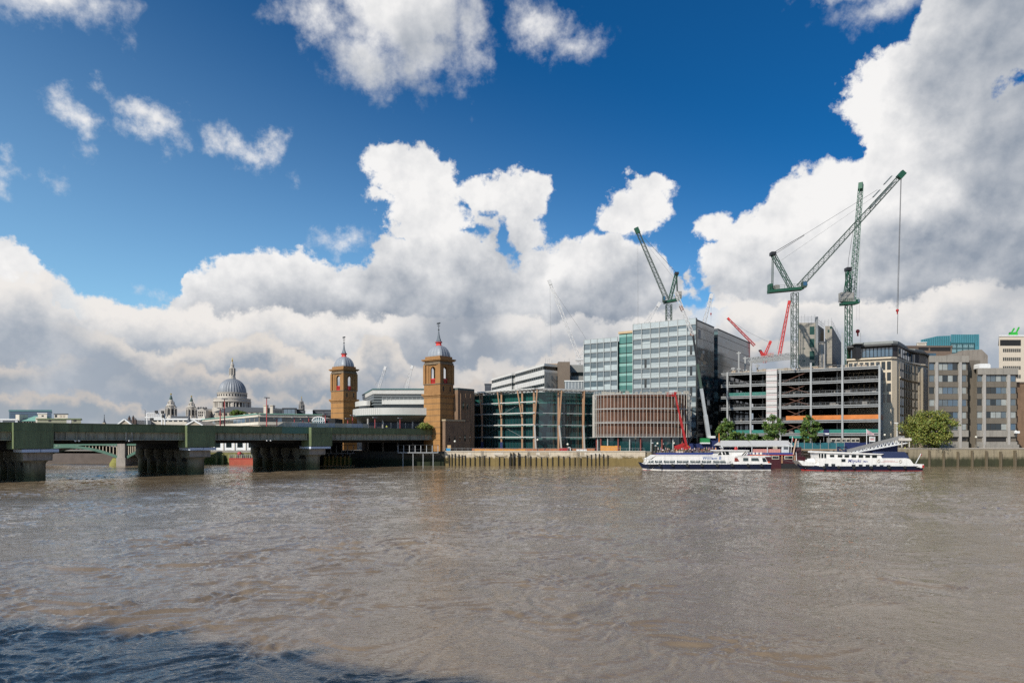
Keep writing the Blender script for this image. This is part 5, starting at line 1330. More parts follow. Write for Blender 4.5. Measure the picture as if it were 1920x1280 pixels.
# ------------------------------------------------------------------ curved pale stone block
def curved_stone():
    ox, oy = XX(1680, 250), 250.0
    r = thing('curved_stone_block', 'pale stone block with concave grid facade and dark blue glazed attic behind the steel frame', 'building', (ox, oy, 0))
    def L(px, Y): return Vector((XX(px, Y) - ox, Y - oy))
    path = [L(1590, 256), L(1672, 249), L(1682, 250)]
    con = [L(1686, 252), L(1695, 259), L(1706, 266), L(1718, 271), L(1722, 272)]
    bay = [L(1722, 272), L(1731, 273), L(1741, 281), L(1746, 300)]
    back = [L(1746, 330), L(1590, 300)]
    full = [tuple(v) for v in path + con + bay[1:] + back]
    Mst = mt('warm_portland', (.56, .48, .37), .8, 0, .1, .3, 0, .12)
    zc = 38.4
    MB().prism(full, GZ - .2, zc).build('wall', Mst, r)
    def scl(poly, d): 
        c = Vector((sum(p[0] for p in poly) / len(poly), sum(p[1] for p in poly) / len(poly))); return [tuple(Vector(p) + (Vector(p) - c).normalized() * d) for p in poly]
    MB().prism(scl(full, .9), zc + .003, zc + .55).build('cornice', Mst, r)
    MB().prism(scl(full, -1.6), zc + .553, 43.2).build('attic', mt('attic_bronze', (.035, .03, .03), .5), r)
    MB().prism(scl(full, .6), 43.203, 43.9).build('attic_roof', mt('dark_roof_metal', (.05, .05, .05), .6), r)
    MB().prism(scl(full, -3), 43.903, 45.2).build('plant_screen', mt('plant_grey', (.22, .23, .22), .7), r)
    att = scl(full, -1.5)
    for i in range(0, 11):
        a, b = Vector(att[0]), Vector(att[1]); u0 = a + (b - a) * ((i + .12) / 11); u1 = a + (b - a) * ((i + .88) / 11)
        MB().prism([(u0.x, u0.y - .3), (u1.x, u1.y - .3), (u1.x, u1.y), (u0.x, u0.y)], 39.4, 42.6).build('attic_window', M_gblue, r)
    cc = [Vector(p) for p in scl(full, -1.4)][2:8]
    for p, q in zip(cc, cc[1:]):
        d = q - p
        for k in range(2):
            u0, u1 = p + d * (.08 + .5 * k), p + d * (.42 + .5 * k); n = Vector((d.y, -d.x)).normalized() * .3
            MB().prism([tuple(u0 + n), tuple(u1 + n), tuple(u1), tuple(u0)], 39.4, 42.6).build('attic_window', M_gblue if k else M_glass, r)
    # window grid on the concave face
    def along(poly):
        Ls = [0]; 
        for p, q in zip(poly, poly[1:]): Ls.append(Ls[-1] + (q - p).length)
        def at(t):
            t *= Ls[-1]
            for i in range(len(poly) - 1):
                if t <= Ls[i + 1] + 1e-6: u = (t - Ls[i]) / (Ls[i + 1] - Ls[i]); return poly[i] + (poly[i + 1] - poly[i]) * u, (poly[i + 1] - poly[i]).normalized()
        return at
    at = along(con); nc = 7
    for i in range(nc):
        p0, d = at((i + .2) / nc); p1, _ = at((i + .72) / nc); n = Vector((d.y, -d.x)) * .22
        for j in range(8):
            z = 35.2 - j * 3.35
            MB().prism([tuple(p0 + n), tuple(p1 + n), tuple(p1 - n), tuple(p0 - n)], z - .2, z + 2.4).build('window', M_glass, r)
        MB().prism([tuple(p0 + n), tuple(p1 + n), tuple(p1 - n), tuple(p0 - n)], GZ + .4, 10.2).build('ground_window', M_glass, r)
    for i in range(nc + 1):
        p, d = at(min(.999, i / nc)); n = Vector((d.y, -d.x)); MB().prism([tuple(p + n * .10 - d * .22), tuple(p + n * .10 + d * .22), tuple(p + d * .22), tuple(p - d * .25)], 12, zc - .1).build('pilaster', Mst, r)
    for z in (11.2, 31.6): 
        q = MB()
        for p, qq in zip(con, con[1:]):
            d = (qq - p).normalized(); n = Vector((d.y, -d.x)); q.prism([tuple(p + n * .5), tuple(qq + n * .5), tuple(qq), tuple(p)], z, z + .4)
        q.build('string_course', Mst, r)
    at = along(bay)
    for j in range(9):
        for i in range(3):
            p0, d = at((i + .06) / 3); p1, _ = at(min(.995, (i + .94) / 3)); n = Vector((d.y, -d.x)) * .2
            z = 35.0 - j * 3.35; MB().prism([tuple(p0 + n), tuple(p1 + n), tuple(p1 - n), tuple(p0 - n)], z - .5, z + 2.5).build('bay_window', glass('indigo_glass', (.012, .018, .04)), r)
    # flat front left of the corner
    a, b = path[0], path[1]; d = (b - a).normalized(); n = Vector((d.y, -d.x)); Lg = (b - a).length
    for j in range(4):
        for i in range(8):
            u0 = a + d * (Lg * (i + .15) / 8); u1 = a + d * (Lg * (i + .85) / 8); z = 35.0 - j * 4
            MB().prism([tuple(u0 + n * .12), tuple(u1 + n * .12), tuple(u1 - n * .1), tuple(u0 - n * .1)], z - .6, z + 2.4).build('window', M_glass, r)
    MB().bx(L(1600, 255).x, L(1609, 255).x, 3, 6, zc + .56, 43.9).build('corner_pod', M_black, r); MB().bx(L(1597, 255).x, L(1612, 255).x, 2, 7, 43.903, 44.2).build('pod_roof', M_black, r)
    MB().tube((L(1608.5, 255).x, 3, 44.2), (L(1608.5, 255).x, 3, 48.5), .1).build('aerial', M_steel, r)
curved_stone()
flat('brown_terrace_block', 'dark brown stepped rooftop terraces behind the curved stone block', 'building', 1697, 1785, 648, 330, 30, mt('brown_stone', (.17, .12, .09), .8, 0, .1), [('f', 651, 658, [(1744, 1782)], M_dark), ('f', 651, 657, [(1722, 1741)], M_dark), ('f', 662, 668, [(1735, 1755)], M_gblue)], mt('brown_roof', (.14, .10, .08), .8), .8)
flat('cream_plant_block', 'small cream roof plant block left of the blue glass building', 'building', 1719, 1737, 641, 360, 15, M_cream, [('f', 644, 646, [(1722, 1734)], M_beige)], M_white, .3)
def blue_glass():
    Y = 400.0; s = Y / FP; x = XX(1727, Y); r = thing('blue_glass_building', 'blue green glass building with stepped glass roof screens behind the brown terraces', 'building', (x, Y, 0)); X = lambda p: (p - 1727) * s; Z = lambda p: ZZ(p, Y)
    Mb = mt('blue_glass_panel', (.05, .22, .27), .12, 0, .2, .2, ior=1.8)
    MB().prism([(X(1782), 0), (X(1828), 0), (X(1840), 10), (X(1795), 10)], GZ, Z(640)).build('body', mt('dark_teal_body', (.04, .09, .10), .3), r)
    for i in range(4):
        for j in range(3): MB().bx(X(1784 + i * 11), X(1792.5 + i * 11), -.15, .0, Z(652 + j * 9), Z(645.5 + j * 9)).build('window', mt('pale_blue_pane', (.16, .28, .30), .15, ior=1.8), r)
    MB().ext([(X(1727), Z(650)), (X(1782), Z(650)), (X(1782), Z(629)), (X(1757), Z(630)), (X(1727), Z(637))], 0, .4).build('glass_screen', Mb, r)
    MB().bx(X(1783), X(1827), -.2, .2, Z(643), Z(627)).build('glass_screen', Mb, r)
    MB().bx(X(1827.5), X(1836), 0, 3, GZ, Z(626.5)).build('corner_fin', Mb, r)
    MB().bx(X(1727), X(1790), 1, 10, GZ, Z(648)).build('lower_block', M_pale, r)
    q = MB()
    for i in range(26): q.bx(X(1729 + i * 4.1) - .08, X(1729 + i * 4.1) + .08, -.35, -.25, Z(648), Z(637 - min(i, 8) * .9 if i < 14 else 627))
    q.build('screen_frame', mt('teal_frame', (.03, .12, .15), .5), r)
blue_glass()

# ------------------------------------------------------------------ brutalist concrete offices on the right
def brutal():
    Y = 240.0; x = XX(1741, Y); s = Y / FP
    r = thing('concrete_office', 'twin block grey concrete office with vertical piers and strip windows behind the round tree', 'building', (x, Y, 0))
    X = lambda p: (p - 1741) * s; Z = lambda p: ZZ(p, Y)
    def sk(a, b, y0, y1, z0, z1, nm, m_, k=.63): MB().prism([(X(a), y0), (X(b), y0), (X(b) + k * (y1 - y0), y1), (X(a) + k * (y1 - y0), y1)], z0, z1).build(nm, m_, r)
    sk(1742, 1815.5, .5, 30, GZ, Z(669), 'left_block', M_brut2)
    sk(1741, 1816, -.3, 30, Z(679), Z(667), 'parapet', M_brut)
    sk(1829, 1903, -.5, 30, GZ, Z(692), 'right_block', M_brut2, .69)
    sk(1828.5, 1904, -1.3, 30, Z(702.5), Z(690.5), 'parapet', M_brut, .69)
    sk(1806, 1856, 5, 9, GZ, Z(672), 'stair_link', M_brut2)
    g_ = [M_glass, M_gblue, M_glass, glass('office_glass', (.10, .13, .15)), glass('curtained_glass', (.30, .32, .31), .2, 1.5)]
    rnd = random.Random(3)
    def win(pa, pb, ya, yb, y0, n):
        for i in range(n):
            a = pa + (pb - pa) * i / n; b = pa + (pb - pa) * (i + 1) / n
            o = MB().bx(X(a + .25), X(b - .25), y0 - .05, y0 + .1, Z(yb - .3), Z(ya + .3)).build('window', rnd.choice(g_), r)
            f = MB(); f.bx(X(a), X(b), y0 - .12, y0 + .05, Z(yb), Z(yb - .3)); f.bx(X(a), X(a + .25), y0 - .12, y0 + .05, Z(yb - .3), Z(ya)); f.build('frame', mt('bronze_frame', (.05, .045, .04), .5), o)
    rowsL = ((680, 693.5), (703, 715.5), (725.5, 738), (748.5, 761), (772, 784), (794, 806))
    for ya, yb in rowsL:
        win(1743.5, 1753, ya, yb, .5, 1); win(1759, 1797.5, ya, yb, .5, 4); win(1803, 1813, ya, yb, .5, 1)
    rowsR = ((703.5, 715.5), (726, 738), (748, 760), (771.5, 783.5), (794, 806))
    for ya, yb in rowsR:
        win(1830, 1839, ya, yb, -.5, 1); win(1845, 1884.5, ya, yb, -.5, 4); win(1890, 1902, ya, yb, -.5, 1)
    for k, ya in enumerate((705, 728, 751, 775, 797)): MB().bx(X(1816.5), X(1828), 4.85, 5.1, Z(ya + 11), Z(ya)).build('window', M_glass, r)
    for ya, yb in ((693.6, 702.9), (715.6, 725.4), (738.1, 748.4), (761.1, 771.9), (784.1, 793.9)): MB().bx(X(1742), X(1815.5), .22, .499, Z(yb), Z(ya)).build('spandrel', M_brut2, r)
    for ya, yb in ((715.6, 725.9), (738.1, 747.9), (760.1, 771.4), (783.6, 793.9)): MB().bx(X(1829), X(1903), -.78, -.501, Z(yb), Z(ya)).build('spandrel', M_brut2, r)
    for px, y0, zt in ((1756, .5, 679), (1800, .5, 679), (1841.5, -.5, 703), (1887, -.5, 703)):
        MB().bx(X(px - 2.3), X(px + 2.3), y0 - .85, y0 - .003, GZ, Z(zt)).build('pier', M_pale, r)
    for ya, yb, a, b, y0 in ((820, 826, 1760, 1797, .5), (820, 827, 1846, 1884, -.5), (820, 826, 1804, 1814, .5)): MB().bx(X(a), X(b), y0 - .1, y0 + .1, Z(yb), Z(ya)).build('undercroft_opening', M_dark, r)
    for j, z in enumerate((806.5, 828.0)):
        MB().bx(X(1742), X(1815.5), -.15, .49, Z(z + 12), Z(z)).build('lighter_spandrel', M_brut, r); MB().bx(X(1829), X(1903), -1.1, -.51, Z(z + 12), Z(z)).build('lighter_spandrel', M_brut, r)
    # penthouse
    Mp = mt('boarded_concrete', (.24, .21, .18), .9, 0, .15, .4, .1, .3)
    MB().ext([(X(1808), Z(672)), (X(1808), Z(659)), (X(1822), Z(656)), (X(1837), Z(655)), (X(1837), Z(650.5)), (X(1870), Z(649.5)), (X(1882), Z(661)), (X(1882), Z(692)), (X(1808), Z(692))][::-1], 8, 12).build('penthouse', Mp, r)
    for px in (1819, 1827, 1841.5): MB().bx(X(px - 2.2), X(px + 2.2), 7.9, 8.1, Z(678.5), Z(669.5)).build('window', M_dark, r)
    q = MB(); 
    n = 8
    q.ext([(X(1840), Z(689.5)), (X(1840), Z(683)), (X(1842), Z(681)), (X(1859), Z(681)), (X(1861), Z(683)), (X(1861), Z(689.5))], 1, 4); q.build('water_tank', M_white, r)
    MB().bx(X(1842), X(1905), -1.5, 4, GZ, Z(833)).build('entrance_wall', M_brut, r)
    q = MB().tube((X(1902), -.9, Z(811)), (X(1896), -2.2, Z(808)), .25); q.box(X(1898), -2.2, Z(810), 1.4, .9, .8); q.build('wall_camera', M_white, r)
brutal()
flat('white_banded_office', 'cream banded office block with dark window strips at the far right edge', 'building', 1873, 1990, 628, 300, 30, mt('ivory_band', (.60, .52, .42), .7, 0, .06), [('f', 637, 648, [(1875, 1914)], M_dark)] + [('f', 653.5 + i * 16.3, 660 + i * 16.3, spans(1880, 1914, 9, .72), M_glass) for i in range(4)], M_white, .6)
flat('brown_brick_block', 'tall dark brown brick wall at the far right edge beside the concrete office', 'building', 1903.5, 2010, 716, 243, 20, M_dbrick, [('f', 730 + i * 22, 740 + i * 22, spans(1925, 1990, 5, .5), M_glass) for i in range(4)], mt('brick_coping', (.10, .07, .05), .9), .5)
def green_roof_crane():
    Y = 300; s = Y / FP; r = thing('roof_cradle', 'bright green maintenance cradle arms on the roof at the far right edge', 'crane', (XX(1905, Y), Y + 2, ZZ(628, Y)))
    q = MB(); q.bx(-6 * s, 8 * s, -.6, .6, 0, 5 * s); q.beam((-3 * s, 0, 4 * s), (3 * s, 0, 14 * s), .5); q.beam((6 * s, 0, 4 * s), (12 * s, 0, 16 * s), .5); q.beam((-6 * s, 0, 4 * s), (8 * s, 0, 7 * s), .4)
    q.build('cradle_frame', mt('bright_green_paint', (.04, .40, .05), .5), r)
    q = MB(); q.bx(-6 * s, -4 * s, -.4, .4, 5 * s, 6.5 * s); q.build('winch', M_black, r)
green_roof_crane()

# ------------------------------------------------------------------ luffing tower cranes
def crane(label, Y, mast, piv, tip, mat, jib=None, w=1.6, seg=22, aframe=None, plat=None, cw=None, cab=None, ties=(), ropes=(), hook=None, dtip=0.0, r_=.2, name='tower_crane', group=None, sheath=None, signs=(), tipname=True):
    """all positions are rows and columns of the photograph at distance Y"""
    x0 = XX(mast[0] if mast else piv[0], Y); zb = ZZ(mast[1], Y) if mast else ZZ(piv[1], Y)
    root = thing(name, label, 'crane', (x0, Y, 0), 0, group)
    def L(px, py, d=0.0): return Vector((XX(px, Y + d) - x0, d, ZZ(py, Y + d)))
    if mast:
        px, yb, yt, wp = mast; ww = wp * Y / FP
        q = MB().lattice(L(px, yb), L(px, yt), ww * .86, None, max(4, int((yb - yt) * Y / FP / (ww * .95))), r_ * 1.1, r_ * .5, up=(0, 1, 0)); q.build('mast', mat, root)
    q = MB().lattice(L(*piv), L(*tip, dtip), w, w * .9, seg, r_ * .75, r_ * .38, w1=w * .7, up=(0, 1, 0)); jo = q.build('jib', mat, root)
    p, t = L(*piv), L(*tip, dtip); d = (t - p).normalized()
    MB().beam(t - d * w * .8, t + d * w * .7, w * .8, w).build('jib_head', MATS.get('crane_green_paint') if mat in (M_cgreen, M_clgreen) else mat, root)
    if aframe:
        a0, a1, a2 = aframe     # foot of front leg, apex, foot of back stay
        MB().lattice(L(*a0), L(*a1), w * .7, None, 7, r_, r_ * .6, up=(0, 1, 0)).build('a_frame', M_cgreen if mat in (M_cgreen, M_clgreen) else mat, root)
        q = MB(); q.beam(L(*a1) + Vector((0, -.6, 0)), L(*a2) + Vector((0, -.6, 0)), r_ * 1.1); q.beam(L(*a1) + Vector((0, .6, 0)), L(*a2) + Vector((0, .6, 0)), r_ * 1.1); q.build('back_stay', mat, root)
        MB().box(*L(*a1), w * .9, w * 1.2, w * .6).build('apex_platform', M_black, root)
    if plat:
        (xa, ya), (xb, yb) = plat; q = MB(); q.beam(L(xa, ya), L(xb, yb), 3.0, 1.0, up=(0, 0, 1)); q.build('machinery_deck', M_cgreen if mat in (M_cgreen, M_clgreen) else mat, root)
        q = MB(); A, B = L(xa, ya), L(xb, yb)
        for i in range(8):
            c = A + (B - A) * (i / 7); q.beam(c + Vector((0, -1.5, .5)), c + Vector((0, -1.5, 1.7)), .07)
        q.beam(A + Vector((0, -1.5, 1.7)), B + Vector((0, -1.5, 1.7)), .07); q.beam(A + Vector((0, -1.5, 1.1)), B + Vector((0, -1.5, 1.1)), .06); q.build('deck_railing', mat, root)
    if cw:
        for (xa, ya, xb, yb, m2) in cw:
            A, B = L(xa, yb), L(xb, ya); MB().bx(A.x, B.x, -1.3, 1.3, A.z, B.z).build('counterweight', m2, root)
    if cab:
        xa, ya, xb, yb = cab; A, B = L(xa, yb), L(xb, ya); o = MB().ext([(A.x, A.z), (B.x - .3, A.z), (B.x, A.z + (B.z - A.z) * .4), (B.x - .2, B.z), (A.x, B.z)], -2.4, -.7).build('cab', M_clgreen if mat is M_clgreen else mat, root)
        MB().bx(A.x + .2, B.x - .25, -2.45, -2.405, A.z + .6, B.z - .2).build('cab_window', M_gblue, o)
    if ties:
        for tp in ties:
            q = MB(); rr = tp[-1] if isinstance(tp[-1], float) else .07; pl = [tt for tt in tp if isinstance(tt, tuple)]
            for a, b in zip(pl, pl[1:]): q.beam(L(*a), L(*b), rr * 1.5)
            q.build('tie_rope', M_rope, root)
    for rp in ropes:
        (xa, ya), (xb, yb), rr = rp; MB().beam(L(xa, ya, dtip), L(xb, yb, dtip), rr).build('hoist_rope', M_rope, root)
    if hook:
        hx, hy, k = hook; c = L(hx, hy, dtip); o = MB().ball(tuple(c), .55 * k, 8, 5); o.box(c.x, c.y, c.z - .8 * k, .35 * k, .3, 1.0 * k); o.build('hook_block', M_boatr, root)
    if sheath:
        for a, b, off, wd in sheath:
            A = p + (t - p) * a; B = p + (t - p) * b; n = Vector((-d.z, 0, d.x)) * off; MB().beam(A + n, B + n, .3, wd, up=(0, 1, 0)).build('jib_sign_panel', mt('grey_sign_panel', (.14, .16, .16), .6), root)
    return root, L
# 1: the big luffer over the steel frame
crane('tallest dark green luffing crane, jib reaching up right with grey panels near its tip', 248, (1490, 690, 549, 11.5), (1496, 540), (1690, 328), M_clgreen, w=1.9, seg=40,
      aframe=((1484, 541), (1449, 476), (1448, 546)), plat=((1441, 547), (1504, 541)), cw=[(1441, 533, 1446, 548, M_cgreen), (1452, 535, 1459, 545, M_cw)], cab=(1500, 530, 1509, 541),
      ties=[((1450, 474), (1508, 440), .13), ((1452, 477), (1508, 441.5), .1), ((1508, 440), (1645, 356), .07), ((1465, 488), (1640, 368), .04)], ropes=[((1690, 330), (1682.5, 626), .13), ((1689, 330), (1681.5, 585), .08)], hook=(1682.6, 582, 1.0),
      r_=.20, sheath=[(.70, .93, 0.2, 1.9), (.77, .83, 2.1, 1.1), (.88, .95, 2.3, 1.1)])
o = None
r1, L1 = crane('dark green luffing crane seen end on with steep jib and square counterweight', 262, (1591, 690, 573, 10.5), (1597, 566), (1614, 350), M_cgreen, w=2.0, seg=34,
      aframe=((1592, 558), (1590, 505), (1583, 552)), plat=((1577, 570), (1606, 568)), cw=[(1575, 549, 1597.5, 566, M_cw)], cab=(1602, 563, 1607, 571),
      ties=[((1590, 502), (1591, 486), (1600, 430), .07)], ropes=[((1614, 352), (1611, 600), .035), ((1611, 352), (1606, 600), .035)], hook=(1608.3, 621, 1.5), r_=.24, dtip=14)
crane('green luffing crane standing above the tall glass office with jib pointing up left', 290, (1254, 612, 571, 11), (1250, 561), (1194.5, 432), M_clgreen, w=1.7, seg=26,
      aframe=((1256, 562), (1268.5, 513), (1270, 549)), plat=((1245, 567), (1275, 561)), cw=[(1267, 547, 1277, 560, M_cw)], cab=(1241, 557, 1246, 567),
      ties=[((1269, 512), (1255, 497), (1208, 446), .07), ((1264, 522), (1210, 455), .03)], ropes=[((1194.5, 432), (1195.5, 612), .03), ((1196, 432), (1197.5, 612), .03)], r_=.24)
crane('white lattice luffing crane behind the striped office, jib pointing up left', 420, (1086, 690, 672, 8), (1086, 672), (1031, 529), M_cwhite, w=2.0, seg=26, ties=[((1101, 640), (1092, 624), (1040, 547), .06), ((1101, 640), (1096, 650), .12)], ropes=[((1031, 530), (1033.5, 662), .08)], r_=.26,
      aframe=((1087, 672), (1100, 640), (1096, 672)), plat=((1079, 674), (1096, 674)))
crane('short white crane jib rising behind the left of the tall glass office roof', 430, None, (1206, 618), (1235, 571), M_cwhite, w=2.0, seg=12, ties=[((1233, 572), (1204, 612), .05)], r_=.26)
crane('white crane jib with red hook rising behind the right of the tall glass office roof', 430, None, (1318, 616), (1333.5, 555), M_cwhite, w=2.0, seg=12, ties=[((1332, 560), (1315, 608), .05)], ropes=[((1334, 556), (1333, 606), .06)], hook=(1333, 588, 1.0), r_=.26)
crane('small pale crane jib behind the curved white building, left of two', 520, None, (709, 732), (722, 690), M_cwhite, w=1.9, seg=10, ties=[((721, 692), (703, 722), .05)], ropes=[((723, 692), (723.5, 728), .04)], r_=.24)
crane('small pale crane jib behind the curved white building, right of two', 520, None, (762, 730), (772.5, 688), M_cwhite, w=1.9, seg=10, ties=[((771, 690), (756, 726), .05)], r_=.24)
crane('red crane jib pointing up left above the dark side of the tall glass office', 330, None, (1415, 648), (1366, 598), M_redc, w=1.0, seg=16, ties=[((1443, 642), (1400, 621), (1372, 602), .05)], r_=.22)
crane('compact red crane with raised body and short mast above the steel frame roof', 330, (1434, 680, 668, 5), (1433, 668), (1444, 642), M_redc, w=1.1, seg=6, aframe=((1432, 666), (1425, 657), (1427, 664)), plat=((1428, 669), (1448, 668)), cw=[(1440, 664, 1448, 670, mt('cream_counterweight', (.55, .48, .35), .8)), (1428, 664, 1434, 670, M_redc)], r_=.24)
crane('steep red lattice crane jib left of the first green mast', 330, None, (1461, 668), (1479.5, 567), M_redc, w=1.2, seg=22, ties=[((1478, 570), (1457, 655), .05)], r_=.25)

# ------------------------------------------------------------------ mobile cranes on the quay
def mobile_crane():
    Y = 236.0; x0 = XX(1334, Y); r = thing('mobile_crane', 'mobile crane with dark telescopic boom leaning up left across the glass office, green cabin below', 'crane', (x0, Y, GZ))
    L = lambda px, py, d=0: Vector((XX(px, Y + d) - x0, d, ZZ(py, Y + d) - GZ))
    a, b = L(1329, 820), L(1299.5, 629)
    for i, (t0, t1, w, m_) in enumerate(((0, .22, 1.2, mt('grey_boom_paint', (.35, .37, .38), .5)), (.2, .48, .95, mt('grey_boom_paint', (.35, .37, .38), .5)), (.46, .72, .75, M_clgreen), (.7, 1.0, .6, M_black))):
        MB().beam(a + (b - a) * t0, a + (b - a) * t1, w, w).build('boom_section', m_, r)
    q = MB().lattice(b, L(1267, 548), .9, None, 16, .12, .08, up=(0, 1, 0)); q.build('fly_jib', M_cwhite, r)
    MB().beam(L(1276, 573), L(1279.5, 582), .9).build('sheave_block', mt('brown_sheave', (.25, .15, .12), .6), r); MB().beam(b, L(1294, 627), .8, .5).build('sheave_block', mt('brown_sheave', (.25, .15, .12), .6), r)
    q = MB(); q.bx(-4.5, 3.5, -1.4, 1.4, 1.0, 2.3); q.bx(-1.5, 3, -1.3, 1.3, 2.3, 4.6); q.build('carrier', M_bluehoard, r)
    for i in range(4): 
        for sd in (-1.5, 1.2): MB().tube((-3.6 + i * 2.1, sd, .55), (-3.6 + i * 2.1, sd + .35, .55), .55, .55, 14).build('wheel', M_rubber, r)
    A, B = L(1311, 829), L(1327, 821); MB().bx(A.x, B.x, -2.6, -.9, A.z, B.z).build('green_cabin', mt('cabin_green', (.02, .20, .06), .5), r); MB().bx(A.x, B.x, -2.65, -.85, A.z - .45, A.z - .003).build('cabin_skirt', M_white, r)
    A, B = L(1328, 821), L(1338, 817); MB().bx(A.x, B.x, -2.2, .5, A.z, B.z).build('counterweight', M_white, r)
    return r
mobile_crane()
def boom_lift():
    Y = 226.0; x0 = XX(1288, Y); r = thing('boom_lift', 'bright red boom lift with its basket at the edge of the fin building roof', 'boom lift', (x0, Y + 3, GZ))
    L = lambda px, py, d=0: Vector((XX(px, Y + d) - x0, d, ZZ(py, Y + d) - GZ))
    a, m1, b = L(1291.5, 836), L(1279, 780), L(1269.5, 737)
    MB().beam(a, m1, .6, .7).build('boom_section', M_boatr, r); MB().beam(m1 - (m1 - a) * .1, b, .42, .48).build('boom_section', M_boatr, r)
    q = MB().beam(b, L(1265, 742), .5); q.beam(L(1265, 742), L(1264, 738), .4); q.beam(b, L(1271, 734), .9, .8); q.build('jib_elbow', M_boatr, r)
    q = MB(); c = L(1260, 738); 
    for dx in (-.9, .9):
        for dy in (-.4, .4): q.box(c.x + dx, dy, c.z, .07, .07, 1.3)
    for z in (-.6, 0, .6): q.box(c.x, -.4, c.z + z, 1.8, .07, .07); q.box(c.x, .4, c.z + z, 1.8, .07, .07)
    q.box(c.x, 0, c.z - .62, 1.9, .9, .08); q.build('basket', M_boatr, r)
    q = MB(); q.bx(-3.0, 1.6, -1, 1, .8, 1.9); q.beam((-3.4, 0, 1.5), (-.2, 0, 2.6), 1.2, .8); q.build('turntable', M_boatr, r)
    for x in (-2.2, 1.0):
        for y in (-1.2, 1.0): MB().tube((x, y, .45), (x, y + .3, .45), .45, .45, 14).build('wheel', M_rubber, r)
boom_lift()

# ------------------------------------------------------------------ people: one continuous body, loft of rings; clothing as children
SKIN = [mt('skin_light', (.50, .30, .21), .6, 0, 0), mt('skin_tan', (.32, .18, .11), .6, 0, 0)]
def skin_body(pts, edges, radii, name, mat_):
    me = bpy.data.meshes.new(name); me.from_pydata(pts, edges, []); o = bpy.data.objects.new(name, me); col.objects.link(o)
    md = o.modifiers.new('skin', 'SKIN'); md.use_smooth_shade = True
    sv = me.skin_vertices[0].data
    for i, rr in enumerate(radii): sv[i].radius = (rr, rr)
    sv[0].use_root = True
    s_ = o.modifiers.new('sub', 'SUBSURF'); s_.levels = 1; s_.render_levels = 1
    dg = bpy.context.evaluated_depsgraph_get(); me2 = bpy.data.meshes.new_from_object(o.evaluated_get(dg)); me2.name = name
    bpy.data.objects.remove(o); me2.materials.clear(); me2.materials.append(mat_); return me2
def body_mesh(pose, mat_):
    if pose == 'stand': P = [(0, 0, .95), (0, 0, 1.2), (0, 0, 1.42), (0, 0, 1.54), (0, .0, 1.66), (-.19, 0, 1.40), (-.24, -.05, 1.14), (-.22, -.16, .93), (.19, 0, 1.40), (.24, -.03, 1.14), (.26, -.12, .92), (-.1, 0, .88), (-.11, -.02, .48), (-.11, .02, .06), (.1, 0, .88), (.11, -.02, .48), (.12, .02, .06), (-.11, -.14, .04), (.12, -.14, .04), (-.21, -.19, .85), (.26, -.15, .84)]
    elif pose == 'lean': P = [(0, .05, .95), (0, 0, 1.2), (0, -.06, 1.40), (0, -.1, 1.50), (0, -.14, 1.61), (-.19, -.06, 1.38), (-.28, -.15, 1.16), (-.16, -.32, 1.1), (.19, -.06, 1.38), (.28, -.15, 1.16), (.16, -.32, 1.1), (-.1, .05, .88), (-.12, 0, .48), (-.12, .06, .06), (.1, .05, .88), (.11, .02, .48), (.12, .06, .06), (-.12, -.1, .04), (.12, -.1, .04), (-.1, -.4, 1.1), (.1, -.4, 1.1)]
    else: P = [(0, 0, .5), (0, .03, .75), (0, .02, .98), (0, 0, 1.1), (0, -.02, 1.22), (-.19, .02, .96), (-.25, -.08, .74), (-.2, -.28, .68), (.19, .02, .96), (.25, -.08, .74), (.2, -.28, .68), (-.1, -.05, .48), (-.12, -.45, .48), (-.12, -.45, .08), (.1, -.05, .48), (.12, -.45, .48), (.12, -.45, .08), (-.12, -.58, .04), (.12, -.58, .04), (-.17, -.36, .66), (.17, -.36, .66)]
    E = [(0, 1), (1, 2), (2, 3), (3, 4), (2, 5), (5, 6), (6, 7), (7, 19), (2, 8), (8, 9), (9, 10), (10, 20), (0, 11), (11, 12), (12, 13), (13, 17), (0, 14), (14, 15), (15, 16), (16, 18)]
    Rr = [.15, .14, .16, .06, .115, .07, .05, .04, .07, .05, .04, .095, .065, .045, .095, .065, .045, .04, .04, .035, .035]
    me = skin_body(P, E, Rr, 'body_' + pose, mat_)
    return me, P
BODY = {}
for pose in ('stand', 'lean', 'sit'):
    for k, sk in enumerate(SKIN): BODY[pose, k] = body_mesh(pose, sk)
def cloth_mesh(pose, what, mat_):
    key = (pose, what, mat_.name)
    if key in BODY: return BODY[key]
    P = BODY[pose, 0][1]
    if what == 'shirt': idx = [0, 1, 2, 5, 6, 8, 9]; E = [(0, 1), (1, 2), (2, 3), (3, 4), (2, 5), (5, 6)]; rr = [.165, .16, .175, .085, .065, .085, .065]
    elif what == 'trousers': idx = [0, 11, 12, 13, 14, 15, 16]; E = [(0, 1), (1, 2), (2, 3), (0, 4), (4, 5), (5, 6)]; rr = [.16, .11, .08, .065, .11, .08, .065]
    if what == 'hair':
        q = MB(); c = P[4]; q.ball((c[0], c[1] + .025, c[2] + .045), .125, 10, 6); me = q.build('hair', mat_).data
        bpy.data.objects.remove([o for o in bpy.data.objects if o.data == me][0])
    else: me = skin_body([P[i] for i in idx], E, rr, what + '_' + pose, mat_)
    BODY[key] = me; return me
CL = {n: mt('cloth_' + n, c, .8, 0, 0) for n, c in dict(white=(.75, .74, .72), red=(.5, .05, .05), black=(.02, .02, .02), navy=(.02, .03, .10), pink=(.60, .25, .28), grey=(.22, .22, .23), orange=(.65, .22, .05), blue=(.06, .14, .38), brown=(.14, .08, .05), green=(.05, .16, .07), yellow=(.6, .5, .08), purple=(.18, .06, .20), hivis=(.60, .80, .03), cream=(.6, .52, .40)).items()}
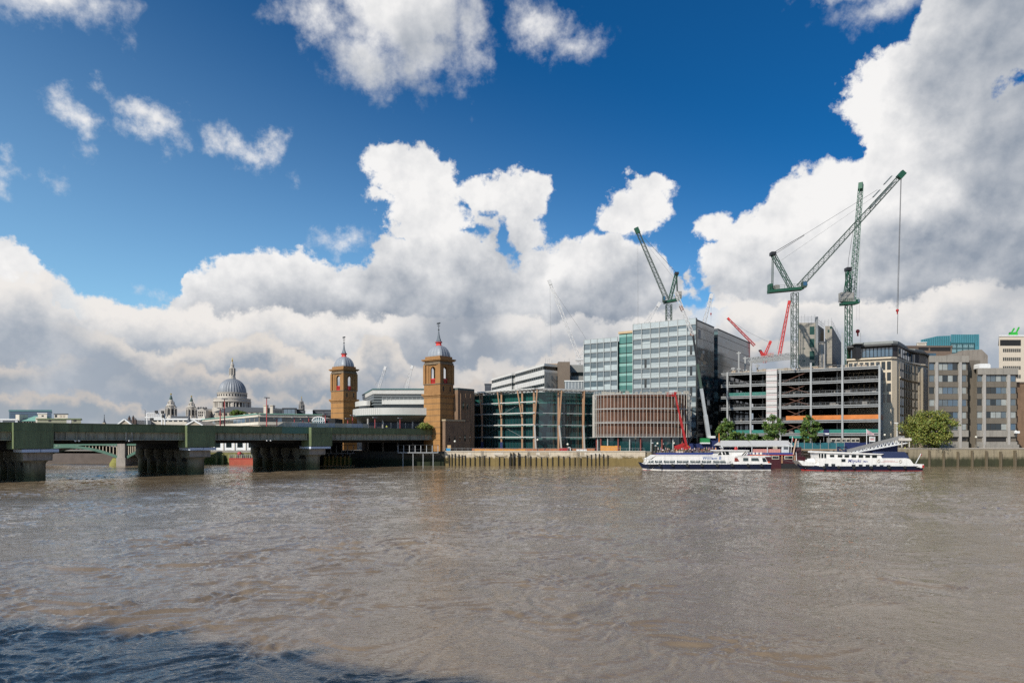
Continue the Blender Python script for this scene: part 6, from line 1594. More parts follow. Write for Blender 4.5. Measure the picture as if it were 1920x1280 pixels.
HAIR = [mt('hair_dark', (.02, .014, .01), .6, 0, 0), mt('hair_brown', (.10, .05, .025), .6, 0, 0), mt('hair_fair', (.38, .26, .12), .6, 0, 0)]
def person(x, y, z, rz, pose, shirt, trou, hair, label, group=None, sk=0):
    r = thing('person', label, 'person', (x, y, z), rz, group)
    for nm, me in (('body', BODY[pose, sk][0]), ('shirt', cloth_mesh(pose, 'shirt', CL[shirt])), ('trousers', cloth_mesh(pose, 'trousers', CL[trou])), ('hair', cloth_mesh(pose, 'hair', HAIR[hair]))):
        o = bpy.data.objects.new(nm, me); col.objects.link(o); o.parent = r
    return r

def text(s_, loc, size, mat_, parent, name='lettering', rot=(R(90), 0, 0), shear=0.0, spacing=1.0, ext=.012, align='CENTER', bold=0.0):
    c = bpy.data.curves.new(name, 'FONT'); c.body = s_; c.size = size; c.extrude = ext; c.shear = shear; c.space_character = spacing; c.align_x = align; c.offset = bold
    o = bpy.data.objects.new(name, c); col.objects.link(o)
    dg = bpy.context.evaluated_depsgraph_get(); me = bpy.data.meshes.new_from_object(o.evaluated_get(dg)); bpy.data.objects.remove(o)
    me.materials.clear(); me.materials.append(mat_)
    o = bpy.data.objects.new(name, me); col.objects.link(o); o.parent = parent; o.location = loc; o.rotation_euler = rot; return o

# ------------------------------------------------------------------ boats
def hull(L0, L1, bow, beam, zk, zd, mats, parent, name='hull', bands=None, stern=.8):
    """lofted hull, x from L0 to L1, bow 'l' or 'r' end pointed; bands: list of (z, index) splitting the side into colour bands"""
    q = MB(); n = 26; lv = bands or [(zk, 0), (zd, 0)]
    def half(t): 
        u = t if bow == 'l' else 1 - t           # u = 0 at the bow
        return beam / 2 * min(1, (u / .22) ** .6 if u > 0 else 0) * (1 - .18 * max(0, (u - .85) / .15) ** 2)
    rows = []
    for (z, mi) in lv:
        k = (z - zk) / (zd - zk); row = []
        for i in range(n + 1):
            t = i / n; flare = 1.0 - .22 * (1 - k); u = t if bow == 'l' else 1 - t
            rake = (1 - k) * 2.2 * max(0, 1 - u / .2); sheer = .55 * max(0, (.25 - u) / .25) ** 2 * k
            x = L0 + (L1 - L0) * t + (rake if bow == 'l' else -rake)
            row.append((x, half(t) * flare, z + sheer))
        rows.append(row)
    for (lo, hi, (z, mi)) in zip(rows, rows[1:], lv):
        q.cur = mi
        for i in range(n):
            for sgn in (-1, 1):
                f = [(lo[i][0], sgn * lo[i][1], lo[i][2]), (lo[i + 1][0], sgn * lo[i + 1][1], lo[i + 1][2]), (hi[i + 1][0], sgn * hi[i + 1][1], hi[i + 1][2]), (hi[i][0], sgn * hi[i][1], hi[i][2])]
                q.quadify(f, [(0, 1, 2, 3) if sgn < 0 else (3, 2, 1, 0)])
        e = n if bow == 'l' else 0
        q.quadify([(lo[e][0], -lo[e][1], lo[e][2]), (lo[e][0], lo[e][1], lo[e][2]), (hi[e][0], hi[e][1], hi[e][2]), (hi[e][0], -hi[e][1], hi[e][2])], [(0, 1, 2, 3)])
    q.cur = len(mats) - 1; top = rows[-1]
    q.quadify([(x, -h, z - .12) for x, h, z in top] + [(x, h, z - .12) for x, h, z in top], [(i, i + 1, n + 2 + i, n + 1 + i) for i in range(n)])
    return q.build(name, mats, parent, True)

def boat_one():
    Y = 200.0; s = Y / FP; px0 = 1320; x0 = XX(px0, Y)
    r = thing('river_boat', 'long white and navy passenger boat with lettered side moored in front of the party boat', 'boat', (x0, Y, 0))
    X = lambda p: (p - px0) * s; Z = lambda p: ZZ(p, Y) 
    hw = 3.2
    zb = lambda p: EYE + (HY - p) / FP * (Y - hw)      # heights read on the near side
    hull(X(1196), X(1440), 'l', 2 * hw, -.9, zb(870), [M_boatr, M_boatw, M_navy, mt('deck_grey', (.35, .34, .32), .8)], r, bands=[(-.9, 0), (zb(881.5), 0), (zb(880.2), 1), (zb(878.6), 2), (zb(870), 2)][0:1] + [(zb(881.8), 1), (zb(880.0), 2), (zb(870), 2)])
    MB().ext([(X(1205), zb(870)), (X(1439), zb(870)), (X(1439), zb(868.2)), (X(1199), zb(867.6))], -hw + .25, -hw + .4).build('white_rail', M_boatw, r)
    # saloon with raked front
    yn = -hw + .35
    MB().ext([(X(1209), zb(869)), (X(1377), zb(869)), (X(1377), zb(853.5)), (X(1226), zb(853.5)), (X(1219), zb(860.5)), (X(1213), zb(861))], yn, -yn).build('saloon', M_boatw, r)
    MB().ext([(X(1214), zb(861.2)), (X(1226), zb(853.6)), (X(1345), zb(853.6)), (X(1345), zb(852.8)), (X(1224), zb(852.8)), (X(1212), zb(860.6))], yn - .12, -yn + .12).build('saloon_roof', M_boatw, r)
    for a, b, sl in ((1211, 1221.5, -2), (1224, 1237, 0), (1240.5, 1261, 0), (1264.5, 1286, 0), (1289.5, 1308, 0), (1310.5, 1328, 0), (1332, 1356, 3)):
        sa = 2.4 if sl < 0 else 0; sb = -2.6 if sl > 0 else 0
        q = MB(); q.ext([(X(a), zb(868)), (X(b), zb(868)), (X(b + sb), zb(862.8)), (X(a + sa), zb(862.8))], yn - .05, yn + .05); o = q.build('window', glass('boat_window', (.05, .07, .07), ior=1.8), r)
        q = MB(); q.bx(X((a + b) / 2) - .05, X((a + b) / 2) + .05, yn - .09, yn - .052, zb(868), zb(862.8)); q.bx(X(a + 2), X(b - 2), yn - .08, yn - .052, zb(864.3), zb(863.6)); q.build('window_bar', M_boatw, o)
    text('William B', (X(1329), yn - .02, zb(860.9)), 1.22, mt('boat_lettering_blue', (.06, .12, .30), .5), r, shear=.18, bold=.02, spacing=1.12)
    # wheelhouse and funnel block
    q = MB().ext([(X(1339), zb(853.5)), (X(1396), zb(853.5)), (X(1399), zb(846)), (X(1393), zb(845)), (X(1393), zb(844.4)), (X(1348), zb(844.4))], -2.3, 2.3); q.build('wheelhouse', M_boatw, r)
    MB().ext([(X(1336), zb(845.0)), (X(1399), zb(845.2)), (X(1399), zb(843.6)), (X(1338), zb(843.4))], -2.7, 2.7).build('wheelhouse_roof', M_boatw, r)
    for a, b, ta, tb in ((1341, 1349, 1346, 1346), (1351, 1356, 1350, 1353), (1357, 1363, 1355, 1361)): MB().ext([(X(a), zb(852.5)), (X(b), zb(852.5)), (X(tb), zb(846.3)), (X(ta), zb(846.3))], -2.36, -2.2).build('window', M_glass, r)
    for a in (1384.5, 1389): MB().beam((X(a), -2.4, zb(853)), (X(a + 7), -2.4, zb(845.5)), .18).build('roof_strut', M_boatw, r)
    MB().ext([(X(1385), zb(852.8)), (X(1391), zb(846.2)), (X(1396), zb(846.2)), (X(1393), zb(852.8))], -2.36, -2.2).build('dark_opening', M_dark, r)
    # aft saloon
    MB().ext([(X(1377), zb(869)), (X(1434), zb(869)), (X(1427), zb(855.8)), (X(1377), zb(855.8))], yn - .08, -yn + .08).build('aft_saloon', M_boatw, r)
    MB().ext([(X(1372), zb(855.8)), (X(1440), zb(855.8)), (X(1436), zb(854.2)), (X(1372), zb(854.2))], yn - .15, -yn + .15).build('aft_roof', M_boatw, r)
    for a, b, ya, yb, tr in ((1387, 1396.5, 858, 864, 0), (1402, 1417, 858.2, 863.8, -2.5)): MB().ext([(X(a), zb(yb)), (X(b), zb(yb)), (X(b + tr), zb(ya)), (X(a), zb(ya))], yn - .14, yn - .05).build('window', glass('boat_window', (.05, .07, .07)), r)
    MB().ext([(X(1371), zb(864.5)), (X(1380), zb(864.5)), (X(1376), zb(857.8)), (X(1371.5), zb(857.8))], yn - .14, yn).build('side_door', mt('door_maroon', (.20, .03, .02), .5), r)
    MB().ext([(X(1423.5), zb(865.5)), (X(1431), zb(865.5)), (X(1427.5), zb(858)), (X(1422), zb(858))], yn - .14, yn).build('stern_window', M_glass, r)
    c = MB()
    for i in range(12):
        a, b = 2 * math.pi * i / 12, 2 * math.pi * (i + 1) / 12; c.beam((X(1363.5) + .4 * math.cos(a), yn - .15, zb(866.3) + .4 * math.sin(a)), (X(1363.5) + .4 * math.cos(b), yn - .15, zb(866.3) + .4 * math.sin(b)), .16)
    c.build('lifebuoy', M_boatw, r)
    for p in (1232, 1256, 1283, 1310, 1338, 1366, 1395, 1420):
        MB().tube((X(p), -hw - .02, zb(871.5)), (X(p), -hw - .32, zb(871.5)), .42, .42, 10).build('tyre_fender', M_rubber, r); MB().beam((X(p), -hw - .05, zb(871)), (X(p), -hw - .05, zb(868.5)), .05).build('fender_rope', M_rope, r)
    q = MB()
    for i in range(30): q.bx(X(1204 + i * 5.5) - .02, X(1204 + i * 5.5) + .02, -hw + .05, -hw + .09, zb(869.5), zb(865.8))
    q.bx(X(1202), X(1365), -hw + .05, -hw + .09, zb(866), zb(865.7)); q.build('side_railing', M_steel, r)
    MB().lathe([(.5, 0), (.5, .9), (.35, 1.3)], 0, 0, 10).build('funnel', M_boatr, r).location = (X(1380), 0, zb(846))
    MB().tube((X(1352), 0, zb(843.8)), (X(1352), 0, zb(834)), .06).build('mast', M_white, r); MB().box(X(1352), 0, zb(838), 1.1, .15, .12).build('radar', M_white, r)
    MB().bx(X(1434), X(1439.5), -1.5, 1.5, zb(868), zb(865.2)).build('stern_locker', mt('orange_locker', (.65, .10, .03), .5), r)
    for i in range(4): MB().lathe([(.0, 0), (.35, .05), (.35, .9), (0, .95)], 0, 0, 10).build('liferaft', M_boatw, r).location = (X(1405 + i * 7), -.5, zb(854))
    q = MB()
    for i in range(8): q.bx(X(1393 + i * 6) - .03, X(1393 + i * 6) + .03, -2.7, -2.64, zb(854.2), zb(849.5))
    q.bx(X(1393), X(1436), -2.7, -2.64, zb(849.7), zb(849.3)); q.bx(X(1393), X(1436), -2.7, -2.64, zb(851.9), zb(851.6)); q.build('aft_railing', M_steel, r)
    MB().bx(X(1400), X(1428), -2.6, -2.45, zb(853.6), zb(851.5)).build('orange_lifejackets', mt('lifejacket_orange', (.65, .12, .03), .7), r)
    q = MB()
    for a in (1206, 1209, 1212): q.bx(X(a) - .03, X(a) + .03, -1, -.95, zb(868), zb(859.5))
    q.bx(X(1203), X(1212), -1, -.95, zb(860), zb(859.5)); q.ball((X(1209), -.9, zb(860)), .35, 6, 4); q.build('bow_rail', M_boatw, r)
boat_one()

def boat_two():
    Y = 198.0; s = Y / FP; px0 = 1606; x0 = XX(px0, Y)
    r = thing('river_boat', 'white double deck restaurant boat with blue tarpaulin aft moored by the gangway', 'boat', (x0, Y, 0))
    X = lambda p: (p - px0) * s; hw = 3.2
    zb = lambda p: EYE + (HY - p) / FP * (Y - hw)
    hull(X(1493), X(1721), 'l', 2 * hw, -.8, zb(873.5), [M_boatr, M_navy, mt('deck_grey', (.35, .34, .32), .8)], r, bands=[(-.8, 0), (zb(881.6), 1), (zb(873.5), 1)])
    q = MB().ext([(X(1490.5), zb(863.2)), (X(1499), zb(872.6)), (X(1530), zb(873.6)), (X(1530), zb(868.5)), (X(1507), zb(868.5)), (X(1500), zb(863.6))], -2.2, 2.2); q.build('bow_bulwark', M_boatw, r)
    yn = -hw + .3
    MB().ext([(X(1528), zb(874)), (X(1688), zb(876)), (X(1688), zb(859)), (X(1690), zb(859)), (X(1690), zb(858.6)), (X(1528), zb(858.6))], yn, -yn).build('lower_deckhouse', M_boatw, r)
    MB().ext([(X(1688), zb(876.2)), (X(1721), zb(876.8)), (X(1721), zb(870)), (X(1702), zb(869.5)), (X(1696), zb(861)), (X(1692), zb(859.2)), (X(1688), zb(859.2))], yn + .01, -yn).build('stern_bulwark', M_boatw, r)
    MB().ext([(X(1528), zb(859)), (X(1645), zb(859)), (X(1641), zb(851)), (X(1645), zb(850.5)), (X(1526), zb(846.8))][::-1], yn + .25, -yn - .25).build('upper_deckhouse', M_boatw, r)
    MB().ext([(X(1523), zb(848.5)), (X(1642), zb(852.2)), (X(1647), zb(850.4)), (X(1527), zb(845.3)), (X(1523.5), zb(845.6))], yn - .1, -yn + .1).build('upper_roof', M_boatw, r)
    wz = [(1548, 1556, 852.2, 856.6), (1562.5, 1571, 852.4, 857), (1575, 1583.5, 852.6, 857.2), (1588, 1596.5, 852.6, 857.4), (1601, 1609.5, 852.8, 857.6), (1613.5, 1622, 853, 857.6), (1626, 1635, 853, 858)]
    for a, b, ya, yb in wz: MB().bx(X(a), X(b), yn + .18, yn + .26, zb(yb), zb(ya)).build('window', M_glass, r)
    for a, b, ya, yb in [(1537.5, 1544.5, 868.8, 873.6), (1550, 1557, 869.2, 873.8), (1568.5, 1576, 860.2, 865.6)] + [(1587.5 + i * 12.9, 1594.5 + i * 12.9, 870.2 + i * .25, 875.0 + i * .2) for i in range(6)]:
        MB().bx(X(a), X(b), yn - .05, yn + .05, zb(yb), zb(ya)).build('window', M_glass, r)
    MB().ext([(X(1529), zb(862.5)), (X(1541), zb(862.5)), (X(1541), zb(850.5)), (X(1527), zb(850.5))], yn + .18, yn + .3).build('bridge_window', M_glass, r)
    for a in (1531, 1536.5): MB().bx(X(a) - .1, X(a) + .1, yn + .1, yn + .17, zb(862), zb(850)).build('bridge_mullion', M_boatw, r)
    text('Miyuki', (X(1592.5), yn - .02, zb(866.4)), 1.3, mt('boat_lettering_navy', (.03, .04, .22), .5), r, shear=.2, bold=.02, spacing=1.1)
    text('Maru', (X(1612.8), yn - .02, zb(866)), .6, mt('boat_lettering_navy', (.03, .04, .22), .5), r, shear=.3, bold=.015)
    for a, b in ((1637, 863.8), (1677, 864.4)):
        c = MB()
        for i in range(14):
            u, v = 2 * math.pi * i / 14, 2 * math.pi * (i + 1) / 14; c.beam((X(a) + .36 * math.cos(u), yn - .1, zb(b) + .36 * math.sin(u)), (X(a) + .36 * math.cos(v), yn - .1, zb(b) + .36 * math.sin(v)), .15)
        c.build('lifebuoy', mt('buoy_cream', (.55, .50, .44), .6), r)
    MB().bx(X(1642), X(1673), yn - .03, yn, zb(865.9), zb(865.5)).build('red_line', mt('faded_red', (.5, .12, .1), .5), r)
    for i in range(9): MB().bx(X(1647 + i * 2.3), X(1648.5 + i * 2.3), yn - .03, yn, zb(864), zb(863.2)).build('small_red_lettering', mt('faded_red', (.5, .12, .1), .5), r)
    q = MB(); q.ext([(X(1645), zb(859)), (X(1694), zb(859)), (X(1695), zb(857)), (X(1687), zb(846.8)), (X(1645), zb(846.8))], -2.6, 2.6); q.build('tarpaulin', M_tarp, r)
    q = MB()
    for i in range(5): q.beam((X(1690 + i * 1.6), -2.4, zb(868.5)), (X(1690 + i * 1.6), -2.4, zb(859.5 + i * 1.6)), .08)
    q.beam((X(1692), -2.4, zb(859.5)), (X(1703), -2.4, zb(869.5)), .18); q.beam((X(1689), -2.4, zb(859.3)), (X(1699), -2.4, zb(869)), .12); q.build('stern_stair', M_steel, r)
    MB().beam((X(1717), 0, zb(869)), (X(1727), 0, zb(850.5)), .14).build('flag_staff', M_white, r)
    q = MB(); q.quadify([(X(1727), 0, zb(850.5)), (X(1724), .02, zb(856)), (X(1728.5), .1, zb(854.5)), (X(1728.5), .05, zb(849.5))], [(0, 1, 2, 3), (3, 2, 1, 0)]); q.build('red_flag', M_boatr, r)
    MB().bx(X(1717.5), X(1720.5), yn - .25, yn - .1, zb(876.8), zb(871.5)).build('stern_board', M_boatr, r)
    MB().bx(X(1703), X(1713), yn - .03, yn, zb(876.8), zb(875.6)).build('stern_marking', M_black, r)
    q = MB().tube((X(1508), -1, zb(866.5)), (X(1524), -1, zb(866.5)), .75, .75, 12); q.build('liferaft_canister', M_boatw, r)
    q = MB().tube((X(1512), -.8, zb(862.5)), (X(1523), -.8, zb(862.5)), .45, .45, 10); q.build('liferaft_canister', M_boatw, r)
    q = MB()
    for i in range(6): q.bx(X(1508 + i * 3.6) - .05, X(1508 + i * 3.6) + .05, -2, -1.9, zb(873.5), zb(868))
    q.bx(X(1506), X(1527), -2, -1.9, zb(871), zb(870.4)); q.bx(X(1506), X(1527), -2, -1.9, zb(868.4), zb(868)); q.build('cradle', M_boatw, r)
    MB().beam((X(1493), -.2, zb(864)), (X(1492), -.2, zb(848)), .12).build('jack_staff', M_white, r)
    for p in (1535, 1562, 1590, 1622, 1655, 1684):
        MB().tube((X(p), -hw - .02, zb(875.5)), (X(p), -hw - .32, zb(875.5)), .4, .4, 10).build('tyre_fender', M_rubber, r)
    MB().path([(X(1497), -1.5, zb(868)), (X(1480), -1, zb(866)), (X(1470), 2, zb(862))], .05).build('mooring_rope', M_rope, r)
boat_two()

def party_boat():
    Y = 213.0; s = Y / FP; px0 = 1365; x0 = XX(px0, Y); hw = 4.0
    r = thing('party_boat', 'dark maroon party boat with blue rail and grey striped awning behind the white boats', 'boat', (x0, Y, 0))
    X = lambda p: (p - px0) * s; zb = lambda p: EYE + (HY - p) / FP * (Y - hw)
    MB().ext([(X(1232), -.5), (X(1486), -.5), (X(1500), zb(862)), (X(1500), zb(856)), (X(1478), zb(855.5)), (X(1230), zb(856))][::-1], -hw, hw).build('hull', M_maroon, r)
    MB().ext([(X(1455), zb(881)), (X(1500), zb(879)), (X(1502), zb(868)), (X(1455), zb(869))], -hw - .3, -hw - .01).build('rubbing_belt', M_black, r)
    MB().bx(X(1230), X(1478), -hw - .05, hw, zb(853.4), zb(851.6)).build('red_band', M_boatr, r)
    MB().bx(X(1230), X(1478), -hw - .1, hw, zb(851.5), zb(849.2)).build('upper_deck', M_bblue, r)
    q = MB()
    q.bx(X(1230), X(1478), -hw - .06, -hw + .02, zb(849.1), zb(848.3)); q.build('blue_bulwark', M_bblue, r)
    for a, b in ((1438, 1451), (1461, 1477)): 
        MB().bx(X(a), X(b), -hw - .12, -hw, zb(860.5), zb(853.8)).build('window_frame', M_cream, r); MB().bx(X(a + 1), X(b - 1), -hw - .16, -hw - .1, zb(859.5), zb(854.8)).build('window', M_glass, r)
    for i in range(6): MB().bx(X(1232 + i * 20), X(1248 + i * 20), -hw - .12, -hw, zb(856), zb(853.6)).build('cream_panel', M_cream, r)
    for p in (1456.5, 1480): MB().bx(X(p) - .2, X(p) + .2, -hw - .18, -hw, zb(868), zb(853)).build('timber_fender', M_wood, r)
    # awning with scalloped edge
    zt, ze = zb(825.5), zb(835)
    for a, b in ((1345, 1401.5), (1402, 1477)):
        q = MB(); q.quadify([(X(a), -hw, ze), (X(b), -hw, ze), (X(b - 1), -.5, zt), (X(a + (5 if a == 1345 else 1)), -.5, zt), (X(a), hw, ze), (X(b), hw, ze)], [(0, 1, 2, 3), (3, 2, 5, 4), (0, 3, 4), (1, 5, 2), (0, 4, 5, 1)]); q.build('awning', M_awn, r)
        n = int((b - a) / 2.2); q = MB()
        for i in range(n): u = X(a) + (X(b) - X(a)) * i / n; w_ = (X(b) - X(a)) / n; q.ext([(u, ze), (u + w_, ze), (u + w_ * .5, ze - .5)], -hw - .05, -hw); 
        q.build('scalloped_edge', mt('awning_white', (.6, .6, .58), .8), r)
    for p in (1348, 1375, 1401.5, 1430, 1457): MB().bx(X(p) - .08, X(p) + .08, -hw + .05, -hw + .2, zb(849), ze).build('awning_post', M_white, r)
    MB().bx(X(1347), X(1457), hw - .3, hw, zb(849), ze).build('rear_screen', M_bluehoard, r)
    MB().bx(X(1457.5), X(1470), -hw + .05, 0, zb(849), zb(833)).build('white_cabin', mt('cabin_grey_white', (.52, .53, .55), .6), r); MB().bx(X(1460), X(1468), -hw, -hw + .04, zb(842), zb(836)).build('cabin_window', M_slate, r)
    q = MB()
    for i in range(16):
        u = X(1404 + i * 3.3); q.bx(u - .25, u + .25, -hw + .5, -hw + .6, zb(849), zb(841.5)); 
    q.build('deck_chair_backs', mt('pink_striped_canvas', (.55, .25, .22), .8), r)
    q = MB()
    for i in range(24): u = X(1232 + i * 4.8); q.bx(u - .03, u + .03, -hw - .02, -hw + .03, zb(848.3), zb(844.3))
    q.bx(X(1232), X(1346), -hw - .02, -hw + .03, zb(844.5), zb(844.2)); q.build('deck_railing', mt('brown_rail', (.14, .07, .05), .6), r)
    q = MB()
    for i in range(18): u = X(1238 + i * 5.8); q.box(u, -1.2 + (i % 3) * 1.5, zb(849) + .74, 1.1, .8, .06); q.box(u, -1.2 + (i % 3) * 1.5, zb(849) + .37, .08, .08, .72)
    q.build('deck_tables', mt('table_wood', (.30, .18, .10), .7), r)
    MB().bx(X(1262), X(1275), -hw + .1, -hw + .8, zb(849), zb(845.3)).build('cream_chest', mt('chest_cream', (.6, .5, .4), .7), r)
    for a, b in ((1346.5, 812), ): MB().tube((X(a), -1, zt - .5), (X(a), -1, zb(b)), .2, .12).build('orange_mast', M_orange, r)
    q = MB().tube((X(1473), -hw, zb(849)), (X(1476), -hw, zb(818)), .07); q.build('flag_staff', M_white, r)
    q = MB(); q.quadify([(X(1476), -hw, zb(819)), (X(1475), -hw, zb(826)), (X(1479), -hw + .3, zb(827)), (X(1479), -hw + .2, zb(821))], [(0, 1, 2, 3), (3, 2, 1, 0)]); q.build('red_flag', M_boatr, r)
    MB().beam((X(1477), -hw, zb(852)), (X(1483), -hw, zb(822)), .3).build('striped_pole', mt('pole_cream', (.55, .38, .28), .6), r)
    q = MB(); rr = random.Random(2)
    for i in range(40):
        u, v = X(rr.uniform(1470, 1497)), zb(rr.uniform(832, 866)); q.beam((u, -hw + rr.uniform(0, 2), v), (u + rr.uniform(-1.2, 1.2), -hw + rr.uniform(0, 2), v + rr.uniform(-1.6, 1.6)), .10)
    q.build('stern_ironwork', mt('maroon_ironwork', (.10, .03, .04), .6), r)
    MB().bx(X(1470.5), X(1495), -hw + 1, hw, zb(856), zb(838)).build('paddle_house', mt('dark_maroon_panel', (.04, .014, .018), .7), r)
    # passengers on the open deck and under the awning
    rp = random.Random(21); sh = ['white', 'red', 'black', 'navy', 'pink', 'grey', 'orange', 'blue', 'brown', 'purple', 'cream', 'green']
    zd = zb(849.2); spots = []
    for i in range(26): spots.append((1235 + i * 4.25 + rp.uniform(-1, 1), rp.uniform(-3.4, 1.5)))
    for i in range(10): spots.append((1352 + i * 5.0 + rp.uniform(-1, 1), rp.uniform(-3.3, -1)))
    hn = ['dark haired', 'brown haired', 'fair haired']; pn = {'stand': 'standing', 'lean': 'leaning', 'sit': 'seated'}
    fixed = {3: ('navy', 'stand'), 6: ('white', 'sit'), 10: ('white', 'stand'), 13: ('black', 'stand'), 16: ('white', 'lean'), 20: ('black', 'stand'), 25: ('orange', 'stand'), 0: ('white', 'stand')}
    seen = set()
    for i, (px, yy) in enumerate(spots):
        sh_, pose = fixed.get(i, (sh[(i * 5 + 2) % len(sh)], rp.choice(['sit', 'sit', 'lean', 'stand']))); h = rp.randrange(3); tr = rp.choice(['navy', 'black', 'grey', 'brown'])
        while (sh_, pose, h, tr, (0 if i < 8 else 1 if i < 17 else 2 if i < 26 else 3)) in seen: h = (h + 1) % 3; tr = rp.choice(['navy', 'black', 'grey', 'brown'])
        seen.add((sh_, pose, h, tr, (0 if i < 8 else 1 if i < 17 else 2 if i < 26 else 3)))
        yw = Y + yy
        where = ('left' if i < 8 else 'middle' if i < 17 else 'right') + ' of the open deck' if i < 26 else 'under the grey awning'
        person(XX(px, yw), yw, zd, rp.uniform(-2.5, 2.5), pose, sh_, tr, h, f'{hn[h]} person in {sh_} top and {tr} trousers, {pn[pose]} at {where}' if i < 26 else f'{hn[h]} person in {sh_} top and {tr} trousers {pn[pose]} {where}', 'passengers on the party boat deck', rp.randrange(2))
party_boat()

# ------------------------------------------------------------------ gangway, pontoon and hoardings by the boats
def gangway():
    Y = 214.0; s = Y / FP; x0 = XX(1640, Y); r = thing('gangway', 'grey steel truss gangway sloping up from the boats to the embankment', 'gangway', (x0, Y, 0)); L = lambda px, py, d=0: Vector(((px - 1640) * s, d, ZZ(py, Y)))
    for d in (-1, 1):
        q = MB(); q.beam(L(1585, 846, d), L(1692, 818.5, d), .28, .7); q.build('handrail_beam', mt('gangway_grey', (.24, .235, .23), .6), r)
        q = MB(); q.beam(L(1585, 850.5, d), L(1698, 829.5, d), .25, .4); n = 15
        for i in range(n):
            a = 1590 + i * 7; f = lambda px: 846 + (818.5 - 846) * (px - 1585) / 107; g2 = lambda px: 850.5 + (829.5 - 850.5) * (px - 1585) / 113
            q.beam(L(a, g2(a), d), L(a + 3.5, f(a + 3.5), d), .16); q.beam(L(a + 3.5, f(a + 3.5), d), L(a + 7, g2(a + 7), d), .16)
        q.build('truss', M_white if d < 0 else M_steel, r)
    MB().beam(L(1585, 850, 0), L(1698, 829, 0), 2.0, .15).build('walkway', M_black, r)
    q = MB(); 
    for a in (1568, 1582): q.bx((a - 1640) * s - .25, (a - 1640) * s + .25, -1.4, -1, -1, ZZ(837, Y))
    q.bx((1567 - 1640) * s, (1583 - 1640) * s, -1.4, -1, ZZ(838.5, Y), ZZ(836.8, Y)); q.bx((1567 - 1640) * s, (1583 - 1640) * s, -1.4, -1, ZZ(846.5, Y), ZZ(845, Y)); q.beam(L(1568, 838, -1.2), L(1582, 846, -1.2), .3); q.build('portal_frame', mt('navy_steel', (.03, .04, .09), .5), r)
    q = MB()
    for a in (1686, 1700): q.bx((a - 1640) * s - .12, (a - 1640) * s + .12, -1.5, -1.3, ZZ(838, Y), ZZ(820, Y))
    q.bx((1681 - 1640) * s, (1703 - 1640) * s, -1.8, 1.5, ZZ(826, Y), ZZ(821, Y)); q.build('entrance_canopy', mt('canopy_cream', (.55, .50, .44), .7), r)
    MB().bx((1640 - 1640) * s, (1708 - 1640) * s, 1.5, 7, -1, ZZ(848, Y)).build('pontoon', M_dark, r)
    MB().ext([((1600 - 1640) * s, ZZ(852, Y)), ((1690 - 1640) * s, ZZ(852, Y)), ((1690 - 1640) * s, ZZ(832, Y)), ((1660 - 1640) * s, ZZ(836, Y)), ((1600 - 1640) * s, ZZ(848, Y))], 2, 2.4).build('blue_side_sheet', M_bluehoard, r)
gangway()
def hoard(label, px0, px1, yt, yb, Y, mat_, panels_=6, name='site_hoarding', posts=None, z0=None):
    s = Y / FP; x0 = XX(px0, Y); zb_ = ZZ(yb, Y) if z0 is None else z0; r = thing(name, label, 'hoarding', (x0, Y, zb_)); w = (px1 - px0) * s; h = ZZ(yt, Y) - zb_
    for i in range(panels_): MB().bx(w * i / panels_ + .01, w * (i + 1) / panels_ - .01, 0, .08 + .01 * (i % 2), 0, h - .04 * (i % 3)).build('panel', mat_, r)
    if posts:
        q = MB(); n = int(w / 2.5)
        for i in range(n + 1): q.bx(w * i / n - .06, w * i / n + .06, -.12, -.01, 0, h + posts)
        q.build('post', M_steel, r)
    return r
hoard('bright orange plywood hoarding at the foot of the curved fin building', 1126, 1189.5, 835.2, 845, 234.0, M_ply, 7)
hoard('short orange plywood box hoarding between lamp and fin building', 1195.5, 1207.5, 838, 845.5, 234.1, M_ply, 2)
hoard('orange plywood hoarding behind the left end of the party boat', 1211, 1291, 834.5, 846, 236.2, M_ply, 8)
hoard('low orange and brown hoarding along the foot of the timber column office', 885, 1115, 840.5, 846, 236.5, mt('brown_orange_board', (.40, .15, .06), .8, 0, .35, .3), 16)
hoard('low yellow orange barrier boards left of the timber column office entrance', 890, 985, 841.5, 845.6, 235.7, M_ply, 7)
hoard('navy blue site hoarding right of the red boom lift', 1292, 1348, 831, 846, 236.2, M_bluehoard, 6)
hoard('long teal site fence in front of the steel frame building', 1478, 1583, 829.5, 841.5, 232.2, M_tealh, 14, posts=.9)
hoard('blue hoarding with pale notices beside the gangway', 1583, 1683, 829, 846, 234.4, M_bluehoard, 8)
hoard('plywood screen standing against the nearer brick tower', 833, 845.5, 834, 845.5, 233.6, mt('pale_plywood', (.50, .33, .16), .8), 2)
def teal_deck():
    Y = 231.0; s = Y / FP; r = thing('timber_landing', 'long timber edged landing stage on piles below the teal fence', 'jetty', (XX(1488, Y), Y, 0)); w = 95 * s
    MB().bx(0, w, -2.2, 1.6, ZZ(843.5, Y), ZZ(841.6, Y)).build('deck', mt('tan_deck', (.36, .24, .15), .8, 0, .2), r)
    for i in range(9): MB().bx(w * i / 8.2, w * i / 8.2 + .35, -2.1, -1.7, -1, ZZ(843.6, Y)).build('pile', M_pile, r)
    q = MB(); q.bx(0, w, -2.0, -1.8, ZZ(851, Y), ZZ(850, Y)); q.bx(0, w, -2.0, -1.8, ZZ(858, Y), ZZ(857, Y)); q.build('waling', mt('grey_timber', (.12, .11, .10), .9), r)
    for px in (1492,): MB().tube(((px - 1488) * s, -1.9, ZZ(842, Y)), ((px - 1488) * s, -1.9, ZZ(826, Y)), .12).build('mooring_post', M_white, r)
teal_deck()
